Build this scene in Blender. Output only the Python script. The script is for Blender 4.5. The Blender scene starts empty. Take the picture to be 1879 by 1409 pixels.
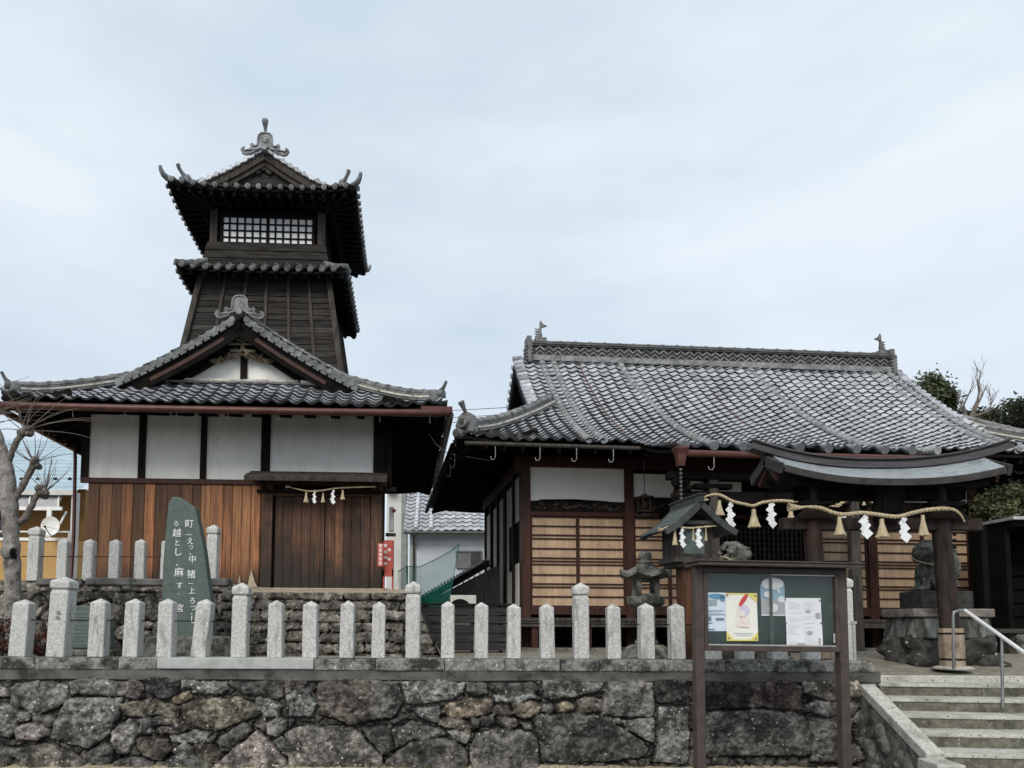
import bpy, bmesh, math, random
import numpy as np
from mathutils import Vector, Matrix, Euler
random.seed(7)
rng = np.random.RandomState(11)
V = Vector
R = math.radians
sc = bpy.context.scene
# ------------------------------------------------------------------ camera
F, X0, Y0, PIT, ROL, EYE = 1400.0, 820.0, 1037.0, R(4.6), 0.004, 1.5
cd = bpy.data.cameras.new('camera'); cam = bpy.data.objects.new('camera', cd)
sc.collection.objects.link(cam); sc.camera = cam
cd.sensor_fit = 'HORIZONTAL'; cd.sensor_width = 36; cd.lens = F/1879*36
cd.shift_x = (939.5-X0)/1879; cd.shift_y = (Y0-704.5)/1879
cd.clip_start = .1; cd.clip_end = 2000
CM = Matrix.Rotation(math.pi/2+PIT, 3, 'X') @ Matrix.Rotation(ROL, 3, 'Z')
cam.matrix_world = Matrix.Translation((0, 0, EYE)) @ CM.to_4x4()
def ray(px, py): return CM @ V(((px-X0)/F, -(py-Y0)/F, -1))
def at(px, py, Y):
    d = ray(px, py); return d*(Y/d.y)+V((0, 0, EYE))
class Frame:
    def __init__(s, o, th): s.o = V((o[0], o[1], 0)); s.th = th; s.c, s.s = math.cos(th), math.sin(th)
    def hit(s, px, py, ly):
        d = ray(px, py); n = V((-s.s, s.c, 0)); o = V((0, 0, EYE))
        t = (ly-n.dot(o-s.o))/n.dot(d); q = o+d*t-s.o
        return V((s.c*q.x+s.s*q.y, -s.s*q.x+s.c*q.y, q.z))
    def w(s, x, y, z=0): return V((s.o.x+s.c*x-s.s*y, s.o.y+s.s*x+s.c*y, z))
# ------------------------------------------------------------------ light
SUN_EL, SUN_AZ = R(37), R(200)      # azimuth: where the sun stands, clockwise from +Y
wd = bpy.data.worlds.new('World'); sc.world = wd; wd.use_nodes = True
nt = wd.node_tree; nt.nodes.clear()
def N(t, typ, **k):
    n = t.nodes.new(typ)
    for a, b in k.items(): setattr(n, a, b)
    return n
sky = N(nt, 'ShaderNodeTexSky', sky_type='NISHITA', sun_disc=False, sun_elevation=SUN_EL, sun_rotation=SUN_AZ)
out = N(nt, 'ShaderNodeOutputWorld'); bg1 = N(nt, 'ShaderNodeBackground'); bg2 = N(nt, 'ShaderNodeBackground'); mx = N(nt, 'ShaderNodeMixShader')
nt.links.new(sky.outputs[0], bg1.inputs[0]); bg1.inputs[1].default_value = .1
tc = N(nt, 'ShaderNodeTexCoord'); mp = N(nt, 'ShaderNodeMapping'); mp.inputs['Scale'].default_value = (1.1, 1.1, 3.4); mp.inputs['Rotation'].default_value = (0, .28, .3)
ns = N(nt, 'ShaderNodeTexNoise'); ns.inputs['Scale'].default_value = 1.25; ns.inputs['Detail'].default_value = 4; ns.inputs['Roughness'].default_value = .56
rp = N(nt, 'ShaderNodeValToRGB')
e = rp.color_ramp.elements; e[0].position = .33; e[0].color = (.60, .69, .785, 1); e[1].position = .64; e[1].color = (.86, .92, .965, 1)
nt.links.new(tc.outputs['Generated'], mp.inputs[0]); nt.links.new(mp.outputs[0], ns.inputs[0]); nt.links.new(ns.outputs[0], rp.inputs[0])
sx = N(nt, 'ShaderNodeSeparateXYZ'); nt.links.new(tc.outputs['Generated'], sx.inputs[0])
gr = N(nt, 'ShaderNodeValToRGB'); ge = gr.color_ramp.elements
ge[0].position = 0; ge[0].color = (.83, .86, .90, 1); ge[1].position = .75; ge[1].color = (1.03, 1.04, 1.02, 1)
em = ge.new(.28); em.color = (.85, .88, .92, 1)
nt.links.new(sx.outputs[2], gr.inputs[0])
mul = N(nt, 'ShaderNodeMixRGB', blend_type='MULTIPLY'); mul.inputs[0].default_value = 1
nt.links.new(rp.outputs[0], mul.inputs[1]); nt.links.new(gr.outputs[0], mul.inputs[2]); nt.links.new(mul.outputs[0], bg2.inputs[0])
bg2.inputs[1].default_value = .725
mx.inputs[0].default_value = .93
nt.links.new(bg1.outputs[0], mx.inputs[1]); nt.links.new(bg2.outputs[0], mx.inputs[2]); nt.links.new(mx.outputs[0], out.inputs[0])
sl = bpy.data.lights.new('sun', 'SUN'); so = bpy.data.objects.new('sun', sl); sc.collection.objects.link(so)
sl.energy = 1.5; sl.angle = R(28); sl.color = (1, .94, .85)
sd = V((math.sin(SUN_AZ)*math.cos(SUN_EL), math.cos(SUN_AZ)*math.cos(SUN_EL), math.sin(SUN_EL)))
so.rotation_euler = sd.to_track_quat('Z', 'Y').to_euler()
sc.view_settings.view_transform = 'Standard'; sc.view_settings.look = 'None'; sc.view_settings.exposure = .6; sc.view_settings.gamma = 1
# ------------------------------------------------------------------ materials
MC = {}
def mat(name, c1, c2=None, scale=6, stretch=(1, 1, 1), rough=.8, bump=.3, bscale=None, dirt=None, dscale=2.5, dlo=.5, dhi=.7, spots=None, sscale=60, slo=.66, metal=0, spec=.3, useatt=False, alpha=1, lo=.35, hi=.65, dst=(1, 1, 1)):
    """procedural material: two-tone noise, broad stains, small spots, own-colour attribute"""
    if name in MC: return MC[name]
    m = bpy.data.materials.new(name); m.use_nodes = True; t = m.node_tree
    b = t.nodes['Principled BSDF']; L = t.links.new
    b.inputs['Roughness'].default_value = rough; b.inputs['Metallic'].default_value = metal
    b.inputs['Specular IOR Level'].default_value = spec; b.inputs['Alpha'].default_value = alpha
    tc = N(t, 'ShaderNodeTexCoord'); oi = N(t, 'ShaderNodeObjectInfo'); ad = N(t, 'ShaderNodeVectorMath', operation='ADD')
    vm = N(t, 'ShaderNodeVectorMath', operation='SCALE'); vm.inputs[0].default_value = (7, 13, 5)
    L(oi.outputs['Random'], vm.inputs['Scale']); L(tc.outputs['Object'], ad.inputs[0]); L(vm.outputs[0], ad.inputs[1])
    mp = N(t, 'ShaderNodeMapping'); mp.inputs['Scale'].default_value = stretch; L(ad.outputs[0], mp.inputs[0])
    n1 = N(t, 'ShaderNodeTexNoise'); n1.inputs['Scale'].default_value = scale; n1.inputs['Detail'].default_value = 6; n1.inputs['Roughness'].default_value = .65
    L(mp.outputs[0], n1.inputs[0])
    r1 = N(t, 'ShaderNodeValToRGB'); el = r1.color_ramp.elements
    el[0].position = lo; el[1].position = hi
    el[0].color = (*c1, 1); el[1].color = (*(c2 or tuple(x*1.5 for x in c1)), 1)
    L(n1.outputs[0], r1.inputs[0]); col = r1.outputs[0]
    if dirt:
        n2 = N(t, 'ShaderNodeTexNoise'); n2.inputs['Scale'].default_value = dscale; n2.inputs['Detail'].default_value = 7; n2.inputs['Roughness'].default_value = .7
        mp2 = N(t, 'ShaderNodeMapping'); mp2.inputs['Scale'].default_value = dst; L(ad.outputs[0], mp2.inputs[0]); L(mp2.outputs[0], n2.inputs[0]); r2 = N(t, 'ShaderNodeValToRGB'); r2.color_ramp.elements[0].position = dlo; r2.color_ramp.elements[1].position = dhi
        L(n2.outputs[0], r2.inputs[0]); mm = N(t, 'ShaderNodeMixRGB'); L(r2.outputs[0], mm.inputs[0]); L(col, mm.inputs[1]); mm.inputs[2].default_value = (*dirt, 1); col = mm.outputs[0]
    if spots:
        n3 = N(t, 'ShaderNodeTexNoise'); n3.inputs['Scale'].default_value = sscale; n3.inputs['Detail'].default_value = 3
        L(ad.outputs[0], n3.inputs[0]); r3 = N(t, 'ShaderNodeValToRGB'); r3.color_ramp.elements[0].position = slo; r3.color_ramp.elements[1].position = slo+.05
        L(n3.outputs[0], r3.inputs[0]); mm = N(t, 'ShaderNodeMixRGB'); L(r3.outputs[0], mm.inputs[0]); L(col, mm.inputs[1]); mm.inputs[2].default_value = (*spots, 1); col = mm.outputs[0]
    if useatt:
        at_ = N(t, 'ShaderNodeAttribute'); at_.attribute_name = 'Col'
        mm = N(t, 'ShaderNodeMixRGB', blend_type='MULTIPLY'); mm.inputs[0].default_value = 1; L(col, mm.inputs[1]); L(at_.outputs[0], mm.inputs[2]); col = mm.outputs[0]
    L(col, b.inputs['Base Color'])
    if bump:
        bn = N(t, 'ShaderNodeTexNoise'); bn.inputs['Scale'].default_value = bscale or scale*3; bn.inputs['Detail'].default_value = 5
        L(mp.outputs[0], bn.inputs[0]); bp = N(t, 'ShaderNodeBump'); bp.inputs['Strength'].default_value = bump; bp.inputs['Distance'].default_value = .02
        L(bn.outputs[0], bp.inputs['Height']); L(bp.outputs[0], b.inputs['Normal'])
    MC[name] = m; return m
TILE = mat('roof_tile', (.28, .292, .312), (.50, .52, .55), 5, rough=.5, bump=.15, dirt=(.15, .155, .155), dscale=2.2, dlo=.52, dhi=.85, spec=.5, useatt=True)
TILED = mat('roof_tile_dark', (.075, .08, .085), (.24, .248, .255), 7, rough=.55, bump=.2, dirt=(.05, .055, .045), dscale=4, dlo=.5, dhi=.7, spec=.4, useatt=True)
RIDGE = mat('ridge_tile', (.085, .087, .088), (.21, .21, .205), 9, rough=.6, bump=.3, dirt=(.05, .05, .045), dscale=4, useatt=True)
MORTAR = mat('ridge_mortar', (.4, .38, .33), (.62, .6, .53), 8, dirt=(.16, .15, .13), dscale=6)
PLASTER = mat('plaster', (.80, .785, .74), (.87, .855, .81), 2.2, (1, 1, 1.6), rough=.9, bump=.08, dirt=(.62, .60, .55), dscale=1.7, dlo=.5, dhi=.85, spots=(.58, .56, .51), sscale=11, slo=.70, dst=(2.5, 2.5, .45))
WOODD = mat('dark_timber', (.008, .0065, .0055), (.022, .017, .014), 9, (1, 1, .25), rough=.75, spec=.08)
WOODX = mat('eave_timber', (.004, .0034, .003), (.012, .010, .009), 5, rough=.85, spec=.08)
WOODR = mat('red_timber', (.026, .009, .006), (.062, .023, .013), 8, (2, 2, .25), rough=.6)
WOODG = mat('grey_timber', (.035, .030, .027), (.085, .075, .066), 10, (1.5, 1.5, .2), rough=.8, spec=.08)
BOARD = mat('weathered_clapboard', (.016, .014, .0125), (.058, .053, .049), 6, (.35, .35, 5), rough=.8, bump=.4, useatt=True, dirt=(.075, .045, .028), dscale=3, dlo=.6, dhi=.8, spec=.08)
TAN = mat('tan_board', (.40, .27, .175), (.54, .385, .26), 7, (3, 3, .3), rough=.6, bump=.1, dirt=(.33, .21, .13), dscale=2.5, useatt=True)
GUTR = mat('brown_gutter', (.065, .024, .02), (.105, .04, .032), 8, rough=.4, bump=.05)
GUTD = mat('grey_gutter', (.06, .06, .062), (.11, .11, .11), 8, rough=.45, bump=.05)
ZINC = mat('light_metal', (.35, .35, .35), (.5, .5, .5), 8, rough=.4, bump=.05, metal=.3)
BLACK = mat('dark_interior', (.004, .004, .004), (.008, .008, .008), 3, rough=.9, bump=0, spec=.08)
GRAN = mat('granite', (.38, .375, .36), (.64, .635, .61), 38, rough=.85, bump=.3, dirt=(.17, .165, .15), dscale=5, dlo=.52, dhi=.72, spots=(.2, .2, .185), sscale=80, slo=.64, dst=(2.2, 2.2, .5))
GRAND = mat('mossy_granite', (.12, .12, .10), (.26, .255, .23), 18, rough=.9, bump=.4, dirt=(.035, .035, .028), dscale=5, dlo=.4, dhi=.6, spots=(.5, .5, .48), sscale=22, slo=.69)
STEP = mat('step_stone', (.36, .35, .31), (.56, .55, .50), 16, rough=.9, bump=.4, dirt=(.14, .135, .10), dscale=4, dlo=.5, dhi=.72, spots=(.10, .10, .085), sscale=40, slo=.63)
RISER = mat('shaded_mossy_riser', (.10, .095, .07), (.20, .19, .155), 14, rough=.95, bump=.6, dirt=(.05, .048, .032), dscale=5, dlo=.45, dhi=.68, spots=(.32, .31, .27), sscale=30, slo=.66)  # moss, plus the risers' shade against the brighter treads painted into the colour
STONE = mat('wall_stone', (.4, .39, .37), (1.75, 1.7, 1.62), 16, rough=.9, bump=1.0, bscale=48, dirt=(.2, .195, .185), dscale=6.5, dlo=.42, dhi=.58, spots=(2.6, 2.55, 2.45), sscale=24, slo=.645, useatt=True)
CONC = mat('old_concrete', (.11, .105, .10), (.21, .205, .195), 10, rough=.9, bump=.4, dirt=(.045, .045, .04), dscale=5, dlo=.42, dhi=.62)
COPE = mat('coping_granite', (.13, .125, .115), (.33, .325, .30), 20, rough=.9, bump=.5, dirt=(.035, .035, .03), dscale=4.5, dlo=.45, dhi=.58, spots=(.6, .6, .56), sscale=28, slo=.66)
MORT2 = mat('fresh_mortar', (.33, .34, .32), (.46, .47, .45), 6, rough=.9, bump=.15)
SLATE = mat('green_slate', (.065, .092, .082), (.10, .13, .115), 14, rough=.6, bump=.15)
WHITE = mat('white_paint', (.72, .72, .70), (.82, .82, .80), 9, rough=.6, bump=0)
ASPH = mat('asphalt', (.05, .05, .048), (.09, .09, .086), 60, rough=.95)
SAND = mat('packed_earth', (.17, .15, .12), (.30, .265, .215), 12, rough=.95, bump=.4, dirt=(.10, .095, .07), dscale=2)
EARTH2 = mat('tan_earth', (.34, .28, .20), (.46, .39, .29), 9, rough=.95, bump=.4, dirt=(.16, .13, .09), dscale=5)
COPPER = mat('weathered_copper', (.20, .22, .23), (.42, .45, .47), 12, (.6, 9, 9), rough=.4, bump=.1, metal=.2, dirt=(.08, .09, .09), dscale=3)
STRAW = mat('straw', (.36, .29, .18), (.56, .47, .32), 30, (1, 1, .3), rough=.9, bump=.4)
PAPER = mat('paper', (.74, .75, .76), (.83, .84, .85), 3, rough=.8, bump=.1)
BROWNM = mat('brown_metal', (.055, .042, .036), (.085, .066, .056), 8, rough=.45, bump=.05)
BGREEN = mat('board_green', (.014, .032, .025), (.024, .048, .038), 3, rough=.6, bump=.05, dirt=(.10, .115, .105), dscale=5, dlo=.6, dhi=.8)
REDP = mat('red_paint', (.34, .055, .04), (.44, .085, .065), 6, rough=.5, bump=.05)
ORANGE = mat('orange_wall', (.42, .26, .10), (.48, .31, .125), 3, rough=.85, bump=.05)
ORANGED = mat('ochre_wall', (.24, .13, .05), (.30, .17, .065), 3, rough=.85, bump=.05)
BLUER = mat('blue_metal_roof', (.30, .40, .46), (.42, .52, .58), 2, rough=.5, bump=.05)
GREYW = mat('grey_render', (.52, .56, .60), (.60, .64, .68), 2, rough=.85, bump=.05)
BARK = mat('bark', (.16, .145, .13), (.34, .315, .29), 14, (1, 1, .7), rough=.9, bump=.9, dirt=(.045, .04, .034), dscale=6, dlo=.5, dhi=.66)
TWIG = mat('twig', (.10, .08, .068), (.17, .14, .12), 8, bump=0)
GLASSD = mat('window_glass', (.05, .055, .06), (.08, .085, .09), 2, rough=.12, bump=0, spec=.6)
STEEL = mat('steel_tube', (.72, .72, .72), (.8, .8, .8), 6, rough=.3, metal=.2, bump=.02)
def leafmat(name, a, b):
    m = mat(name, a, b, .9, rough=.55, bump=0, useatt=True); return m
def netmat():
    m = mat('green_netting', (.01, .20, .15), (.03, .32, .25), 9, rough=.8, bump=0, alpha=.33); return m
# ------------------------------------------------------------------ mesh builder
class MB:
    def __init__(s): s.v = []; s.f = []; s.c = []; s.sm = []; s.mi = []; s.col = 1.0; s.smooth = False; s.m = 0
    def add(s, vs, fs, col=None, smooth=None, m=None):
        b = len(s.v); s.v += [tuple(v) for v in vs]
        c = s.col if col is None else col
        if not isinstance(c, (tuple, list)): c = (c, c, c)
        for f in fs:
            s.f.append(tuple(b+i for i in f)); s.c.append(c); s.sm.append(s.smooth if smooth is None else smooth); s.mi.append(s.m if m is None else m)
    def box(s, x0, x1, y0, y1, z0, z1, M=None, **k):
        p = [V((x, y, z)) for z in (z0, z1) for y in (y0, y1) for x in (x0, x1)]
        if M is not None: p = [M @ q for q in p]
        s.add(p, [(0, 2, 3, 1), (4, 5, 7, 6), (0, 1, 5, 4), (2, 6, 7, 3), (0, 4, 6, 2), (1, 3, 7, 5)], **k); return s
    def beam(s, a, b, w, h, up=(0, 0, 1), **k):
        a = V(a); b = V(b); d = (b-a).normalized(); r = d.cross(V(up))
        if r.length < 1e-4: r = V((1, 0, 0))
        r.normalize(); u = r.cross(d).normalized()
        p = [q+r*(i*w/2)+u*(j*h/2) for q in (a, b) for i, j in ((-1, -1), (1, -1), (1, 1), (-1, 1))]
        s.add(p, [(0, 1, 2, 3), (7, 6, 5, 4), (0, 4, 5, 1), (1, 5, 6, 2), (2, 6, 7, 3), (3, 7, 4, 0)], **k); return s
    def tube(s, pts, rad, n=8, caps=True, smooth=True, **k):
        pts = [V(p) for p in pts]; m = len(pts)
        if not isinstance(rad, (list, tuple)): rad = [rad]*m
        vs = []; prev = None
        for i in range(m):
            d = (pts[min(i+1, m-1)]-pts[max(i-1, 0)]).normalized()
            if prev is None:
                r = d.cross(V((0, 0, 1)))
                if r.length < .05: r = d.cross(V((1, 0, 0)))
            else: r = prev-d*prev.dot(d)
            r.normalize(); prev = r; u = d.cross(r)
            for j in range(n):
                a = 2*math.pi*j/n; vs.append(pts[i]+(r*math.cos(a)+u*math.sin(a))*rad[i])
        fs = [(i*n+j, i*n+(j+1) % n, (i+1)*n+(j+1) % n, (i+1)*n+j) for i in range(m-1) for j in range(n)]
        s.add(vs, fs, smooth=smooth, **k)
        if caps: s.add(vs[:n], [tuple(range(n))[::-1]], smooth=False, **k); s.add(vs[-n:], [tuple(range(n))], smooth=False, **k)
        return s
    def lathe(s, prof, n=12, o=(0, 0, 0), rot=0, smooth=True, sq=None, **k):
        o = V(o); vs = []
        for r, z in prof:
            for j in range(n):
                a = 2*math.pi*j/n+rot; vs.append(o+V((r*math.cos(a), r*math.sin(a), z)))
        m = len(prof)
        fs = [(i*n+j, i*n+(j+1) % n, (i+1)*n+(j+1) % n, (i+1)*n+j) for i in range(m-1) for j in range(n)]
        fs += [tuple(range(n))[::-1], tuple((m-1)*n+j for j in range(n))]
        s.add(vs, fs, smooth=smooth, **k); return s
    def extr(s, pts, M, t, **k):     # outline in x,z of M, thickness along y
        n = len(pts); vs = [M @ V((x, -t/2, z)) for x, z in pts]+[M @ V((x, t/2, z)) for x, z in pts]
        fs = [tuple(range(n)), tuple(range(2*n-1, n-1, -1))]+[(i, i+n, (i+1) % n+n, (i+1) % n) for i in range(n)]
        s.add(vs, fs, **k); return s
    def ball(s, c, r, n=8, M=None, **k):
        c = V(c); rr = r if isinstance(r, (tuple, list)) else (r, r, r); vs = []; m = n
        for i in range(m+1):
            t = math.pi*i/m
            for j in range(n*2):
                a = math.pi*j/n; p = V((rr[0]*math.sin(t)*math.cos(a), rr[1]*math.sin(t)*math.sin(a), rr[2]*math.cos(t)))
                vs.append(c+(M @ p if M is not None else p))
        q = 2*n; fs = [(i*q+j, (i+1)*q+j, (i+1)*q+(j+1) % q, i*q+(j+1) % q) for i in range(m) for j in range(q)]
        s.add(vs, fs, smooth=True, **k); return s
    def sweep(s, pts, prof, up=(0, 0, 1), caps=True, **k):   # prof: list of (side, up) closed
        pts = [V(p) for p in pts]; m = len(pts); n = len(prof); vs = []
        for i in range(m):
            d = (pts[min(i+1, m-1)]-pts[max(i-1, 0)]).normalized(); r = d.cross(V(up)).normalized(); u = r.cross(d)
            vs += [pts[i]+r*a+u*b for a, b in prof]
        fs = [(i*n+j, i*n+(j+1) % n, (i+1)*n+(j+1) % n, (i+1)*n+j) for i in range(m-1) for j in range(n)]
        if caps: fs += [tuple(range(n))[::-1], tuple((m-1)*n+j for j in range(n))]
        s.add(vs, fs, **k); return s
ZB = {}
def build(mb, name, m, parent=None, bevel=0, loc=None, seg=1, fixn=True):
    me = bpy.data.meshes.new(name); dz = ZB.get(parent.name, 0) if parent else 0
    vs = mb.v
    if dz: vs = [(x, y, z-dz) for x, y, z in vs]
    if loc is not None: vs = [(x-loc[0], y-loc[1], z-loc[2]) for x, y, z in vs]
    me.from_pydata(vs, [], mb.f)
    ms = m if isinstance(m, (list, tuple)) else [m]
    for q in ms: me.materials.append(q)
    me.polygons.foreach_set('use_smooth', mb.sm); me.polygons.foreach_set('material_index', mb.mi)
    at_ = me.color_attributes.new('Col', 'FLOAT_COLOR', 'CORNER')
    cc = np.ones((len(me.loops), 4), np.float32); i = 0
    lt = np.array([len(f) for f in mb.f]); cc[:, :3] = np.repeat(np.array(mb.c, np.float32).reshape(-1, 3), lt, axis=0)
    at_.data.foreach_set('color', cc.ravel())
    if bevel or fixn:
        bm = bmesh.new(); bm.from_mesh(me)
        if fixn: bmesh.ops.recalc_face_normals(bm, faces=bm.faces)
        if bevel:
            bmesh.ops.remove_doubles(bm, verts=bm.verts, dist=1e-5)
            bmesh.ops.bevel(bm, geom=[e for e in bm.edges if len(e.link_faces) == 2 and e.calc_face_angle(0) > .6], offset=bevel, segments=seg, affect='EDGES', profile=.6)
        bm.to_mesh(me); bm.free()
    me.update()
    o = bpy.data.objects.new(name, me); sc.collection.objects.link(o)
    if parent:
        o.parent = parent
        if dz: ZB[o.name] = dz
    if loc is not None: o.location = loc
    return o
def tag(o, label, cat, group=None):
    o['label'] = label; o['category'] = cat
    if group: o['group'] = group
    return o
def thing(name, loc, label, cat, rz=0, group=None, zb=None):
    o = bpy.data.objects.new(name, None); sc.collection.objects.link(o); o.location = loc; o.rotation_euler = (0, 0, rz); o.empty_display_size = .2
    if zb is not None: ZB[o.name] = zb
    return tag(o, label, cat, group)
def struct(mb, name, m, kind='structure', **k):
    o = build(mb, name, m, **k); o['kind'] = kind; return o
def copy_tree(o, parent=None):
    c = o.copy(); sc.collection.objects.link(c); c.parent = parent
    for ch in list(o.children): copy_tree(ch, c)
    return c
# ------------------------------------------------------------------ numpy noise
def vnoise(x, y, seed=0):
    xi = np.floor(x).astype(int); yi = np.floor(y).astype(int); xf = x-xi; yf = y-yi
    def h(a, b): return np.modf(np.abs(np.sin(a*127.1+b*311.7+seed*74.7)*43758.5453))[0]
    u = xf*xf*(3-2*xf); v = yf*yf*(3-2*yf)
    return (h(xi, yi)*(1-u)+h(xi+1, yi)*u)*(1-v)+(h(xi, yi+1)*(1-u)+h(xi+1, yi+1)*u)*v
def fbm(x, y, seed=0, o=4):
    r = 0; a = .5
    for i in range(o): r = r+a*vnoise(x*2**i, y*2**i, seed+i*17); a *= .5
    return r
# ------------------------------------------------------------------ roofs
def tiles(mb, fp, u0, u1, S, tw, nc, amp=.044, lip=.03, up=.04, base=1.0, var=.18, lip_shade=.08, ends=None):
    """rows of pantiles on the surface fp(u,s); every tile its own curved sheet with a lip"""
    K = 7
    def nrm(u, s):
        a = fp(u+.01, s)-fp(u-.01, s); b = fp(u, s+.01)-fp(u, s-.01); n = a.cross(b)
        if n.z < 0: n = -n
        return n.normalized()
    for j in range(nc):
        sa = S*j/nc; sb = min(S*(j+1.25)/nc, S+.02)
        a, b = u0(sa), u1(sa); a2, b2 = u0(sb), u1(sb)
        i0 = int(math.floor(a/tw)); i1 = int(math.ceil(b/tw))
        for i in range(i0, i1):
            ua = max(i*tw, a); ub = min((i+1)*tw, b)
            if ub-ua < .02: continue
            if i*tw < u0(sa+.5*S/nc)-tw*.8 or (i+1)*tw > u1(sa+.5*S/nc)+tw*.8: continue
            n = nrm((ua+ub)/2, sa); dj = random.uniform(-.004, .006); vs = []
            for (s_, off, lo, hi) in ((sa, up-lip, a, b), (sa, up, a, b), (sb, 0., a2, b2)):
                for k in range(K+1):
                    u = i*tw+tw*k/K; u = min(max(u, lo), hi)
                    t = (u/tw) % 1.0 if abs(u-(i+1)*tw) > 1e-6 else 1.0
                    h = amp*((1+math.cos(2*math.pi*(t-.86)))/2)**1.7
                    ss = s_+dj if off else s_
                    vs.append(fp(u, ss)+n*(h+off+dj+.012*math.sin(u*1.9+sa*1.1)+.006*math.sin(u*5.3-sa*3)))
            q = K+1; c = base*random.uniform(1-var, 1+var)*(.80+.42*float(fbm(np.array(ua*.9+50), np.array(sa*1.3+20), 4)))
            mb.add(vs[:2*q], [(k, k+1, q+k+1, q+k) for k in range(K)], col=c*lip_shade, smooth=False)  # lip coloured dark: paints in the shade line under each tile edge
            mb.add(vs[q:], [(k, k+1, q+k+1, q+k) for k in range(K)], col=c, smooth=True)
def under(mb, x0, x1, y0, y1, Z, dz=.1, n=14, th=.05):
    """board sheet beneath the tiles with a fascia"""
    xs = [x0+(x1-x0)*i/n for i in range(n+1)]; ys = [y0+(y1-y0)*i/n for i in range(n+1)]
    for d, rv in ((dz, 0), (dz-th, 1)):
        vs = [V((x, y, Z(x, y)-d)) for y in ys for x in xs]
        mb.add(vs, [(j*(n+1)+i, j*(n+1)+i+1, (j+1)*(n+1)+i+1, (j+1)*(n+1)+i) for j in range(n) for i in range(n)])
    def edge(P):
        vs = [V((x, y, Z(x, y)-dz)) for x, y in P]+[V((x, y, Z(x, y)-dz+th)) for x, y in P]; m = len(P)
        mb.add(vs, [(i, i+1, m+i+1, m+i) for i in range(m-1)])
    edge([(x, y0) for x in xs]); edge([(x, y1) for x in xs]); edge([(x0, y) for y in ys]); edge([(x1, y) for y in ys])
def ridge(mb, pts, w=.2, layers=3, lh=.045, cap=.075, step=.3, caponly=False):
    """stacked flat ridge tiles under a line of round cover tiles"""
    pts = [V(p) for p in pts]
    # resample
    L = [0]
    for i in range(1, len(pts)): L.append(L[-1]+(pts[i]-pts[i-1]).length)
    def pt(l):
        l = min(max(l, 0), L[-1])
        for i in range(1, len(L)):
            if l <= L[i]: return pts[i-1].lerp(pts[i], (l-L[i-1])/max(1e-6, L[i]-L[i-1]))
        return pts[-1]
    m = max(2, int(L[-1]/.12)); P = [pt(L[-1]*i/m) for i in range(m+1)]; Z = V((0, 0, 1)); h = 0
    if not caponly:
        for k in range(layers):
            ww = w*(1-.10*k)+(.02 if k % 2 == 0 else 0)
            mb.sweep([p+Z*h for p in P], [(-ww/2, 0), (ww/2, 0), (ww/2, lh*.72), (-ww/2, lh*.72)], col=random.uniform(.8, 1.15))
            mb.sweep([p+Z*(h+lh*.72) for p in P], [(-ww/2+.012, 0), (ww/2-.012, 0), (ww/2-.012, lh*.28), (-ww/2+.012, lh*.28)], col=.35)
            h += lh
    nseg = max(1, int(round(L[-1]/step)))
    for i in range(nseg):
        a, b = pt(L[-1]*i/nseg), pt(L[-1]*(i+1)/nseg); d = (b-a).normalized(); c = random.uniform(.95, 1.5)
        prof = [(cap*math.cos(t), cap*.95*math.sin(t)) for t in [math.pi*q/6 for q in range(7)]]
        mb.sweep([a+Z*h, b+Z*h], prof, col=c)
        pr2 = [(x*1.16, z*1.16) for x, z in prof]
        mb.sweep([a+Z*h-d*.01, a+Z*h+d*.05], pr2, col=c*.8)
    return h+cap
def arc(cx, cz, r, a0, a1, n=8):
    return [(cx+r*math.cos(R(a0+(a1-a0)*i/n)), cz+r*math.sin(R(a0+(a1-a0)*i/n))) for i in range(n+1)]
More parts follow.
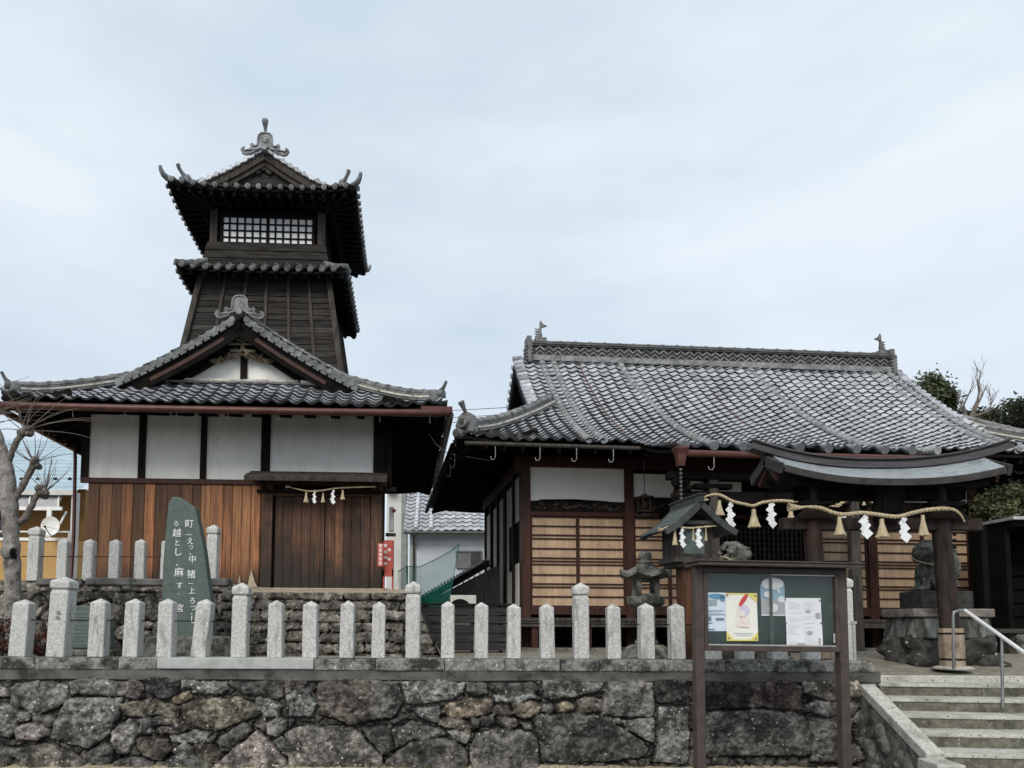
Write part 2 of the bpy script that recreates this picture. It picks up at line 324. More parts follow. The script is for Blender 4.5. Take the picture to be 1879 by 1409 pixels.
def onigawara(mb, M, w=1.0, horn=False, crest=True):
    """ridge-end ornament facing -y of M: arched body with scrolled feet, boss and, if asked, a horn"""
    half = [(0, .62), (.13, .60), (.21, .52), (.235, .40), (.235, .24), (.26, .17), (.33, .15), (.385, .19), (.37, .25), (.42, .26), (.47, .20), (.45, .12), (.54, .02), (.62, -.01), (.68, .05), (.66, .11), (.72, .11), (.76, .03), (.70, -.09), (.58, -.13), (.42, -.08), (.2, .06), (.08, .14), (0, .16)]
    pts = [(x*w, z*w) for x, z in half]+[(-x*w, z*w) for x, z in half[-2:0:-1]]
    # two halves keep the outline convex enough for clean caps
    for sgn in (1, -1):
        h2 = [(sgn*x*w, z*w) for x, z in half]; hh = h2
        body = hh[:6]+hh[-4:]; mb.extr(body, M, .09*w, col=1.15)
        foot = hh[5:21]; mb.extr(foot, M, .07*w, col=1.05)
        rim = [(sgn*x*w, z*w) for x, z in [(0, .62), (.13, .60), (.21, .52), (.235, .40), (.235, .24), (.26, .17), (.33, .15), (.385, .19)]]
        mb.tube([M @ V((x*.97, -.05*w, z*.97)) for x, z in rim], .03*w, 6, col=1.5)
        rim = [(sgn*x*w, z*w) for x, z in [(.2, .06), (.42, .03), (.54, .02), (.62, .0), (.68, .05), (.665, .10), (.62, .09)]]
        mb.tube([M @ V((x, -.045*w, z)) for x, z in rim], .026*w, 6, col=1.45)
    mb.tube([M @ V((0, -.20*w, .05*w)), M @ V((0, .06*w, .05*w))], .095*w, 12, col=1.5)
    if crest:
        mb.tube([M @ V((0, -.075*w, .38*w)), M @ V((0, .0, .38*w))], .11*w, 14, col=1.2)
        mb.tube([M @ V((0, -.09*w, .38*w)), M @ V((0, .0, .38*w))], .05*w, 12, col=1.6)
    if horn:
        mb.tube([M @ V((0, 0, .58*w)), M @ V((0, -.03*w, .72*w)), M @ V((0, -.08*w, .86*w)), M @ V((0, -.13*w, .95*w)), M @ V((0, -.15*w, 1.0*w))], [.035*w, .05*w, .085*w, .11*w, .06*w], 10, col=1.0)
def tip(mb, p, d, l=.3, r=.05):
    """curled horn-like end tile rising from a hip corner"""
    p = V(p); d = V(d).normalized(); Z = V((0, 0, 1))
    mb.tube([p-d*.12, p+d*l*.35+Z*l*.12, p+d*l*.7+Z*l*.4, p+d*l*.95+Z*l*.85], [r*1.2, r, r*.75, r*.6], 8, col=.8)
def gutter(mb, pts, r=.05): mb.tube(pts, r, 10)
def stone_grid(xs, zs, cells, mapping, mb_name, m, parent=None, gapc=.05, seed=1, bulge=.05, struct_=False, rnd=None):
    """one mesh of fitted stones: cells(x,z)->(edge distance, id); each stone bulges, tilts and has its own colour"""
    X, Z = np.meshgrid(xs, zs)
    wx = X+(fbm(X*9, Z*9, seed)-.5)*.05; wz = Z+(fbm(X*9, Z*9, seed+5)-.5)*.05
    D, ID, COLS, OFF = cells(wx, wz)
    D = np.maximum(D, 0); n = fbm(X*7, Z*7, seed+9)-.5; n2 = fbm(X*30, Z*30, seed+3, 3)-.45
    n3 = np.abs(fbm(X*14+Z*4, Z*17, seed+31, 4)-.47); H = OFF+bulge*(1-np.exp(-D/.011))+.012*np.minimum(D, .12)/.12+.055*n*np.minimum(1, D/.03)+.024*n2-.10*n3*np.minimum(1, D/.02)
    gap = D < .004; H = np.where(gap, -.06, H)
    cols = COLS.copy(); dk = np.clip(D/.009, 0, 1)[..., None]; cols = cols*(.12+.88*dk)
    nz, nx = X.shape; P = mapping(X, Z, H); me = bpy.data.meshes.new(mb_name)
    idx = np.arange(nz*nx).reshape(nz, nx); f = np.stack([idx[:-1, :-1], idx[:-1, 1:], idx[1:, 1:], idx[1:, :-1]], -1).reshape(-1, 4)
    me.from_pydata(P.reshape(-1, 3).tolist(), [], f.tolist()); me.materials.append(m)
    a = me.color_attributes.new('Col', 'FLOAT_COLOR', 'POINT'); c4 = np.ones((nz*nx, 4), np.float32); c4[:, :3] = cols.reshape(-1, 3); a.data.foreach_set('color', c4.ravel())
    me.polygons.foreach_set('use_smooth', [True]*len(me.polygons)); me.update()
    o = bpy.data.objects.new(mb_name, me); sc.collection.objects.link(o)
    if parent: o.parent = parent
    return o
def vor(seeds, cols, offs, ax=1.0):
    sd_ = np.array(seeds)
    def cells(x, z):
        sh = x.shape; x = x.ravel(); z = z.ravel(); D = np.empty(x.size); I = np.empty(x.size, int)
        for s in range(0, x.size, 20000):
            dx = (x[s:s+20000, None]-sd_[None, :, 0])*ax; dz = z[s:s+20000, None]-sd_[None, :, 1]
            d = np.sqrt(dx*dx+dz*dz); k = np.argpartition(d, 1, axis=1)[:, :2]; dd = np.take_along_axis(d, k, 1)
            o = np.argsort(dd, 1); dd = np.take_along_axis(dd, o, 1); k = np.take_along_axis(k, o, 1)
            D[s:s+20000] = (dd[:, 1]-dd[:, 0])*.5/max(1, ax*.9); I[s:s+20000] = k[:, 0]
        return D.reshape(sh), I.reshape(sh), np.array(cols)[I].reshape(sh+(3,)), np.array(offs)[I].reshape(sh)
    return cells
def stone_col():
    b = random.choice([.10, .13, .16, .2, .24]); h = random.random()
    t = (1, .96, .9) if h < .6 else ((1.15, .95, .74) if h < .72 else ((1.1, .93, .9) if h < .85 else (.93, 1, .95)))
    return tuple(b*x for x in t)
def text_mesh(chars, size, M, extr=.004):
    """list of (char, x, z, scale) flattened to one mesh builder on the plane of M facing -y"""
    mb = MB()
    for ch, x, z, s in chars:
        c = bpy.data.curves.new('t', 'FONT'); c.body = ch; c.size = size*s; c.extrude = extr; c.align_x = 'CENTER'
        o = bpy.data.objects.new('t', c); sc.collection.objects.link(o); bpy.context.view_layer.update()
        dg = bpy.context.evaluated_depsgraph_get(); me = bpy.data.meshes.new_from_object(o.evaluated_get(dg))
        mb.add([M @ V((x+v.co.x, -v.co.z, z+v.co.y)) for v in me.vertices], [tuple(p.vertices) for p in me.polygons])
        bpy.data.objects.remove(o); bpy.data.curves.remove(c); bpy.data.meshes.remove(me)
    return mb
# ================================================================== GROUND
mb = MB(); n = 40
mb.add([(x, y, 0) for y in (-60, 900) for x in (-600, 600)], [(0, 1, 3, 2)]); struct(mb, 'road', ASPH)
TZ = 1.10
def terr_z(x, y):
    z = TZ+.01*math.sin(x*1.7+y)+.008*math.sin(y*2.3)
    if x > 4.3: z = min(z, .975+max(0, y-8.9)*.14)
    return z
mb = MB(); xs = [-40, -20, -12]+[-9+.5*i for i in range(26)]+[4.2, 4.45, 4.65, 5, 5.5, 6, 7, 8, 9, 10, 12, 16, 24, 60]; ys = [8.32, 8.8, 9, 9.4, 9.8, 10.3, 11, 12, 13, 14, 16, 18, 22, 30, 45, 80]
q = len(xs); mb.add([(x, (8.85 if (j == 0 and x > 4.5) else y), terr_z(x, y)) for j, y in enumerate(ys) for x in xs], [(j*q+i, j*q+i+1, (j+1)*q+i+1, (j+1)*q+i) for j in range(len(ys)-1) for i in range(q-1)], smooth=True)
struct(mb, 'terrace_ground', SAND)
# ------------------------------------------------------------------ front retaining wall: stones traced as outlines on its face
WY = 8.12
A_ = [[(45,240),(130,210),(260,208),(365,235),(360,290),(300,350),(180,385),(70,330),(50,280)],[(375,215),(440,195),(520,192),(660,210),(690,260),(650,290),(520,285),(380,275)],[(660,210),(720,190),(765,230),(770,290),(740,305),(670,290)],[(765,195),(850,183),(955,195),(950,280),(870,305),(790,270)],[(965,195),(1045,200),(1040,245),(970,248)],[(1045,205),(1220,205),(1225,245),(1180,280),(1030,275)],[(930,290),(1020,262),(1030,300),(970,332),(930,322)],[(1225,210),(1530,200),(1520,290),(1490,305),(1280,270)],[(1530,200),(1650,200),(1640,250),(1535,270)],[(1540,275),(1660,240),(1700,330),(1680,400),(1560,390)],[(1705,220),(1780,195),(1990,195),(1995,420),(1880,440),(1800,405),(1710,385)],[(1995,200),(2150,210),(2165,330),(2120,395),(2000,425)],[(350,298),(655,300),(650,350),(590,480),(480,572),(380,550),(270,515),(290,430)],[(655,335),(740,312),(850,312),(960,345),(955,365),(840,385),(760,400),(660,385)],[(965,340),(1060,310),(1200,300),(1300,300),(1385,350),(1390,395),(1280,435),(1180,472),(1080,465),(990,430)],[(1370,300),(1440,300),(1510,340),(1500,395),(1430,405),(1380,350)],[(875,370),(960,370),(950,435),(880,440)],[(745,410),(870,390),(875,440),(760,460)],[(745,450),(790,438),(820,480),(790,500),(745,495)],[(850,460),(960,440),(1015,465),(950,490),(870,490)],[(910,500),(1060,478),(1120,490),(1115,535),(920,540)],[(600,480),(700,405),(728,440),(735,500),(690,590),(640,600),(600,530)],[(740,520),(830,500),(900,530),(915,590),(860,635),(770,610),(735,560)],[(1180,510),(1320,430),(1362,475),(1240,580),(1190,580),(1170,540)],[(1365,440),(1420,390),(1440,430),(1430,475)],[(1440,430),(1500,400),(1550,410),(1540,460),(1490,505),(1445,490)],[(1160,650),(1385,475),(1440,510),(1550,660),(1550,780),(1170,780)],[(1470,530),(1510,500),(1555,560),(1550,620),(1500,580)],[(1530,490),(1600,450),(1900,455),(2050,610),(2060,780),(1560,780),(1555,560)],[(1940,460),(2060,450),(2100,490),(2120,570),(2060,610)],[(470,590),(570,545),(615,570),(600,640),(520,670),(475,630)],[(110,650),(190,560),(260,540),(350,585),(430,620),(490,680),(490,790),(110,790)],[(0,320),(60,340),(90,400),(80,470),(40,510),(-60,500),(-90,330)],[(180,385),(260,380),(290,410),(270,455),(190,440)],[(70,460),(170,430),(260,465),(265,500),(200,525),(80,525)],[(90,380),(150,375),(160,410),(120,435),(90,420)],[(-90,530),(50,560),(60,640),(0,720),(-80,720)],[(60,570),(180,560),(180,600),(110,640),(60,610)],[(500,690),(590,660),(700,615),(820,640),(860,790),(500,790)],[(890,640),(960,600),(1050,600),(1100,640),(1150,650),(1160,790),(880,790)],[(930,580),(990,540),(1040,560),(1050,600),(940,600)],[(1050,545),(1130,540),(1190,590),(1170,640),(1100,640),(1060,590)],[(-90,210),(40,240),(30,280),(-90,300)]]
B_ = [[(335,215),(560,195),(685,215),(680,270),(600,310),(450,325),(370,325)],[(690,215),(800,215),(808,270),(740,290),(695,270)],[(820,215),(1060,215),(1085,250),(1050,285),(900,300),(830,260)],[(1110,200),(1440,215),(1440,255),(1300,280),(1150,305),(1110,290)],[(840,290),(1030,270),(1100,295),(940,320),(850,325)],[(555,370),(600,325),(720,302),(830,310),(830,370),(720,405),(590,400)],[(840,345),(910,335),(938,375),(900,398),(840,390)],[(930,325),(1060,315),(1100,345),(1090,385),(990,408),(945,380)],[(1105,330),(1160,325),(1175,360),(1140,385),(1105,370)],[(1185,330),(1240,312),(1280,340),(1275,370),(1190,378)],[(1290,300),(1340,290),(1425,310),(1430,370),(1300,380)],[(1440,200),(1600,195),(1700,215),(1710,350),(1690,400),(1420,390),(1430,310)],[(540,410),(660,405),(715,440),(715,490),(640,470),(545,440)],[(720,410),(765,405),(765,460),(725,475)],[(770,400),(840,382),(850,435),(780,450)],[(860,405),(950,400),(975,440),(930,460),(865,445)],[(980,430),(1040,420),(1045,465),(1000,465)],[(280,420),(350,390),(370,405),(300,440)],[(400,350),(540,345),(555,375),(530,430),(420,405)],[(290,470),(400,425),(570,470),(580,495),(520,515),(400,520),(310,570)],[(590,480),(640,470),(715,500),(690,545),(620,530)],[(250,640),(400,530),(530,515),(640,540),(695,590),(700,780),(250,780)],[(710,570),(750,490),(860,455),(1040,480),(1075,520),(1080,650),(1060,780),(720,780)],[(1045,410),(1100,388),(1290,382),(1420,400),(1560,470),(1680,570),(1650,610),(1450,640),(1200,655),(1100,640),(1085,500)],[(1535,420),(1700,405),(1715,450),(1700,535),(1650,520),(1560,460)],[(1430,400),(1520,405),(1530,430),(1480,430)],[(1730,345),(1900,345),(1895,600),(1870,650),(1700,640),(1730,560)],[(1715,200),(1890,200),(1890,335),(1725,320)]]
C_ = [[(120,210),(410,215),(415,300),(380,350),(130,355)],[(415,215),(600,200),(690,235),(685,360),(560,350),(430,350)],[(690,205),(830,200),(990,200),(1025,260),(1000,300),(830,310),(700,270)],[(700,340),(770,310),(990,330),(1005,345),(950,400),(780,390),(705,370)],[(130,380),(400,362),(650,375),(700,400),(720,480),(715,600),(140,610)],[(720,410),(960,405),(950,470),(890,560),(880,650),(730,640)],[(960,400),(1030,350),(1050,400),(1030,430),(970,430)],[(965,470),(1040,450),(1055,520),(990,560)],[(950,570),(1030,560),(1020,640),(950,650)],[(385,290),(430,290),(430,355),(390,350)],[(890,570),(945,560),(945,650),(890,650)]]
polys = []; tone = {12: (.2, .195, .185), 14: (.22, .19, .13), 6: (.30, .22, .12), 13: (.2, .17, .12), 3: (.07, .07, .07), 26: (.27, .22, .20), 28: (.2, .185, .16), 31: (.2, .18, .15), 48: (.25, .19, .12), 50: (.21, .17, .11), 52: (.26, .22, .12), 66: (.10, .10, .095), 70: (.06, .06, .058), 71: (.04, .04, .038), 72: (.13, .085, .07), 75: (.11, .11, .105), 64: (.13, .12, .11), 65: (.15, .14, .13), 21: (.26, .25, .22), 67: (.2, .2, .18), 10: (.13, .10, .085), 8: (.12, .095, .085)}
for grp, ox in ((A_, 0), (B_, 620), (C_, 1240)):
    for pl in grp:
        q = [at(ox+x/2.938, 1180+y/2.938, WY) for x, y in pl]; polys.append(np.array([(v.x, v.z) for v in q]))
def wall_cells(x, z):
    sh = x.shape; D = np.full(sh, 0.0); C = np.zeros(sh+(3,)); O = np.full(sh, -.045); I = np.zeros(sh, int)
    r2 = random.Random(4); sd_ = [(r2.uniform(-9, 4.8), r2.uniform(-.1, 1.1)) for _ in range(900)]
    cs = []
    for _ in sd_:
        b = r2.choice([.07, .09, .12, .15]); cs.append((b, b*.96, b*.9))
    d0, i0, c0, o0 = vor(sd_, cs, [-.03]*900)(x, z); D = np.minimum(d0, .03); C = c0; O = o0
    big = [(r2.uniform(-9, -4.9), r2.uniform(-.1, 1.1)) for _ in range(34)]; bc = [stone_col() for _ in big]
    d1, i1, c1, o1 = vor(big, bc, [0.02]*len(big))(x, z); mk = (x < -4.86); D = np.where(mk, d1, D); C = np.where(mk[..., None], c1, C); O = np.where(mk, o1, O)
    best = np.zeros(sh)-1
    for k, P in enumerate(polys):
        x0, z0 = P.min(0)-.06; x1, z1 = P.max(0)+.06
        m = (x > x0) & (x < x1) & (z > z0) & (z < z1)
        if not m.any(): continue
        px, pz = x[m], z[m]; ins = np.zeros(px.size, bool); dist = np.full(px.size, 9.)
        for a in range(len(P)):
            p, q = P[a], P[(a+1) % len(P)]; e = q-p; t = np.clip(((px-p[0])*e[0]+(pz-p[1])*e[1])/(e@e), 0, 1)
            dist = np.minimum(dist, np.hypot(px-p[0]-t*e[0], pz-p[1]-t*e[1]))
            cr = ((p[1] > pz) != (q[1] > pz)) & (px < (q[0]-p[0])*(pz-p[1])/(q[1]-p[1]+1e-12)+p[0]); ins ^= cr
        sdst = np.where(ins, dist, -dist)+.010; col = np.array(tone.get(k, stone_col())); col = 1.12*(col*.55+col.mean()*.45); tx, tz = random.uniform(-.12, .12), random.uniform(-.1, .2); c = P.mean(0)
        off = random.uniform(-.005, .03)+tx*(px-c[0])*.4+tz*(pz-c[1])*.4
        bb = best[m]; w = sdst > np.maximum(bb, 0); 
        d_, c_, o_, b_ = D[m], C[m], O[m], best[m]
        d_[w] = sdst[w]; c_[w] = col; o_[w] = off[w]; b_[w] = sdst[w]
        # shade the crevice just outside each outline: recess it
        near = (~w) & (sdst > -.006) & (b_ < 0); d_[near] = 0; o_[near] = -.06; c_[near] = .02
        D[m], C[m], O[m], best[m] = d_, c_, o_, b_
    return D, I, C, O
def wmap(X, Z, H):
    return np.stack([X, 8.18-H-.05*(1.0-Z), Z], -1)
rw = thing('retaining_wall', (0, 8.3, 0), 'long dry-stone retaining wall of fitted boulders below the front row of granite posts', 'stone wall')
o = stone_grid(np.arange(-9, 4.62, .012), np.arange(-.02, 1.04, .012), wall_cells, wmap, 'stone_face', STONE, seed=3); o.parent = rw; o.location = (0, -8.3, 0)
mb = MB(); mb.box(-9, 4.6, 8.2, 8.6, 0, 1.0, col=.3); o = build(mb, 'backing', CONC, rw); o.location = (0, -8.3, 0)
# concrete band and coping stones
mb = MB(); mb.sweep([V((-9+13.6*i/60, 8.14+.006*math.sin(i*1.7), .985+.006*math.sin(i*.9))) for i in range(61)], [(-.35, -.06), (-.005, -.06), (.012, .065), (-.35, .065)]); o = build(mb, 'concrete_band', CONC, rw, bevel=.008); o.location = (0, -8.3, 0)
ccut = [-9, -8, -7.1, -6.2, -5.3, -4.35, -3.47, -3.06, -1.4, -.75, -.02, .62, 1.2, 1.62, 2.3, 2.95, 3.5, 4.1, 4.52]
CT = 1.158
for i in range(len(ccut)-1):
    a, b = ccut[i], ccut[i+1]
    if abs(a+3.06) < .01: m_ = MORT2
    else: m_ = COPE
    mb = MB(); mb.box(a+.003, b-.003, 8.115+random.uniform(-.006, .006)-(.012 if m_ is MORT2 else 0), 8.42, 1.035 if m_ is COPE else 1.045, CT+random.uniform(-.004, .003), col=1)
    o = build(mb, 'coping_stone', m_, rw, bevel=.012, seg=2); o.location = (0, -8.3, 0)
    if m_ is MORT2: o['label'] = 'pale freshly patched length of coping'
mb = MB(); mb.box(-9, 4.5, 8.424, 8.6, 1.0, 1.125); o = build(mb, 'gravel_margin', SAND, rw); o.location = (0, -8.3, 0)
# strip of earth at the wall's foot
mb = MB(); mb.add([(-9+.5*i, 7.98 if k == 0 else 8.2, .012+(.05 if k else 0)+.012*math.sin(i*1.3+k)) for k in (0, 1) for i in range(28)], [(i, i+1, 28+i+1, 28+i) for i in range(27)]); struct(mb, 'wall_foot_earth', EARTH2)
# ------------------------------------------------------------------ upper terrace and its wall
ut = thing('upper_terrace_wall', (-4, 10.6, 1.1), 'rough coursed stone wall with a sloping right corner that carries the clock tower house', 'stone wall', zb=1.1)
def utop(x): return 2.13 if x < -3.3 else (2.13-.16*min(1, (x+3.3)/.5))
def course_cells(rows, x0, x1, seed, wmin, wmax):
    rr = random.Random(seed); zb_ = rows; R_ = []
    for _ in range(len(zb_)-1):
        xs_ = [x0-rr.uniform(0, wmax)]
        while xs_[-1] < x1+.3: xs_.append(xs_[-1]+rr.uniform(wmin, wmax))
        cc = []; oo = []
        for _ in xs_:
            b = rr.choice([.10, .13, .17, .21]); cc.append((b*1.04, b*.97, b*.86)); oo.append(rr.uniform(0, .05))
        R_.append((np.array(xs_), np.array(cc), np.array(oo)))
    def cells(x, z):
        D = np.zeros(x.shape); C = np.zeros(x.shape+(3,)); O = np.zeros(x.shape); zz = z+.012*np.sin(x*5+z*2)
        k = np.clip(np.searchsorted(zb_, zz)-1, 0, len(zb_)-2)
        for r_ in range(len(R_)):
            m = k == r_
            if not m.any(): continue
            xs_, cc, oo = R_[r_]; xx = x[m]+.25*(zz[m]-zb_[r_])*math.sin(r_*2.1); j = np.clip(np.searchsorted(xs_, xx)-1, 0, len(xs_)-2)
            dx = np.minimum(xx-xs_[j], xs_[j+1]-xx); dz = np.minimum(zz[m]-zb_[r_], zb_[r_+1]-zz[m]); q = .035
            d = np.where((dx < q) & (dz < q), q-np.hypot(q-dx, q-dz), np.minimum(dx, dz)); D[m] = d; C[m] = cc[j]; O[m] = oo[j]+.10*(zb_[r_+1]-zz[m])*.5
        return D, k, C, O
    return cells
r3 = random.Random(9); sd_ = []; cs = []; of = []
z = 1.08; row = 0
while z < 2.2:
    x = -3.15
    h = r3.uniform(.13, .2)
    while x < .2:
        w = r3.uniform(.16, .42); sd_.append((x+w/2, z+h/2)); x += w; b = r3.choice([.09, .12, .16, .2]); cs.append((b*1.05, b*.97, b*.85)); of.append(r3.uniform(0, .04))
    z += h
for _ in range(170):
    sd_.append((r3.uniform(-12, -3.2), r3.uniform(1.05, 2.15))); b = r3.choice([.07, .09, .13, .19]); cs.append((b*1.04, b*.97, b*.87)); of.append(r3.uniform(-.01, .05))
def umap(X, Z, H):
    t = (Z-1.08); edge = -.10-.42*t           # right corner leans back
    XX = np.minimum(X, edge); over = np.maximum(X-edge, 0); Y = 10.35+.5*t-H+over*1.0
    ZZ = np.minimum(Z, np.where(X < -3.3, 2.13, 2.13-.16*np.clip((X+3.3)/.5, 0, 1)))
    return np.stack([XX+np.minimum(over, .0), Y+over*6, ZZ], -1)
sd_ = []; cs = []; of = []
for _ in range(150):
    sd_.append((r3.uniform(-12, -2.9), r3.uniform(1.05, 2.0))); b = r3.choice([.08, .11, .15, .21]); cs.append((b*1.04, b*.97, b*.87)); of.append(r3.uniform(-.01, .05))
c_left = vor(sd_, cs, of, 1.0); c_right = course_cells([1.0, 1.13, 1.27, 1.42, 1.56, 1.72, 1.86, 2.3], -3.4, .3, 5, .22, .5); c_cap = course_cells([1.9, 2.3], -12.5, -3, 6, .25, .45)
def ucells(x, z):
    a, b, c = c_left(x, z), c_right(x, z), c_cap(x, z); mr = x > -3.15; mc = (x < -3.15) & (z > 1.97)
    D = np.where(mr, b[0], np.where(mc, c[0], a[0])); D = np.minimum(D, np.where(x < -3.15, np.abs(z-1.97), 9)); O = np.where(mr, b[3], np.where(mc, c[3], a[3]))
    return D, a[1], np.where(mr[..., None], b[2], np.where(mc[..., None], c[2], a[2])), O
o = stone_grid(np.arange(-12, .75, .018), np.arange(1.05, 2.15, .018), ucells, umap, 'stone_face', STONE, seed=21, bulge=.05); o.parent = ut; o.location = (4, -10.6, -1.1)
mb = MB(); q = []
for x, y, z in [(-12, 10.8, 2.125), (-3.4, 10.8, 2.125), (-2.8, 10.8, 1.97), (-.52, 10.8, 1.97)]: q.append((x, y, z))
back = [(-12, 12.3, 2.13), (-3.4, 12.3, 2.13), (-2.8, 12.35, 2.1), (-.7, 12.45, 2.1)]; bb = [(-12, 24, 2.12), (-3.4, 24, 2.12), (-2.8, 24, 2.1), (-.7, 24, 2.1)]
mb.add(q+back+bb, [(i, i+1, i+5, i+4) for i in range(3)]+[(i+4, i+5, i+9, i+8) for i in range(3)]); mb.add([(-.52, 10.8, 1.97), (-.7, 12.45, 2.1), (-.7, 24, 2.1), (-.05, 24, 1.05), (-.05, 10.4, 1.05)], [(0, 1, 2, 3, 4)])
o = build(mb, 'earth_top', EARTH2, ut, fixn=False); o.location = (4, -10.6, 0)
for i, x in enumerate([-5.8, -5.1, -4.45, -3.75]):      # flat cap course on the left half
    mb = MB(); mb.box(x+.01, x+.66, 10.72, 11.05, 2.06, 2.155+.01*(i % 2)); o = build(mb, 'cap_stone', CONC, ut, bevel=.015); o.location = (4, -10.6, 0)
# ------------------------------------------------------------------ granite fence posts
def gpost(px, pyb, pyt, Y, wpx, tall, label, grp, lean=0, zb=None, pre='granite_post', rz=None):
    b = at(px, pyb, Y); h = at(px, pyt, Y).z-b.z; w = wpx/F*Y
    t = thing(pre, (b.x, b.y, b.z if zb is None else zb), label, 'post', rz=random.uniform(-.05, .05) if rz is None else rz, group=grp)
    t.rotation_euler.y = R(lean); t.rotation_euler.x = R(random.uniform(-.8, .8)); w /= 2; mb = MB()
    if tall:
        hc = .125; mb.lathe([(w*1.29, 0), (w*1.31, h-hc-.05)], 4, rot=math.pi/4, smooth=False); mb.lathe([(w*1.31, h-hc-.05), (w*1.16, h-hc-.03), (w*1.16, h-hc-.012)], 4, rot=math.pi/4, smooth=False); build(mb, 'shaft', GRAN, t, bevel=.008)
        mb = MB(); mb.lathe([(w*1.28, h-hc-.01), (w*1.42, h-hc), (w*1.44, h-.06), (w*1.25, h-.045), (w*.1, h)], 4, rot=math.pi/4, smooth=False); build(mb, 'cap', GRAN, t, bevel=.008)
    else:
        mb.lathe([(w*1.44, 0), (w*1.38, h-.045), (w*.12, h)], 4, rot=math.pi/4, smooth=False); build(mb, 'shaft', GRAN, t, bevel=.008)
    return t
ORD = ['first', 'second', 'third', 'fourth', 'fifth', 'sixth', 'seventh', 'eighth', 'ninth', 'tenth', 'eleventh', 'twelfth', 'thirteenth', 'fourteenth', 'fifteenth', 'sixteenth', 'seventeenth', 'eighteenth', 'nineteenth', 'twentieth', 'twenty-first', 'twenty-second', 'twenty-third', 'twenty-fourth']
fr = [(37, 1102, 30, 0), (108, 1060, 36, 1), (180, 1100, 28, 0), (243, 1100, 27, 0), (305, 1100, 27, 0), (370, 1100, 27, 0), (440, 1070, 30, 1), (506, 1102, 26, 0), (570, 1103, 26, 0), (637, 1102, 25, 0), (694, 1104, 24, 0), (758, 1067, 28, 1), (822, 1104, 24, 0), (882, 1106, 24, 0), (942, 1109, 24, 0), (1004, 1109, 25, 0), (1066, 1071, 29, 1), (1126, 1110, 24, 0), (1186, 1109, 25, 0), (1242, 1110, 25, 0)]
short_ = 0; tall_ = 0
for i, (px, pt, w, tl) in enumerate(fr):
    if tl:
        lb = ['tall capped granite post near the left edge with a faint engraved name', 'tall capped granite post just right of the leaning post', 'tall capped granite post at the sloping corner of the upper wall', 'tall capped granite post in front of the left sliding doors'][tall_]; tall_ += 1
    elif px == 370: lb = 'short granite post leaning to the right in front of the green monument'; short_ += 1
    else: lb = 'short granite post, %s short one from the left in the front row' % ORD[short_]; short_ += 1
    py = 1207.5 if px < 640 else 1207.5+(px-640)*.0085
    gpost(px-(3 if px == 370 else 0), py, pt, 8.28, w, tl, lb, 'granite posts on the front wall', lean=(5 if px == 370 else random.uniform(-.6, .9)+(1.6 if px in (37, 108) else 0)), zb=CT)
for i, px in enumerate([1307, 1366, 1427, 1487]):
    py = 1213.; gpost(px, py, 1112, 8.28, 27, 0, 'granite post behind the notice board, %s of those showing below it' % ORD[i], 'granite posts on the front wall', zb=CT)
_tp = next(o for o in sc.objects if o.get('label', '').startswith('tall capped granite post near the left'))
build(text_mesh([(c, .012, .46-.055*k, 1) for k, c in enumerate('奉納')], .05, Matrix.Translation((0, -.112, 0)), .001), 'engraved_name', mat('engraving', (.16, .155, .145), (.2, .195, .18), 9, bump=0), _tp)
gp = gpost(1548, 1213, 1057, 8.35, 30, 1, 'tall granite gate post with a rusty-footed metal pipe, right of the notice board', 'granite posts on the front wall', zb=CT-.01)
mb = MB(); mb.tube([(.075, -.09, 0), (.075, -.09, .42)], .018, 8); mb.box(.05, .10, -.11, -.07, .40, .43); build(mb, 'pipe', ZINC, gp)
for i, (px, pt, w, tl) in enumerate([(63, 965, 22, 1), (115, 988, 18, 0), (163, 988, 18, 0), (210, 988, 18, 0), (257, 988, 18, 0), (305, 988, 18, 0), (390, 961, 21, 1)]):
    lb = ('tall capped granite post in front of the white satellite dish' if px == 63 else 'tall capped granite post right of the green monument') if tl else 'short granite post, %s short one from the left in the upper row' % ORD[i-1]
    gpost(px, 1066, pt, 10.85, w, tl, lb, 'granite posts on the upper wall', zb=2.12)
# iron rods threading the posts
mb = MB(); mb.tube([at(-60, 1136, 8.28)]+[at(x, 1137+(x/1240)*9, 8.28) for x in range(20, 1260, 40)]+[at(1560, 1150, 8.28)], .007, 6)
tag(build(mb, 'iron_rod', WOODD), 'long dark iron rod threaded through the front row of granite posts', 'rod')
mb = MB(); mb.tube([at(40, 1021, 10.85), at(400, 1022, 10.85)], .008, 6)
tag(build(mb, 'iron_rod', WOODR), 'rusty iron rod threaded through the upper row of granite posts', 'rod')
mb = MB(); mb.beam(at(740, 1150, 8.32), at(740, 1207, 8.32), .012, .012); tag(build(mb, 'iron_stay', WOODD), 'thin upright iron stay just left of the corner post', 'stay')
# ================================================================== CLOCK TOWER HOUSE
th = R(3); p0 = at(435, 1078, 12.6); HF = Frame((p0.x, p0.y), th); HB = 2.1
H = thing('clock_tower_house', (p0.x, p0.y, HB), 'timber house with white plaster, brown planks and a dark tower rising behind its gable', 'house', rz=th, zb=HB)
E0 = 4.90
def zs_(s): return E0+.30*s+.061*s*s
def zf_(s): return E0+.45*s+.12*s*s
YF, YB, XW = -1.08, 6.33, 3.42
def zf_inv(z): s = max(0, z-E0); return (-.45+math.sqrt(.45**2+4*.12*s))/.24
def zs_inv(z): s = max(0, z-E0); return (-.30+math.sqrt(.30**2+4*.061*s))/.122
GY = .10
def lift(x, y, xw, y0, y1, a=.12, r=1.0):
    dx = max(0, abs(x)-(xw-r))/r; dy = max(0, (y0+r-y))/r if y < (y0+y1)/2 else max(0, (y-(y1-r)))/r
    return a*(min(1.1, dx)**2)*(min(1.1, dy)**2)
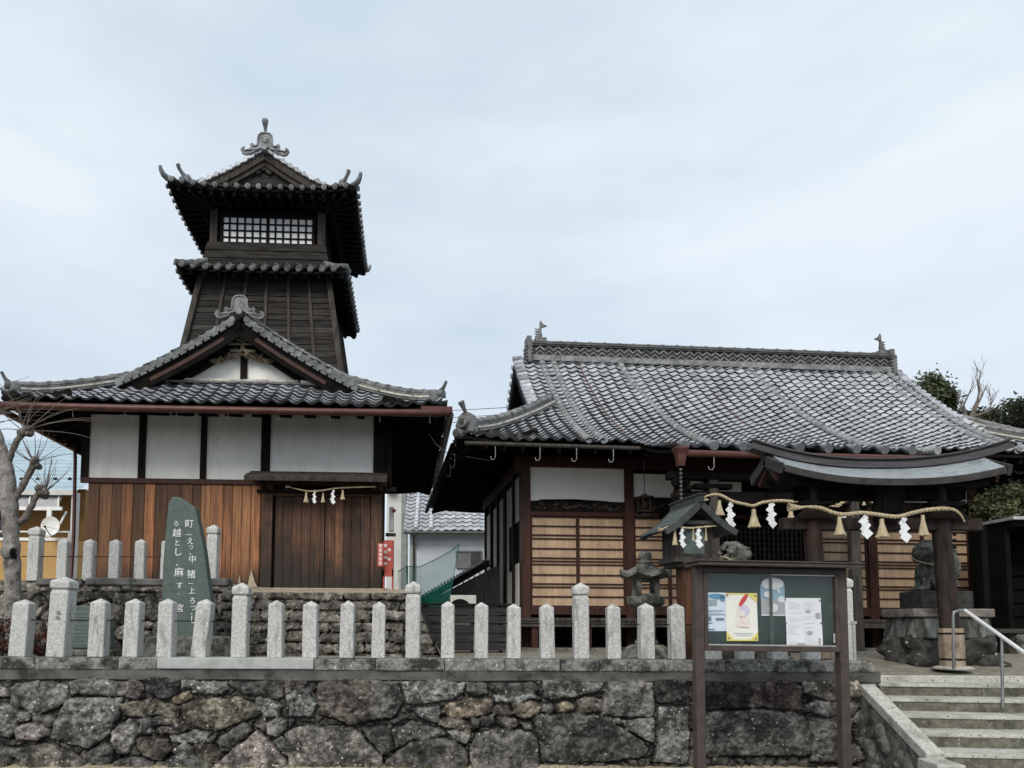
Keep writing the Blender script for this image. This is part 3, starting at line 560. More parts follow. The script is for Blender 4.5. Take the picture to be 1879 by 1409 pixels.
def HZ(x, y):
    sx = XW-abs(x); sf = min(y-YF, YB-y); z = zs_(max(0, sx))
    if sf < GY-YF+.02: z = min(z, zf_(max(0, sf)))
    return z+lift(x, y, XW, YF, YB)
# front and back skirts
for nm, sg in (('front_roof', 1), ('back_roof', -1)):
    mb = MB()
    def fp(u, s, sg=sg): y = YF+s if sg > 0 else YB-s; return V((u, y, zf_(s)+lift(u, y, XW, YF, YB)))
    lim = lambda s: XW-zs_inv(zf_(s))
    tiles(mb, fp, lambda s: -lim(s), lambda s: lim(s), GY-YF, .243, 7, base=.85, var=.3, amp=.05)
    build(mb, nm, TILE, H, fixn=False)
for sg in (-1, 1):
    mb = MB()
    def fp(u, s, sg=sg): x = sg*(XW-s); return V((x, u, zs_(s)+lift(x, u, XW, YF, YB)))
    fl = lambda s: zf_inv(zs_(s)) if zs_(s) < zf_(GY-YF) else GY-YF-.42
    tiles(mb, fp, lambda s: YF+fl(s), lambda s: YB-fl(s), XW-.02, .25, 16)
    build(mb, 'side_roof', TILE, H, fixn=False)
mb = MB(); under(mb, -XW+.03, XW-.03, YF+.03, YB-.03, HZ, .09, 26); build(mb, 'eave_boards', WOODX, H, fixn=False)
mb = MB()
for i in range(17):
    x = -3.25+i*.406
    mb.beam((x, YF+.07, HZ(x, YF+.1)-.17), (x, .1, HZ(0, -.05)-.42), .06, .09)
for i in range(18):
    y = -.95+i*.42
    for sg in (-1, 1): mb.beam((sg*(XW-.06), y, HZ(XW-.06, y)-.17), (sg*2.4, y, HZ(2.4, 2)-.18), .06, .09)
for sg in (-1, 1): mb.beam((sg*(XW-.1), YF+.1, E0-.06), (sg*2.4, -.05, 5.12), .10, .13)
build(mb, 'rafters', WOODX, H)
# body
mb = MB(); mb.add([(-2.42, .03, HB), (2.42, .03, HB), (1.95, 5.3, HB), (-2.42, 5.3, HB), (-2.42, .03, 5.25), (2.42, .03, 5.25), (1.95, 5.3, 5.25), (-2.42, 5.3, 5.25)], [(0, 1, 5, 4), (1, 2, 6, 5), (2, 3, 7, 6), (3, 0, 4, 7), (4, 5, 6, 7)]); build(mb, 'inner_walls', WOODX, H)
for a, b in [(-2.47, -1.66), (-1.56, -.65), (-.56, .35), (.49, 2.22)]:
    mb = MB(); mb.box(a, b, -.005, .05, 3.93 if b < 2 else 3.95, 5.16); build(mb, 'plaster_panel', PLASTER, H)
mb = MB()
for x, w in [(-2.53, .12), (-1.61, .115), (-.605, .10), (.42, .15), (2.32, .20), (2.49, .10)]: mb.box(x-w/2, x+w/2, -.045, .08, 3.86 if w < .19 else HB, 5.2)
mb.box(-2.6, 2.56, -.05, .02, 5.13, 5.2); build(mb, 'wall_posts', WOODD, H, bevel=.005)
mb = MB(); mb.box(-2.58, 2.45, -.065, .0, 3.84, 3.925); build(mb, 'lintel_beam', WOODR, H, bevel=.006)
PL = mat('plank', (.055, .024, .011), (.25, .112, .05), 9, (3.4, 3.4, .16), rough=.6, bump=.35, bscale=14, dirt=(.025, .016, .012), dscale=1.3, dlo=.56, dhi=.82, useatt=True, lo=.3, hi=.7)
mb = MB(); x = -2.46
while x < .36:
    w = random.uniform(.13, .21); w = min(w, .37-x); c = random.choice([.5, .75, 1.0, 1.3, 1.7]); mb.box(x+.003, x+w-.003, -.03+random.uniform(-.005, .005), .02, HB+.03, 3.845, col=(c*random.uniform(.9, 1.1), c, c)); x += w
    if w < .03: break
build(mb, 'plank_wall', PL, H, bevel=.004)
# dark weathered foot of the planks: its own board
mb = MB(); mb.box(-2.52, .4, -.055, -.02, HB-.04, HB+.05); build(mb, 'ground_sill', WOODD, H, bevel=.004)
PD = mat('door_plank', (.042, .02, .012), (.17, .078, .04), 8, (3.4, 3.4, .18), rough=.6, bump=.35, bscale=14, dirt=(.018, .013, .012), dscale=1.6, dlo=.45, dhi=.7, useatt=True)
for a, b in ((.60, 1.42), (1.43, 2.18)):
    mb = MB(); x = a
    while x < b-.02:
        w = min(random.uniform(.12, .17), b-x); c = random.choice([.6, .9, 1.2, 1.5]); mb.box(x+.002, x+w-.002, -.01+random.uniform(-.004, .004), .025, HB+.03, 3.66, col=c); x += w
    build(mb, 'door_leaf', PD, H, bevel=.003)
mb = MB(); mb.box(.38, .56, -.06, .03, HB, 3.84); mb.box(.56, 2.2, -.05, .03, 3.67, 3.78); mb.box(2.19, 2.38, -.062, .03, HB, 3.84); build(mb, 'door_frame', PD, H, bevel=.005)
mb = MB(); mb.box(.3, 2.5, -.22, .03, HB-.1, HB+.02); build(mb, 'door_sill', EARTH2, H, bevel=.01)
mb = MB(); M = Matrix.Translation((1.32, -.3, 3.96)) @ Matrix.Rotation(R(17), 4, 'X')
for k in range(4): mb.box(-1.13, 1.15, -.30+.15*k, -.155+.15*k, -.02+.012*(k % 2), .025+.012*(k % 2), M=M)
mb.box(-1.13, 1.15, -.31, -.29, -.055, .02, M=M); build(mb, 'door_canopy', WOODG, H, bevel=.004)
mb = MB()
for x in (.45, 2.3): mb.beam((x, -.02, 3.72), (x, -.45, 3.83), .05, .06)
mb.box(.3, 2.42, -.09, -.06, 3.70, 3.76); build(mb, 'canopy_brackets', WOODD, H)
def footstain(m, z0, z1):
    t = m.node_tree; L = t.links.new; b = t.nodes['Principled BSDF']; src = b.inputs['Base Color'].links[0].from_socket
    tc = N(t, 'ShaderNodeTexCoord'); sp = N(t, 'ShaderNodeSeparateXYZ'); L(tc.outputs['Object'], sp.inputs[0]); ns = N(t, 'ShaderNodeTexNoise'); ns.inputs['Scale'].default_value = 2.2; ns.inputs['Detail'].default_value = 4
    mp = N(t, 'ShaderNodeMapping'); mp.inputs['Scale'].default_value = (1.6, 1, .5); L(tc.outputs['Object'], mp.inputs[0]); L(mp.outputs[0], ns.inputs[0])
    a = N(t, 'ShaderNodeMath', operation='MULTIPLY_ADD'); L(ns.outputs[0], a.inputs[0]); a.inputs[1].default_value = -.9; L(sp.outputs[2], a.inputs[2])
    mr = N(t, 'ShaderNodeMapRange'); mr.inputs['From Min'].default_value = z0-.45; mr.inputs['From Max'].default_value = z1-.45; mr.inputs['To Min'].default_value = .92; mr.inputs['To Max'].default_value = 0; L(a.outputs[0], mr.inputs[0])
    mm = N(t, 'ShaderNodeMixRGB'); L(mr.outputs[0], mm.inputs[0]); L(src, mm.inputs[1]); mm.inputs[2].default_value = (.022, .017, .014, 1); L(mm.outputs[0], b.inputs['Base Color'])
footstain(PL, .05, .5); footstain(PD, .15, .75)
mb = MB()
for x0_, w_, h_ in ((.24, .07, .34), (.05, .035, .24)): mb.extr([(x0_-w_, HB-.05), (x0_+w_*2.2, HB-.05), (x0_+w_*.8, HB+h_*.4), (x0_, HB+h_)], Matrix.Translation((0, -.075, 0)), .03)
build(mb, 'mortar_patch', EARTH2, H)
# gutter, downpipe
gz = E0-.10
gy = YF-.04
mb = MB(); mb.sweep([V((-XW-.02+i*(2*XW+.06)/20, gy, gz+.018*abs(i/10-1)**3)) for i in range(21)], [(.055*math.cos(R(a)), .055*math.sin(R(a))) for a in range(0, 360, 36)], smooth=True); 
mb.box(XW-.42, XW+.07, YF-.05, YF+.05, gz+.03, gz+.12); build(mb, 'gutter', GUTR, H)
for sg in (-1, 1):
    mb = MB(); mb.tube([(sg*(XW+.04), YF, gz), (sg*(XW+.04), YB, gz)], .055, 10); build(mb, 'gutter', GUTR if sg < 0 else GUTD, H)
dp = [HF.hit(60, 806, 2.2), HF.hit(138, 828, 1.2), HF.hit(138, 850, 1.2), HF.hit(135, 985, 1.2), HF.hit(130, 1065, 1.0)]
mb = MB(); mb.tube([(-XW-.04, 3.0, gz)]+[dp[1], dp[2], dp[3], dp[4]], .032, 8); build(mb, 'downpipe', GUTR, H)
for i in range(9): x = -3.1+i*.78; mb = MB(); mb.tube([(x, YF+.0, gz+.04), (x, YF+.06, gz-.12)], .006, 5); build(mb, 'gutter_hook', ZINC, H)
# gable
zt = zs_(XW)
GW = 1.66; gb = zf_(GY-YF)
mb = MB(); pts = [(-GW+.05, gb-.05), (GW-.05, gb-.05)]+[(x, zs_(XW-abs(x))-.16) for x in (1.2, .8, .4, 0, -.4, -.8, -1.2)]
mb.extr(pts, Matrix.Translation((0, GY+.03, 0)), .05); build(mb, 'gable_plaster', PLASTER, H)
mb = MB(); mb.box(-.055, .055, GY-.04, GY+.02, gb, 6.1); build(mb, 'gable_post', WOODD, H)
mb = MB(); vx = [i*.13 for i in range(16)]
for sg in (-1, 1):
    P = [V((sg*x, -.27, zs_(XW-x)-.15)) for x in vx]; mb.sweep(P, [(-.025, -.16), (.025, -.16), (.025, .07), (-.025, .07)])
    P = [V((sg*x, -.16, zs_(XW-x)-.13)) for x in vx[:-1]]; mb.sweep(P, [(-.09, -.09), (.09, -.09), (.09, .06), (-.09, .06)])
    P = [V((sg*x, .0, zs_(XW-x)-.20)) for x in vx[:-2]]; mb.sweep(P, [(-.06, -.16), (.06, -.16), (.06, .02), (-.06, .02)])
build(mb, 'bargeboard', WOODX, H)
mb = MB()
for sg in (-1, 1):
    P = [V((sg*x, -.295, zs_(XW-x)-.22)) for x in vx[2:12]]; mb.sweep(P, [(-.01, -.03), (.01, -.03), (.01, .03), (-.01, .03)])
build(mb, 'bargeboard_trim', WOODR, H)
# verge tiles (discs along the gable edge) and ridges
mb = MB()
for sg in (-1, 1):
    x = .12
    while x < 1.98:
        z = zs_(XW-x); sl = math.atan(.30+.122*(XW-x)); c = random.uniform(.7, 1.2)
        mb.tube([(sg*x, -.36, z-.005), (sg*x, .2, z+.03)], .052, 10, col=c)
        Mx = Matrix.Translation((sg*(x+.055), -.31, z-.045)) @ Matrix.Rotation(sg*sl, 4, 'Y'); mb.box(-.055, .055, -.04, .0, -.075, .04, M=Mx, col=c*.8); x += .125
build(mb, 'verge_tiles', TILED, H, fixn=True)
mb = MB()
for sg in (-1, 1):
    P = [V((sg*x, -.08, zs_(XW-x)+.03)) for x in [.1+.15*i for i in range(13)]]; ridge(mb, P, .17, 2, .04, .068, .26)
ridge(mb, [V((0, -.25, zt+.04)), V((0, YB-1.0, zt+.04))], .26, 4, .05, .08, .3); build(mb, 'ridge', RIDGE, H)
mb = MB(); onigawara(mb, Matrix.Translation((0, -.33, zt-.01)), .54, crest=False); build(mb, 'ridge_end_ornament', RIDGE, H)
# hip ridges
for sy in (0, 1):
    for sg in (-1, 1):
        P = []
        for i in range(10):
            s = (GY-YF)*(1-i/9.); x = XW-zs_inv(zf_(s)); y = YF+s if sy == 0 else YB-s; P.append(V((sg*x, y, zf_(s)+lift(x, y, XW, YF, YB)+.03)))
        mb = MB(); ridge(mb, P[:-1], .17, 3, .042, .07, .25); d = (P[-1]-P[-3]); d.z = 0; d.normalize()
        mm = MB(); mm.sweep([p+V((0, 0, .045)) for p in P[:-1]], [(-.095, 0), (.095, 0), (.095, .03), (-.095, .03)])
        hr = build(mb, 'hip_ridge', RIDGE, H); build(mm, 'mortar_course', MORTAR, hr)
        mb = MB(); pe = P[-2]; ang = math.atan2(d.x, -d.y); M = Matrix.Translation(pe+V((0, 0, .02))) @ Matrix.Rotation(ang, 4, 'Z')
        mb.lathe([(.10, -.05), (.115, .04), (.10, .13), (.05, .18)], 10, o=tuple(pe), smooth=True)
        mb.tube([M @ V((0, -.16, .08)), M @ V((0, -.0, .08))], .07, 10)
        tip(mb, pe+V((0, 0, .11)), d, .22, .038); build(mb, 'corner_ornament', TILED, hr)
# white flashing pieces at the gable foot
mb = MB(); mb.box(-1.28, .95, GY-.14, GY-.01, gb+.0, gb+.045, M=Matrix.Identity(4)); mb.beam((-1.9, -.15, gb-.09), (-1.25, -.02, gb+.03), .12, .05); build(mb, 'flashing', MORTAR, H)
mb = MB(); mb.beam((1.0, -.12, gb-.02), (1.75, -.12, gb-.10), .13, .04); build(mb, 'flashing', MORTAR, H)
mb = MB(); ridge(mb, [V((-1.3, GY-.1, gb-.04)), V((1.0, GY-.1, gb-.04))], .16, 1, .035, .03, .3); build(mb, 'flashing_tiles', RIDGE, H)
# gable carving
mb = MB(); rr = random.Random(3)
for i in range(60):
    t = rr.uniform(-1, 1); x = t*.52; z = 6.13-abs(t)*.2+rr.uniform(-.06, .07)*(1.2-abs(t)); mb.ball((x, -.02+rr.uniform(-.05, .03), z), (rr.uniform(.03, .08), .03, rr.uniform(.02, .035)), 5, M=Matrix.Rotation(rr.uniform(-1, 1), 3, 'Y'), col=rr.uniform(.7, 2.6))
build(mb, 'gable_carving', mat('carving', (.05, .035, .025), (.11, .085, .06), 12, useatt=True, bump=.4), H)
mb = MB(); mb.box(-.26, .26, -.1, .04, 6.22, 6.25); mb.box(-.2, .0, -.09, .04, 6.10, 6.14); mb.box(.03, .22, -.09, .04, 6.10, 6.14); mb.box(-.1, .1, -.09, .04, 6.28, 6.33); mb.box(-.035, .035, -.09, .04, 6.12, 6.38)
build(mb, 'carving_bracket', mat('bracket_wood', (.16, .13, .085), (.3, .26, .18), 9), H, bevel=.006)
# ------------------------------------------------------------------ tower
TX, TY = .05, 2.7
def frust(mb, z0, h0, z1, h1, nb, t=.018, c0=1):
    for k in range(nb):
        za = z0+(z1-z0)*k/nb; zb = z0+(z1-z0)*(k+1)/nb; ha = h0+(h1-h0)*k/nb; hb = h0+(h1-h0)*(k+1)/nb; c = random.uniform(.6, 1.25)*c0
        p = []
        for h, z in ((ha+t, za), (hb+.002, zb+.004)): p += [V((TX+i*h, TY+j*h, z)) for i, j in ((-1, -1), (1, -1), (1, 1), (-1, 1))]
        mb.add(p, [(0, 3, 2, 1), (4, 5, 6, 7), (0, 1, 5, 4), (1, 2, 6, 5), (2, 3, 7, 6), (3, 0, 4, 7)], col=c)
mb = MB(); frust(mb, 5.3, 1.60, 8.25, 1.16, 24); TB = build(mb, 'tower_body', BOARD, H, bevel=.0)
ZB[TB.name] = HB
def hw(z): return 1.60+(1.16-1.60)*(z-5.3)/2.95
mb = MB()
for f in (-1, -.62, -.29, .03, .36, .68, 1):
    for sd_i in range(4):
        M = Matrix.Translation((TX, TY, 0)) @ Matrix.Rotation(sd_i*math.pi/2, 4, 'Z')
        a, b = hw(5.4)+.03, hw(8.2)+.03; mb.beam(M @ V((f*a, -a, 5.4)), M @ V((f*b, -b, 8.2)), .055 if abs(f) < 1 else .10, .03 if abs(f) < 1 else .10, up=(0, 1, 0) if sd_i % 2 == 0 else (1, 0, 0))
build(mb, 'battens', WOODG, TB)
def sq_roof(parent, z0, hwid, ztop, htop, nc, tw, disc, lft, name):
    """pent roof round the tower"""
    def zz(s): q = s/(hwid-htop); return z0+(ztop-z0)*(.75*q+.25*q*q)
    lf = lambda x: lft*(max(0, abs(x)-hwid*.45)/(hwid*.55))**2.2
    for k in range(4):
        M = Matrix.Translation((TX, TY, 0)) @ Matrix.Rotation(k*math.pi/2, 4, 'Z'); mb = MB()
        fp = lambda u, s: M @ V((u, -hwid+s, zz(s)+lf(u)*(1-s/(hwid-htop))))
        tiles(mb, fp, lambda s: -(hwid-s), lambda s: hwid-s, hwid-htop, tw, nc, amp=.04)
        u = -hwid+.12
        while u < hwid-.05 and disc:
            mb.tube([M @ V((u, -hwid-.05, zz(0)+lf(u)+.02)), M @ V((u, -hwid+.14, zz(.15)+lf(u)+.03))], .055, 10, col=random.uniform(.8, 1.5))
            mb.tube([M @ V((u, -hwid-.056, zz(0)+lf(u)+.02)), M @ V((u, -hwid-.04, zz(0)+lf(u)+.02))], .036, 10, col=.5); u += tw
        rf = build(mb, name, TILED, parent, fixn=False); mb = MB()
        n = 10; a = []; b = []
        for i in range(n+1):
            u = -hwid+.03+(2*hwid-.06)*i/n; a.append(M @ V((u, -hwid+.02, zz(0)+lf(u)-.045))); hh = htop*(u/hwid); b.append(M @ V((hh, -htop, ztop-.10)))
        up_ = [p+V((0, 0, .05)) for p in a]
        mb.add(a+b, [(i, i+1, n+2+i, n+1+i) for i in range(n)]); mb.add(a+up_, [(i, i+1, n+2+i, n+1+i) for i in range(n)])
        for i in range(1, 12):
            u = -hwid+2*hwid*i/12; hh = max(-htop, min(htop, u)); mb.beam(M @ V((u, -hwid+.05, zz(0)+lf(u)-.08)), M @ V((hh if abs(u) > htop else u, -htop, ztop-.15)), .045, .06)
        mb.beam(M @ V((-hwid+.05, -hwid+.05, zz(0)+lf(hwid)-.09)), M @ V((-htop, -htop, ztop-.14)), .08, .10)
        build(mb, 'eave_rafters', WOODX, parent, fixn=False)
        mb = MB(); P = [fp(-(hwid-s), s)+V((0, 0, .03)) for s in [(hwid-htop)*(1-i/7.) for i in range(8)]]; ridge(mb, P, .12, 1, .04, .055, .2); build(mb, 'corner_ridge', RIDGE, parent)
        if lft > .1:
            d = (P[-1]-P[-3]); d.z = 0; d.normalize(); mb = MB(); pe = P[-1]
            mb.tube([pe-d*.12, pe+d*.02, pe+d*.12+V((0, 0, .06)), pe+d*.2+V((0, 0, .16)), pe+d*.24+V((0, 0, .26))], [.07, .07, .055, .045, .03], 8)
            p2 = P[-3]+V((0, 0, .08)); mb.tube([p2-d*.1, p2+d*.05+V((0, 0, .06)), p2+d*.16+V((0, 0, .16)), p2+d*.22+V((0, 0, .24))], [.08, .07, .05, .045], 8)
            build(mb, 'corner_ornament', TILED, parent)
sq_roof(TB, 8.10, 1.58, 8.42, 1.12, 3, .215, True, .05, 'lower_tower_roof')
# upper storey
mb = MB(); frust(mb, 8.35, 1.20, 8.86, 1.12, 3, .02, .8); build(mb, 'tower_skirt_boards', BOARD, TB)
mb = MB(); mb.box(TX-1.0, TX+1.0, TY-1.0, TY+1.0, 8.8, 9.7); build(mb, 'tower_chamber', WOODX, TB)
for i, j in ((-1, -1), (1, -1), (1, 1), (-1, 1)): mb = MB(); mb.box(TX+i*1.03-.07, TX+i*1.03+.07, TY+j*1.03-.07, TY+j*1.03+.07, 8.84, 9.55); build(mb, 'corner_post', WOODG, TB, bevel=.01)
mb = MB()
for k in range(4):
    M = Matrix.Translation((TX, TY, 0)) @ Matrix.Rotation(k*math.pi/2, 4, 'Z'); mb.box(-.98, .98, -1.07, -.98, 8.82, 8.9, M=M); mb.box(-.98, .98, -1.06, -.98, 9.42, 9.5, M=M)
build(mb, 'sill_rails', WOODD, TB, bevel=.006)
WP = mat('window_paper', (.88, .89, .9), (.92, .93, .94), 3, rough=.4, bump=0, spec=.5)
for k in range(4):
    M = Matrix.Translation((TX, TY, 0)) @ Matrix.Rotation(k*math.pi/2, 4, 'Z')
    mb = MB(); mb.box(-.88, .88, -1.035, -1.005, 8.88, 9.43, M=M); w = build(mb, 'paper_window', WP, TB)
    mb = MB()
    for i in range(13): x = -.88+1.76*i/12; ww = .016 if i not in (0, 6, 12) else .03; mb.box(x-ww, x+ww, -1.065, -1.03, 8.89, 9.42, M=M)
    for i in range(6): z = 8.86+.138*i; mb.box(-.88, .88, -1.058, -1.028, z-.013, z+.013, M=M)
    build(mb, 'window_lattice', WOODD, TB)
# top roof: hip-and-gable, gable to the front and back
UE, UH = 9.60, 1.75
def uz(s): return UE+.27*s+.138*s*s
GS = .34
def ul(x, y): return .15*(max(0, abs(x)-.5)/1.33)**2.3*(max(0, abs(y)-.5)/1.33)**2.3
def UZ(X, Y): x, y = X-TX, Y-TY; return min(uz(max(0, UH-abs(x))), uz(UH-abs(y)) if UH-abs(y) < GS+.01 else 99)+ul(x, y)
for k in range(4):
    M = Matrix.Translation((TX, TY, 0)) @ Matrix.Rotation(k*math.pi/2, 4, 'Z'); mb = MB()
    fp = lambda u, s: M @ V((u, -UH+s, uz(s)+ul(u, -UH+s)))
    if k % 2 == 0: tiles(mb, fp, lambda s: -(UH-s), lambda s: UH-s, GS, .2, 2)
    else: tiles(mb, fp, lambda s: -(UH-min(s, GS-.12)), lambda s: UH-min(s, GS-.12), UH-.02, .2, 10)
    u = -UH+.1
    while u < UH-.05:
        z = uz(0)+ul(u, UH)+.01; mb.tube([M @ V((u, -UH-.05, z)), M @ V((u, -UH+.12, z+.03))], .048, 10, col=random.uniform(.8, 1.5)); mb.tube([M @ V((u, -UH-.056, z)), M @ V((u, -UH-.04, z))], .03, 8, col=.55); u += .2
    rf = build(mb, 'upper_tower_roof', TILED, TB, fixn=False)
    mb = MB(); n = 12; a = []; b = []
    for i in range(n+1): u = -UH+.03+(2*UH-.06)*i/n; a.append(M @ V((u, -UH+.02, uz(0)+ul(u, UH)-.06))); b.append(M @ V((u/UH*1.0, -1.0, 9.66)))
    up_ = [p+V((0, 0, .055)) for p in a]; mb.add(a+b, [(i, i+1, n+2+i, n+1+i) for i in range(n)]); mb.add(a+up_, [(i, i+1, n+2+i, n+1+i) for i in range(n)])
    for i in range(1, 17): u = -UH+2*UH*i/17; mb.beam(M @ V((u, -UH+.05, uz(0)+ul(u, UH)-.10)), M @ V((u if abs(u) < 1 else math.copysign(1, u), -.98, 9.58)), .05, .075)
    mb.beam(M @ V((-UH+.04, -UH+.04, uz(0)+.19-.12)), M @ V((-1, -1, 9.56)), .09, .12); mb.box(-1.3, 1.3, -1.32, -1.24, 9.52, 9.58, M=M)
    build(mb, 'eave_rafters', WOODX, TB, fixn=False)
    mb = MB(); P = [fp(-(UH-s), s)+V((0, 0, .03)) for s in [.75*(1-i/8.) for i in range(9)]]
    P = [M @ V((-(UH-s), -UH+s, uz(s)+ul(UH-s, UH-s)+.03)) for s in [.80*(1-i/8.) for i in range(9)]]
    ridge(mb, P[:-2], .15, 2, .045, .06, .2); d = (P[-1]-P[-3]); d.z = 0; d.normalize(); build(mb, 'corner_ridge', RIDGE, TB)
    mb = MB(); pe = P[-1]; mb.tube([P[-3], pe-d*.03, pe+d*.05+V((0, 0, .03)), pe+d*.10+V((0, 0, .10)), pe+d*.12+V((0, 0, .17))], [.05, .06, .05, .04, .03], 8)
    p2 = P[-4]+V((0, 0, .12)); mb.lathe([(.09, -.12), (.10, 0), (.05, .1)], 8, o=tuple(p2)); mb.tube([p2, p2+d*.05+V((0, 0, .05)), p2+d*.12+V((0, 0, .11)), p2+d*.17+V((0, 0, .16)), p2+d*.2+V((0, 0, .23))], [.05, .045, .035, .035, .04], 8); build(mb, 'corner_ornament', TILED, TB)
zt2 = uz(UH)
gy = TY-UH+GS
for sg, yy in ((1, gy), (-1, 2*TY-gy)):
    mb = MB(); mb.extr([(-1.2, uz(GS)-.05), (1.2, uz(GS)-.05)]+[(x, uz(UH-abs(x))-.12) for x in (.8, .4, 0, -.4, -.8)], Matrix.Translation((TX, yy, 0)), .04); g = build(mb, 'tower_gable', BOARD, TB)
    mb = MB(); vx = [i*.1 for i in range(14)]
    for s2 in (-1, 1):
        mb.sweep([V((TX+s2*x, yy-sg*.12, uz(UH-x)-.09)) for x in vx], [(-.02, -.09), (.02, -.09), (.02, .05), (-.02, .05)]); mb.sweep([V((TX+s2*x, yy-sg*.07, uz(UH-x)-.14)) for x in vx[:-1]], [(-.03, -.13), (.03, -.13), (.03, .03), (-.03, .03)])
    build(mb, 'bargeboard', WOODG, TB)
    mb = MB()
    for s2 in (-1, 1):
        x = .1
        while x < 1.3:
            z = uz(UH-x); c = random.uniform(.9, 1.6); mb.tube([(TX+s2*x, yy-sg*.19, z), (TX+s2*x, yy+sg*.1, z+.02)], .045, 10, col=c); mb.beam((TX+s2*(x-.05), yy-sg*.14, z+.02), (TX+s2*(x+.06), yy-sg*.14, z-.05), .1, .04, col=c); x += .13
        ridge(mb, [V((TX+s2*x, yy+sg*.05, uz(UH-x)+.03)) for x in [.12+.12*i for i in range(11)]], .14, 1, .035, .055, .22)
    build(mb, 'verge_tiles', TILE, TB)
    mb = MB()
    for i in range(14): t = random.uniform(-1, 1); mb.ball((TX+t*.14, yy-sg*.06, zt2-.36+random.uniform(-.08, .08)), (.05, .03, .04), 5, col=random.uniform(.8, 1.6))
    build(mb, 'gable_carving', BOARD, TB)
mb = MB(); ridge(mb, [V((TX, gy-.1, zt2+.03)), V((TX, 2*TY-gy+.1, zt2+.03))], .22, 3, .05, .075, .3); build(mb, 'ridge', RIDGE, TB)
mb = MB(); onigawara(mb, Matrix.Translation((TX+.02, gy-.2, zt2-.10)), .60, horn=True); build(mb, 'ridge_end_ornament', TILED, TB); mb = MB(); onigawara(mb, Matrix.Translation((TX, 2*TY-gy+.2, zt2-.10)) @ Matrix.Rotation(math.pi, 4, 'Z'), .62, horn=True); build(mb, 'ridge_end_ornament', TILED, TB)
# ================================================================== WORSHIP HALL
th2 = R(4.9); p0 = at(965, 1110, 13.8); QF = Frame((p0.x, p0.y), th2); QB = 1.08
Q = thing('worship_hall', (p0.x, p0.y, QB), 'wide shrine hall with a big grey tiled roof, white upper panels and tan sliding doors', 'shrine hall', rz=th2, zb=QB)
ZE = 4.60; EX0, EX1 = -1.38, 10.1; EY0, EY1 = -1.2, 6.5; GX0, GX1 = .72, 8.98; RY = 2.65
def qm(s): return ZE+.40*s+.085*s*s if s < 0 else ZE+.43*s+.0765*s*s
def ql(x, y): return .13*max(0, (abs(x-4.36)-4.4)/1.35)**2*max(0, (abs(y-RY)-2.6)/1.25)**2
HS = GX0-EX0
mb = MB()
tw = .226; S = RY-EY0
def fpf(u, s): return V((u, EY0+s, qm(s)+ql(u, EY0+s)))
lo = lambda s: EX0+min(s, HS) if s < HS-.01 else GX0-.42
hi = lambda s: EX1-min(s, EX1-GX1) if s < EX1-GX1 else GX1+.25
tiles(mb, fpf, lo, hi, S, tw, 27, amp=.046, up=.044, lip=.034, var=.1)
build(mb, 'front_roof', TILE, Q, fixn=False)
mb = MB(); PX0, PX1 = 1.72, 5.75
def fpp(u, s): return V((u, EY0-1.42+s, qm(-1.42+s)+.02))
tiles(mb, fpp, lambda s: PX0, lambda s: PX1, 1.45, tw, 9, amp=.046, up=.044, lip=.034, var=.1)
u = PX0+.2
while u < PX1:
    mb.tube([(u, EY0-1.5, qm(-1.42)+.03), (u, EY0-1.3, qm(-1.3)+.06)], .07, 12, col=.35); u += tw*2
build(mb, 'porch_roof', TILE, Q, fixn=False)
mb = MB(); fpb = lambda u, s: V((u, EY1-s, qm(s)+ql(u, EY1-s)))
tiles(mb, fpb, lo, hi, S, .45, 12); build(mb, 'back_roof', TILED, Q, fixn=False)
for sg, nm in ((0, 'side_roof'), (1, 'side_roof')):
    mb = MB()
    if sg == 0: fp = lambda u, s: V((EX0+s, u, qm(s)+ql(EX0+s, u)))
    else: fp = lambda u, s: V((EX1-s, u, qm(s)+ql(EX1-s, u)))
    W_ = HS if sg == 0 else EX1-GX1
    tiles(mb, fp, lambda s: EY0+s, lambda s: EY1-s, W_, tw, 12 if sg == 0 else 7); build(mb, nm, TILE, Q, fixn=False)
# cover-tile rows, verge rows
mb = MB()
def coverrow(x, s0, s1, r=.062, dx=0, c=1.0):
    n = int((s1-s0)/.14)
    for i in range(n):
        a = s1+(s0-s1)*i/n; b = s1+(s0-s1)*(i+1)/n; f = qm
        cc = random.uniform(.8, 1.15)*c; mb.tube([V((x+dx*(s1-a), EY0+a, f(a)+.055)), V((x+dx*(s1-b), EY0+b-.02, f(b)+.06))], [r*.92, r*1.08], 10, col=cc)
CT_ = mat('cover_tile', (.20, .205, .21), (.36, .37, .38), 9, rough=.6, bump=.2, dirt=(.2, .19, .17), dscale=5, useatt=True)
for x, s0, dx in ((.86, 0, 0), (1.12, 0, 0), (8.62, 0, 0), (8.92, 0, 0), (2.62, -1.42, .075), (5.6, -1.42, .075)):
    mb = MB(); coverrow(x, s0, S, dx=dx); build(mb, 'cover_tile_row', CT_, Q)
RUST = mat('rust_stain_strip', (.09, .045, .035), (.16, .09, .07), 9, bump=0)
for x in (1.62, 4.2):
    mb = MB(); mb.sweep([V((x+.06, EY0+s, qm(s)+.075)) for s in [S-.1-i*.15 for i in range(22)]], [(-.008, 0), (.008, 0), (.008, .012), (-.008, .012)]); build(mb, 'rusty_wire', RUST, Q)
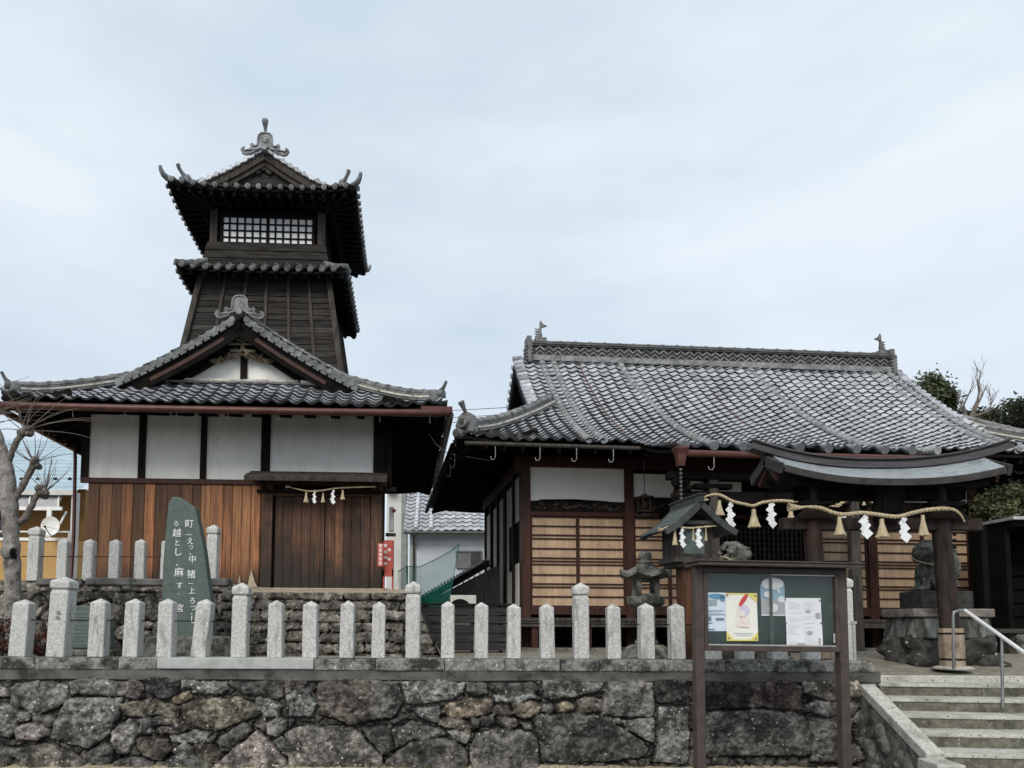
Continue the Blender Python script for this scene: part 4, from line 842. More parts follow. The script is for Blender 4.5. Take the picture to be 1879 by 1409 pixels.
# verge on the gable ends
for x, sg in ((GX0-.42, 1), (GX1+.27, -1)):
    mb = MB()
    for side in (1, -1):
        P = [V((x, RY-side*(RY-EY0-s), qm(s)-.09)) for s in [S-i*.2 for i in range(11)]]; mb.sweep(P, [(-.03, -.18), (.03, -.18), (.03, .06), (-.03, .06)])
        P = [V((x+sg*.3, RY-side*(RY-EY0-s), qm(s)-.12)) for s in [S-i*.2 for i in range(11)]]; mb.sweep(P, [(-.28, -.06), (.28, -.06), (.28, .04), (-.28, .04)])
    build(mb, 'bargeboard', WOODX, Q)
    mb = MB()
    for side in (1, -1):
        s = S
        while s > HS-.3:
            mb.tube([(x-sg*.06, RY-side*(S-s), qm(s)+.01), (x+sg*.14, RY-side*(S-s), qm(s)+.04)], .06, 10, col=random.uniform(.6, 1.3)); s -= .145
    build(mb, 'verge_tiles', TILE, Q)
for x in (GX0+.05, GX1-.05):
    mb = MB(); zb0 = qm(HS)-.25; mb.extr([(-1.95, zb0), (1.95, zb0)]+[(y, qm(S-abs(y))-.15) for y in (1.7, 1.2, .6, 0, -.6, -1.2, -1.7)], Matrix.Translation((x, RY, 0)) @ Matrix.Rotation(math.pi/2, 4, 'Z'), .08); build(mb, 'gable_wall', WOODX, Q)
# eave underside
mb = MB(); n = 22
def QZ(x, y): return min(qm(min(y-EY0, EY1-y)), qm(x-EX0) if x-EX0 < HS else 99, qm(EX1-x) if EX1-x < EX1-GX1 else 99)+ql(x, y)
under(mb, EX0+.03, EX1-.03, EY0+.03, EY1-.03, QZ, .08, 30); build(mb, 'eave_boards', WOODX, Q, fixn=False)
mb = MB(); under(mb, PX0+.03, PX1-.03, EY0-1.40, EY0+.1, lambda x, y: qm(y-EY0), .07, 6); build(mb, 'porch_boards', WOODX, Q, fixn=False)
mb = MB()
for i in range(36): x = EX0+.2+i*.31; mb.beam((x, EY0+.06, QZ(x, EY0+.06)-.16), (x, .1, 4.86), .05, .08)
for i in range(22): y = EY0+.3+i*.33; mb.beam((EX0+.06, y, ZE-.14), (.05, y, 4.86), .05, .08)
for i in range(22): y = EY0+.3+i*.33; mb.beam((EX1-.06, y, ZE-.14), (8.75, y, 4.86), .05, .08)
for i in range(17): x = PX0+.15+i*.33; mb.beam((x, EY0-1.38, qm(-1.4)-.12), (x, EY0+.1, ZE-.16), .05, .08)
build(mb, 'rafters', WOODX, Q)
# ridge with lattice band
mb = MB(); zr = qm(S)
mb.box(GX0-.12, GX1+.02, RY-.19, RY+.19, zr-.05, zr+.07, col=1.5); mb.box(GX0-.08, GX1-.02, RY-.13, RY+.13, zr+.07, zr+.29, col=.22)
for k, (w, z) in enumerate([(.17, .29), (.19, .325), (.16, .36)]): mb.box(GX0-.1, GX1, RY-w, RY+w, zr+z, zr+z+.027, col=.5+.3*(k % 2))
ridge(mb, [V((GX0-.1, RY, zr+.385)), V((GX1, RY, zr+.385))], caponly=True, cap=.075, step=.33)
for fy in (-.135, .135):
    x = GX0
    while x < GX1-.2:
        for k in range(2):
            z = zr+.09+k*.1
            c = random.uniform(1.2, 2.1)
            mb.beam((x, RY+fy, z), (x+.1, RY+fy, z+.09), .02, .02, up=(0, 1, 0), col=c); mb.beam((x+.1, RY+fy, z+.09), (x+.2, RY+fy, z), .02, .02, up=(0, 1, 0), col=c)
        x += .2
rg = build(mb, 'ridge', RIDGE, Q)
def shachi(x, sg):
    mb = MB(); b = V((x, RY, zr+.45)); f = lambda a, z: b+V((sg*a, 0, z))
    mb.box(x-.1, x+.14, RY-.1, RY+.1, zr+.38, zr+.5)
    mb.tube([f(-.10, .0), f(-.03, .04), f(.0, .14), f(.0, .24), f(.03, .33)], [.05, .07, .06, .042, .028], 9)
    mb.extr([(0, .30), (.05, .30), (.17, .34), (.08, .38), (.02, .47), (0, .40)], Matrix.Translation(b) @ Matrix.Diagonal((sg, 1, 1, 1)), .04)
    for k in range(4): mb.extr([(-.06, .06+k*.06), (-.11, .1+k*.06), (-.04, .12+k*.05)], Matrix.Translation(b) @ Matrix.Diagonal((sg, 1, 1, 1)), .03)
    build(mb, 'fish_finial', RIDGE, Q)
shachi(GX0+.12, 1); shachi(GX1-.12, -1)
for x, sg in ((GX0-.14, 1), (GX1+.04, -1)):
    mb = MB(); mb.box(x-.04, x+.04, RY-.24, RY+.24, zr-.1, zr+.34); mb.box(x-.05, x+.05, RY-.17, RY+.17, zr+.34, zr+.5)
    for k in range(5): mb.box(x-.07, x+.07, RY-.22, RY+.22, zr-.05+k*.08, zr-.02+k*.08, col=1.4)
    build(mb, 'ridge_end_ornament', RIDGE, Q)
# hip ridges
for sx in (0, 1):
    for sy in (0, 1):
        L_ = HS if sx == 0 else EX1-GX1; P = []
        for i in range(12):
            s = L_*(1-i/11.)*.98; x = EX0+s if sx == 0 else EX1-s; y = EY0+s if sy == 0 else EY1-s; P.append(V((x, y, qm(s)+ql(x, y)+.04)))
        mb = MB(); ridge(mb, P[:-1], .2, 4, .042, .07, .22); hr = build(mb, 'hip_ridge', RIDGE, Q)
        mm = MB(); mm.sweep([p+V((0, 0, .05)) for p in P[:-1]], [(-.115, 0), (.115, 0), (.115, .035), (-.115, .035)]); build(mm, 'mortar_course', MORTAR, hr)
        d = (P[-1]-P[-3]); d.z = 0; d.normalize(); pe = P[-2]+V((0, 0, .02)); ang = math.atan2(d.x, -d.y); M = Matrix.Translation(pe) @ Matrix.Rotation(ang, 4, 'Z')
        mb = MB(); mb.extr([(-.19, -.05), (.19, -.05), (.2, .1), (.14, .24), (.05, .3), (-.05, .3), (-.14, .24), (-.2, .1)], M, .12)
        mb.tube([M @ V((0, -.14, .13)), M @ V((0, 0, .13))], .10, 14, col=1.3); mb.tube([M @ V((0, -.15, .13)), M @ V((0, 0, .13))], .055, 12, col=.5)
        mb.tube([M @ V((-.17, -.1, -.02)), M @ V((-.17, 0, -.02))], .06, 10, col=1.2); mb.tube([M @ V((.17, -.1, -.02)), M @ V((.17, 0, -.02))], .06, 10, col=1.2)
        mb.tube([M @ V((0, 0, .26)), M @ V((0, -.08, .36)), M @ V((0, -.16, .46))], [.03, .035, .06], 9)
        mb.tube([M @ V((0, -.30, -.10)), M @ V((0, -.1, -.1))], .07, 10, col=1.1); build(mb, 'corner_ornament', RIDGE, hr)
# gutters
mb = MB(); mb.tube([(EX0+.12, EY0-.07, ZE-.07), (PX0, EY0-.07, ZE-.09)], .034, 10); build(mb, 'front_gutter', WOODG, Q); mb = MB(); mb.tube([(EX0-.06, EY0+.1, ZE-.07), (EX0-.06, EY1-.1, ZE-.07)], .045, 10); build(mb, 'side_gutter', WOODX, Q)
mb = MB(); gzp = qm(-1.42)-.10; mb.tube([(PX0+.1, EY0-1.50, gzp), (PX1, EY0-1.50, gzp)], .055, 10); build(mb, 'porch_gutter', GUTR, Q)
mb = MB(); mb.lathe([(.07, -.2), (.10, -.02), (.14, .06), (.14, .09)], 4, o=(PX0+.12, EY0-1.50, gzp), rot=math.pi/4, smooth=False); build(mb, 'rain_hopper', GUTR, Q, bevel=.005)
mb = MB()
for k in range(9): mb.lathe([(.012, 0), (.028, .045), (.012, .05)], 8, o=(PX0+.12, EY0-1.50, gzp-.28-k*.062))
build(mb, 'rain_chain', GUTD, Q)
for x in (-.95, .45, 1.0, 1.55, 2.5): 
    pass
for i, (x, y, z) in enumerate([(-.75, EY0, ZE), (-.0, EY0, ZE), (.62, EY0, ZE), (1.25, EY0, ZE), (2.35, EY0-1.42, qm(-1.42)), (3.35, EY0-1.42, qm(-1.42)), (-1.36, -.5, ZE), (-1.36, .3, ZE)]):
    mb = MB(); mb.tube([(x, y-.10, z-.12), (x, y-.10, z-.30), (x-.02, y-.08, z-.34), (x-.06, y-.06, z-.33), (x-.07, y-.05, z-.28)], .005, 6); build(mb, 'gutter_bracket', ZINC, Q)
# body
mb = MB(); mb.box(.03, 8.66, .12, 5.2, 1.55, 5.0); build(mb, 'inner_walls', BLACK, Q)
posts = [0, 1.93, 3.45, 5.42, 6.62, 8.68]
for i, x in enumerate(posts):
    mb = MB(); w = .085; mb.box(x-w, x+w, -.06, .12, 1.12, 4.5); build(mb, 'post', WOODR if i not in (2, 3) else WOODD, Q, bevel=.01)
for k in range(1, 6):
    mb = MB(); mb.box(-.07, .07, k*1.0-.07, k*1.0+.07, 1.12, 4.5); build(mb, 'post', WOODD, Q)
mb = MB(); mb.box(-.2, 8.9, -.10, .1, 4.42, 4.62); mb.box(-.1, 8.8, -.045, .08, 1.72, 1.86); mb.box(-.1, 8.8, -.05, .06, 3.52, 3.60)
mb.box(-.1, .08, 0, 5.2, 4.42, 4.6); build(mb, 'tie_beams', WOODR, Q, bevel=.008)
for a, b, c in ((.08, 1.85, 3.8), (2.01, 3.37, 3.9), (5.5, 8.6, 3.9)): mb = MB(); mb.box(a, b, -.03, .06, 3.60, c); build(mb, 'carved_lintel', WOODD, Q)
mb = MB(); rr = random.Random(8)
for i in range(46):
    if i == 23: build(mb, 'lintel_carving', WOODG, Q); mb = MB()
    x = rr.uniform(.2, 1.75) if i < 23 else rr.uniform(2.1, 3.3); mb.ball((x, -.035, rr.uniform(3.66, 3.74)), (rr.uniform(.04, .1), .015, rr.uniform(.012, .025)), 4, M=Matrix.Rotation(rr.uniform(-.6, .6), 3, 'Y'))
build(mb, 'lintel_carving', WOODG, Q)
HP = mat('hall_plaster', (.74, .72, .67), (.81, .79, .74), 2.2, rough=.9, bump=.05)
mb = MB(); mb.extr([(.085, 3.78), (.3, 3.83), (.9, 3.845), (1.5, 3.82), (1.845, 3.75), (1.845, 4.42), (.085, 4.42)], Matrix.Translation((0, .02, 0)), .05); build(mb, 'plaster_panel', HP, Q)
for a, b, z0, z1 in ((2.02, 3.36, 3.9, 4.34), (3.55, 4.1, 3.95, 4.3), (5.52, 6.1, 3.92, 4.2), (6.72, 8.6, 3.80, 4.3)):
    mb = MB(); mb.box(a, b, -.01, .05, z0, z1); build(mb, 'plaster_panel', HP, Q)
def doors(x0, x1, n, z0=1.87, z1=3.52):
    w = (x1-x0)/n
    for i in range(n):
        a, b = x0+i*w, x0+(i+1)*w; mb = MB(); x = a+.02; zz = [0, .11, .21, .25, .36, .465, .50, .535, .65, .75, .785, .89, 1]
        while x < b-.03:
            ww = min(random.uniform(.10, .22), b-.02-x); mb.box(x, x+ww, .015, .03, z0, z1, col=random.uniform(.85, 1.12)); x += ww
        d = build(mb, 'sliding_door', TAN, Q); mb = MB()
        for f in zz: z = z1-(z1-z0)*f; mb.box(a, b, -.012, .012, z-.012, z+.012)
        mb.box(a, a+.03, -.018, .02, z0, z1); mb.box(b-.03, b, -.018, .02, z0, z1); mb.box(a, b, -.02, .02, z0-.03, z0+.02); mb.box(a, b, -.02, .02, z1-.02, z1+.02)
        build(mb, 'door_lattice', WOODR, d, bevel=.002)
doors(.085, 1.845, 2); doors(2.015, 3.36, 2); doors(5.51, 6.53, 1); doors(6.71, 8.59, 2)
# centre entrance lattice
mb = MB()
for i in range(21): x = 3.55+i*.09; mb.box(x-.012, x+.012, .03, .06, 1.9, 3.4)
for i in range(15): z = 1.9+i*.107; mb.box(3.53, 5.34, .04, .055, z-.008, z+.008)
build(mb, 'entrance_lattice', WOODG, Q)
# left side wall panels receding
mb = MB()
for k in range(5):
    y0, y1 = .12+k*1.0, 1.0+k*1.0-.1
    if k == 2: continue
for (y0, y1, z0, z1) in ((.12, .42, 1.9, 4.4), (.55, .95, 3.5, 4.35), (1.1, 1.6, 3.5, 4.3), (1.7, 2.3, 1.9, 4.3), (2.45, 2.9, 1.9, 4.25), (3.1, 3.8, 1.9, 4.2), (4.1, 4.9, 1.9, 4.2), (.55, .95, 1.9, 2.7), (1.1, 1.6, 1.9, 2.6)):
    mb.box(-.03, .0, y0, y1, z0, z1)
build(mb, 'side_plaster', HP, Q)
mb = MB(); mb.box(-.02, .03, .1, 5.2, 1.8, 4.5); build(mb, 'side_wall', WOODX, Q)
# veranda and floor posts
mb = MB(); mb.box(-.5, 8.9, -.62, .02, 1.60, 1.66); mb.box(-.5, 8.9, -.60, -.54, 1.50, 1.60); build(mb, 'veranda', WOODG, Q, bevel=.005)
for x in (-.3, .05, 1.0, 1.95, 3.0, 5.6, 6.6, 7.6, 8.6):
    mb = MB(); mb.box(x-.05, x+.05, -.56, -.46, QB, 1.5); build(mb, 'floor_post', WOODR, Q)
mb = MB(); mb.box(0, 8.7, .3, .35, QB, 1.6); build(mb, 'underfloor_boards', BLACK, Q)
mb = MB(); mb.box(-.6, 9, -.75, 5.3, QB-.03, QB+.06); build(mb, 'stone_plinth', GRAND, Q)
# porch posts and beams
py_ = -2.2; PPX = (QF.hit(1312, 1100, py_).x, QF.hit(1571, 1100, py_).x)
for x in PPX:
    mb = MB(); mb.lathe([(.13, 0), (.15, .04), (.15, .07), (.10, .09)], 8, o=(x, py_, QB-.03)); build(mb, 'post_base', GRAND, Q)
    mb = MB(); mb.box(x-.075, x+.075, py_-.075, py_+.075, QB+.05, 3.9); build(mb, 'porch_post', WOODG, Q, bevel=.015)
mb = MB(); mb.box(PX0+.2, PX1-.2, py_-.07, py_+.07, 3.44, 3.62); mb.box(PX0+.1, PX1-.1, py_-.09, py_+.09, 3.80, 3.92)
for x in PPX: mb.box(x-.06, x+.06, py_, 0, 3.5, 3.66); mb.box(x-.3, x+.3, py_-.08, py_+.08, 3.66, 3.74)
build(mb, 'porch_beams', WOODX, Q, bevel=.01)
mb = MB(); rr = random.Random(4)
for i in range(30): mb.ball((PX0+.32+rr.uniform(-.12, .12), py_+rr.uniform(-.1, .1), 3.63+rr.uniform(-.15, .15)), rr.uniform(.03, .07), 5)
build(mb, 'beam_end_carving', WOODD, Q)
mb = MB(); rope_c = QF
mb.tube([(4.42, -1.7, 3.5), (4.43, -1.75, 2.2)], .055, 8); build(mb, 'bell_rope', mat('bell_rope', (.25, .25, .24), (.42, .42, .41), 20, (1, 1, 4)), Q)
mb = MB(); mb.box(3.45, 5.4, -.9, -.2, 1.5, 1.72); mb.box(3.7, 5.2, -1.15, -.85, 1.3, 1.5); mb.box(3.9, 5.0, -1.6, -1.2, QB, 1.75); build(mb, 'offering_steps', WOODD, Q)
# ================================================================== STAIRS, right of the wall
SA = R(-7); so_ = at(1600, 1250, 8.3); SF = Frame((so_.x, so_.y), SA)
ST = thing('stone_stairs', (so_.x, so_.y, 0), 'broad pale stone stairs climbing beside the retaining wall at the right edge', 'stairs', rz=SA, zb=0)
zt_, tr, rs = .907, .385, .1245
for k in range(7):
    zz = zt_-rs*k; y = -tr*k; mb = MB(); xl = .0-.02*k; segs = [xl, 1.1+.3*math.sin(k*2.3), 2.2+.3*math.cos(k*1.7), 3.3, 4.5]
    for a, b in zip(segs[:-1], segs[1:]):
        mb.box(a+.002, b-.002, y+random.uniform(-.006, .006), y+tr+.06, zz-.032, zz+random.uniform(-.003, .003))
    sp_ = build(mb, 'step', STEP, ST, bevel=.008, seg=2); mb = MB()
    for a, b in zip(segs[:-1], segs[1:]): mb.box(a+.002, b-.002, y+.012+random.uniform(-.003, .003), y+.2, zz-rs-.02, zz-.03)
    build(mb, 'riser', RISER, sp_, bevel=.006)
mb = MB(); mb.box(-.02, 4.6, .39, .95, .80, .972); mb.box(1.0, 4.6, .95, 1.5, .8, .974); build(mb, 'landing_slab', STEP, ST, bevel=.01)
# side kerb sloping down beside the steps
p_a, p_b = SF.hit(1603, 1247, .05), SF.hit(1706, 1373, -1.55); mb = MB()
mb.beam((-.10, .12, .945), (-.16, -1.62, .375), .15, .10); mb.box(-.30, -.08, -1.95, -1.60, 0, .38); build(mb, 'side_kerb', STEP, ST, bevel=.012, seg=2)
mb = MB(); n = 26
mb.add([(-.17, .3, 0), (-.17, .3, .93), (-.22, -1.6, .32), (-.22, -1.6, 0), (-.12, .3, 0), (-.12, .3, .93), (-.12, -1.6, .32), (-.12, -1.6, 0)], [(0, 1, 2, 3), (4, 5, 6, 7), (0, 1, 5, 4), (2, 3, 7, 6), (1, 2, 6, 5)]); build(mb, 'mossy_side', GRAND, ST)
mb = MB(); rr = random.Random(2)
for i in range(34):
    y = rr.uniform(-1.5, .25); z = rr.uniform(0, max(.05, .85+.36*y-.12)); mb.ball((-.20, y, z), (.05, rr.uniform(.08, .17), rr.uniform(.05, .11)), 5, M=Matrix.Rotation(rr.uniform(-.5, .5), 3, 'X'))
build(mb, 'side_stones', GRAND, ST)
# handrail
r1, r2, r3_ = at(1748, 1122, 8.4), at(1771, 1119, 8.4), at(1920, 1228, 7.3)
hr = thing('handrail', tuple(at(1750, 1228, 8.4)), 'bright steel handrail on two posts beside the stone stairs', 'handrail')
mb = MB(); mb.tube([at(1750, 1228, 8.4), at(1749, 1130, 8.4), at(1750, 1123, 8.4), at(1757, 1121, 8.4), at(1773, 1120, 8.4)], .016, 10); o = build(mb, 'end_post', mat('dull_steel', (.16, .16, .16), (.24, .24, .24), 6, rough=.4, metal=.5, bump=.02), hr); o.location = -V(hr.location)
mb = MB(); mb.tube([at(1771, 1120, 8.4), at(1772, 1121, 8.38), at(1925, 1230, 7.2), at(2000, 1285, 6.7)], .020, 12); o = build(mb, 'top_rail', STEEL, hr); o.location = -V(hr.location)
mb = MB(); mb.tube([at(1840, 1298, 7.75), at(1838, 1172, 7.82)], .015, 10); o = build(mb, 'rail_post', MC['dull_steel'], hr); o.location = -V(hr.location)
# ================================================================== TORII-LIKE ROOFED GATE
TG = thing('roofed_torii', tuple(at(1622, 1222, 9.0)), 'dark timber torii with a long sagging metal roof, front rope and a carved plaque', 'torii', zb=at(1743, 1222, 9).z)
tb = TG.location.copy(); ZB[TG.name] = 0
def gput(mb, name, m, parent=TG, **k):
    o = build(mb, name, m, parent, **k)
    if parent is TG: o.location = -tb
    return o
DARKW = mat('pillar_timber', (.014, .011, .010), (.05, .038, .034), 7, (2, 2, .3), rough=.7, dirt=(.04, .018, .013), dscale=2, spec=.12)
for px in (1505, 1740):
    b = at(px, 1222, 9.0); b2 = at(px+6, 1222, 9.); t_ = at(px-12, 860, 9.0); x0 = at(1505 if px < 1600 else 1745, 1222, 9).x
    mb = MB(); mb.tube([(x0+.02, 9, b.z+.15), (x0-.02, 9, 2.2), (x0-.06, 9, 3.3)], [.108, .104, .098], 16); pl_ = gput(mb, 'pillar', DARKW)
    mb = MB()
    for k in range(8):
        a = 2*math.pi*k/8; M = Matrix.Translation((x0+.02, 9, 0)) @ Matrix.Rotation(a, 4, 'Z'); mb.box(-.045, .045, -.124, -.100, b.z, b.z+.44, M=M)
    gput(mb, 'socket_staves', mat('pale_staves', (.26, .20, .145), (.38, .31, .235), 8, (3, 3, .3), dirt=(.12, .09, .065), dscale=4)); mb = MB()
    for z in (.08, .38): mb.tube([(x0+.02+.126*math.cos(t*math.pi/8), 9+.126*math.sin(t*math.pi/8), b.z+z+.0) for t in range(17)], .012, 6)
    gput(mb, 'socket_bands', WOODD)
    mb = MB(); mb.lathe([(.21, 0), (.22, .02), (.17, .04)], 14, o=(x0+.02, 9, b.z-.04)); gput(mb, 'footing', STEP)
    mb = MB(); mb.box(x0-.2, x0+.2, 8.9, 9.1, 2.955, 3.0); mb.extr([(-.28, .0), (.28, .0), (.16, .09), (-.16, .09)], Matrix.Translation((x0-.05, 8.86, 2.78)), .03); gput(mb, 'wedge_block', WOODD)
mb = MB(); x_l, x_r = at(1432, 930, 9).x, at(1795, 930, 9).x; mb.box(x_l, x_r, 8.93, 9.07, 2.66, 2.80); gput(mb, 'cross_beam', DARKW, bevel=.008); mb = MB(); mb.box(x_l+.2, x_r-.2, 8.91, 9.09, 3.02, 3.16); gput(mb, 'lintel', WOODX)
def sag(x):     # ridge height along the roof
    t = (x-5.10)/1.48; return 3.415+(.235 if t < 0 else .205)*abs(t)**2.3
RX0, RX1 = 3.86, 6.37
xs = [RX0+(RX1-RX0)*i/40 for i in range(41)]
mb = MB()
for sy in (-1, 1):
    for k in range(7):
        t0, t1 = k/7, (k+1)/7; vs = []
        for t, dz in ((t0, .0), (t1, .0), (t1, -.022)):
            vs += [V((x+(.0 if t == 0 else 0), 9+sy*(.06+.34*t), sag(x)-.02-.235*t+.03*t*t+dz+(.02 if dz == 0 else 0)-.02*(1-t))) for x in [x for x in xs]]
        q = 41; mb.add(vs, [(i, i+1, q+i+1, q+i) for i in range(40)]+[(q+i, q+i+1, 2*q+i+1, 2*q+i) for i in range(40)], col=random.uniform(.85, 1.15))
gput(mb, 'metal_roof', COPPER, fixn=False)
mb = MB()
for sy in (-1, 1):
    P = [V((x, 9+sy*.405, sag(x)-.245)) for x in xs]; mb.sweep(P, [(-.02, -.045), (.02, -.045), (.02, .03), (-.02, .03)])
    for xe in (xs[0]-.05, xs[-1]+.05):
        mb.sweep([V((xe, 9, sag(xe)-.06)), V((xe, 9+sy*.2, sag(xe)-.15)), V((xe, 9+sy*.43, sag(xe)-.24))], [(-.02, -.09), (.02, -.09), (.02, .03), (-.02, .03)], up=(0, 0, 1))
gput(mb, 'roof_edge_boards', mat('edge_board', (.03, .028, .027), (.06, .056, .054), 8))
mb = MB()
xr = [at(1378, 830, 9).x+(at(1850, 830, 9).x-at(1378, 830, 9).x)*i/40 for i in range(41)]
P = [V((x, 9, sag(x)+.03)) for x in xr]; mb.sweep(P, [(-.10, -.05), (.10, -.05), (.10, .0), (-.10, .0)]); mb.sweep([p+V((0, 0, .0)) for p in P], [(-.06, 0), (.06, 0), (.05, .055), (-.05, .055)]); mb.sweep([p+V((0, 0, .055)) for p in P], [(-.085, 0), (.085, 0), (.085, .02), (-.085, .02)])
gput(mb, 'ridge_beam', mat('ridge_board', (.045, .042, .045), (.085, .08, .085), 6, (.4, 1, 3), rough=.5, bump=.2))
mb = MB(); mb.box(xs[0]+.1, xs[-1]-.1, 8.7, 9.3, 3.16, 3.22); gput(mb, 'roof_boards', WOODX)
for x in (xs[0]-.02, xs[-1]+.02):
    mb = MB(); mb.sweep([V((x, 8.75, sag(x)-.34)), V((x, 9, sag(x)-.16)), V((x, 9.25, sag(x)-.34))], [(-.02, -.03), (.02, -.03), (.02, .03), (-.02, .03)]); gput(mb, 'gable_brace', WOODR)
mb = MB(); c = at(1632, 915, 8.8); M = Matrix.Translation(c) @ Matrix.Rotation(R(14), 4, 'X') @ Matrix.Rotation(R(-12), 4, 'Y') @ Matrix.Rotation(R(7), 4, 'Y')
mb.extr([(-.16, -.24), (-.10, -.26), (0, -.25), (.1, -.26), (.14, -.1), (.18, .0), (.16, .1), (.22, .2), (.1, .22), (0, .21), (-.1, .22), (-.19, .2), (-.17, .0), (-.19, -.1)], M, .05)
mb.box(-.09, .09, -.04, -.02, -.16, .14, M=M); gput(mb, 'carved_plaque', WOODX)
# ropes --------------------------------------------------------------
def rope(mb, pts, r, tw=.16):
    pts = [V(p) for p in pts]; L = [0]
    for i in range(1, len(pts)): L.append(L[-1]+(pts[i]-pts[i-1]).length)
    def cr(l):
        i = 1
        while i < len(L)-1 and l > L[i]: i += 1
        t = (l-L[i-1])/(L[i]-L[i-1]); a = pts[max(i-2, 0)]; b = pts[i-1]; c = pts[i]; d = pts[min(i+1, len(pts)-1)]
        return .5*((2*b)+(-a+c)*t+(2*a-5*b+4*c-d)*t*t+(-a+3*b-3*c+d)*t**3)
    m = int(L[-1]/.025)
    for ph in (0, 2.094, 4.188):
        P = []; rad = []
        for k in range(m+1):
            l = L[-1]*k/m; p = cr(l); e = min(1, .35+1.4*min(l, L[-1]-l)/L[-1]*3); a = 2*math.pi*l/tw+ph
            P.append(p+V((0, math.cos(a), math.sin(a)))*r*.5*e); rad.append(r*.56*e)
        mb.tube(P, rad, 6, col=random.uniform(.85, 1.1))
def tassel(mb, p, l, w):
    p = V(p); mb.tube([p, p-V((0, 0, l*.3)), p-V((0, 0, l))], [w*.16, w*.2, w*.5], 9)
    for k in range(16):
        a = k*.39; mb.tube([p-V((0, 0, l*.25)), p+V((math.cos(a)*w*.5, math.sin(a)*w*.5, -l*random.uniform(.97, 1.04)))], [w*.05, w*.04], 4, col=random.uniform(.75, 1.15))
def shide(mb, p, l, w):
    p = V(p); z = 0; s = 1; n = 5; h = l/n; w = w*.74
    for k in range(n):
        M = Matrix.Translation(p+V((s*w*.12, -.004*k, -h*(k+.5)))) @ Matrix.Rotation(R(random.uniform(-25, 25)), 4, 'Z') @ Matrix.Rotation(R(45+random.uniform(-7, 7)), 4, 'Y'); q = w*.36*(.8+.09*k); mb.box(-q, q, -.0012, .0012, -q, q, M=M); s = -s
    mb.tube([p+V((0, 0, .02)), p-V((0, 0, h*.6))], .004, 5)
def rope_thing(pix, Y, r, tas, shi, label, scale=1.0, tw=.16, ends=True, yo=0):
    P = [at(x, y, Y) for x, y in pix]; t = thing('straw_rope', tuple(P[0]), label, 'sacred rope'); off = -P[0]
    mb = MB(); rope(mb, P, r, tw)
    if ends: 
        for k in range(14): a = k*.45; mb.tube([P[0]+V((.12*scale, 0, 0)), P[0]+V((-.06*scale, .04*math.cos(a)*scale, .045*math.sin(a)*scale))], [.012*scale, .006*scale], 4)
    o = build(mb, 'twisted_strands', STRAW, t); o.location = off
    for x, y, l, w in tas: mb = MB(); tassel(mb, at(x, y, Y-yo), l, w); o = build(mb, 'straw_tassel', STRAW, t); o.location = off
    for x, y, l, w in shi: mb = MB(); shide(mb, at(x, y, Y-yo), l, w); o = build(mb, 'paper_streamer', PAPER, t); o.location = off
    return t
s9 = 8.72/F
rope_thing([(1456, 931), (1480, 930), (1505, 932), (1530, 941), (1550, 944), (1580, 941), (1610, 944), (1645, 948), (1675, 941), (1705, 935), (1745, 934), (1762, 944), (1770, 958)], 8.72, .026, [(1540, 948, 34*s9, 20*s9), (1618, 952, 34*s9, 23*s9), (1693, 945, 38*s9, 19*s9)], [(1586, 945, 38*s9, 26*s9), (1657, 948, 42*s9, 26*s9)], 'thick straw rope with tassels and white paper tied across the front of the torii', tw=.13)
q10 = 10.6
s10 = q10/F
rope_thing([(1284, 917), (1300, 909), (1320, 908), (1345, 920), (1370, 926), (1383, 928), (1400, 922), (1430, 919), (1468, 922), (1500, 926), (1540, 930)], q10, .024, [(1320, 918, 28*s10, 17*s10), (1383, 934, 34*s10, 22*s10), (1451, 938, 22*s10, 22*s10), (1522, 948, 22*s10, 12*s10)], [(1339, 922, 46*s10, 22*s10), (1414, 922, 44*s10, 22*s10), (1483, 945, 24*s10, 22*s10), (1547, 946, 22*s10, 18*s10)], 'straw rope with tassels and zigzag paper hanging across the hall porch', tw=.15)
rope_thing([(1536, 927), (1555, 918), (1578, 911), (1592, 914), (1606, 928)], 11.2, .024, [(1585, 916, .09, .05)], [], 'short arched straw rope on the porch beam behind the torii', .6)
# strings of black crest tags beside the right pillar
kt = thing('hanging_tags', tuple(at(1751, 892, 12.5)), 'string of small dark crest-shaped tags hanging beside the right torii pillar', 'tags'); off = -V(kt.location)
for i, y in enumerate([899, 909, 920, 970, 980, 992, 1004, 1016, 1028, 1041]):
    mb = MB(); c = at(1750+i*.3, y, 12.5); mb.extr([(-.03, -.01), (-.022, -.03), (.022, -.03), (.03, -.01), (.03, .035), (.012, .02), (0, .04), (-.012, .02), (-.03, .035)], Matrix.Translation(c), .006); o = build(mb, 'tag', BLACK, kt); o.location = off
mb = MB(); mb.tube([at(1750, 890, 12.5), at(1753, 1045, 12.5)], .003, 4); o = build(mb, 'string', TWIG, kt); o.location = off
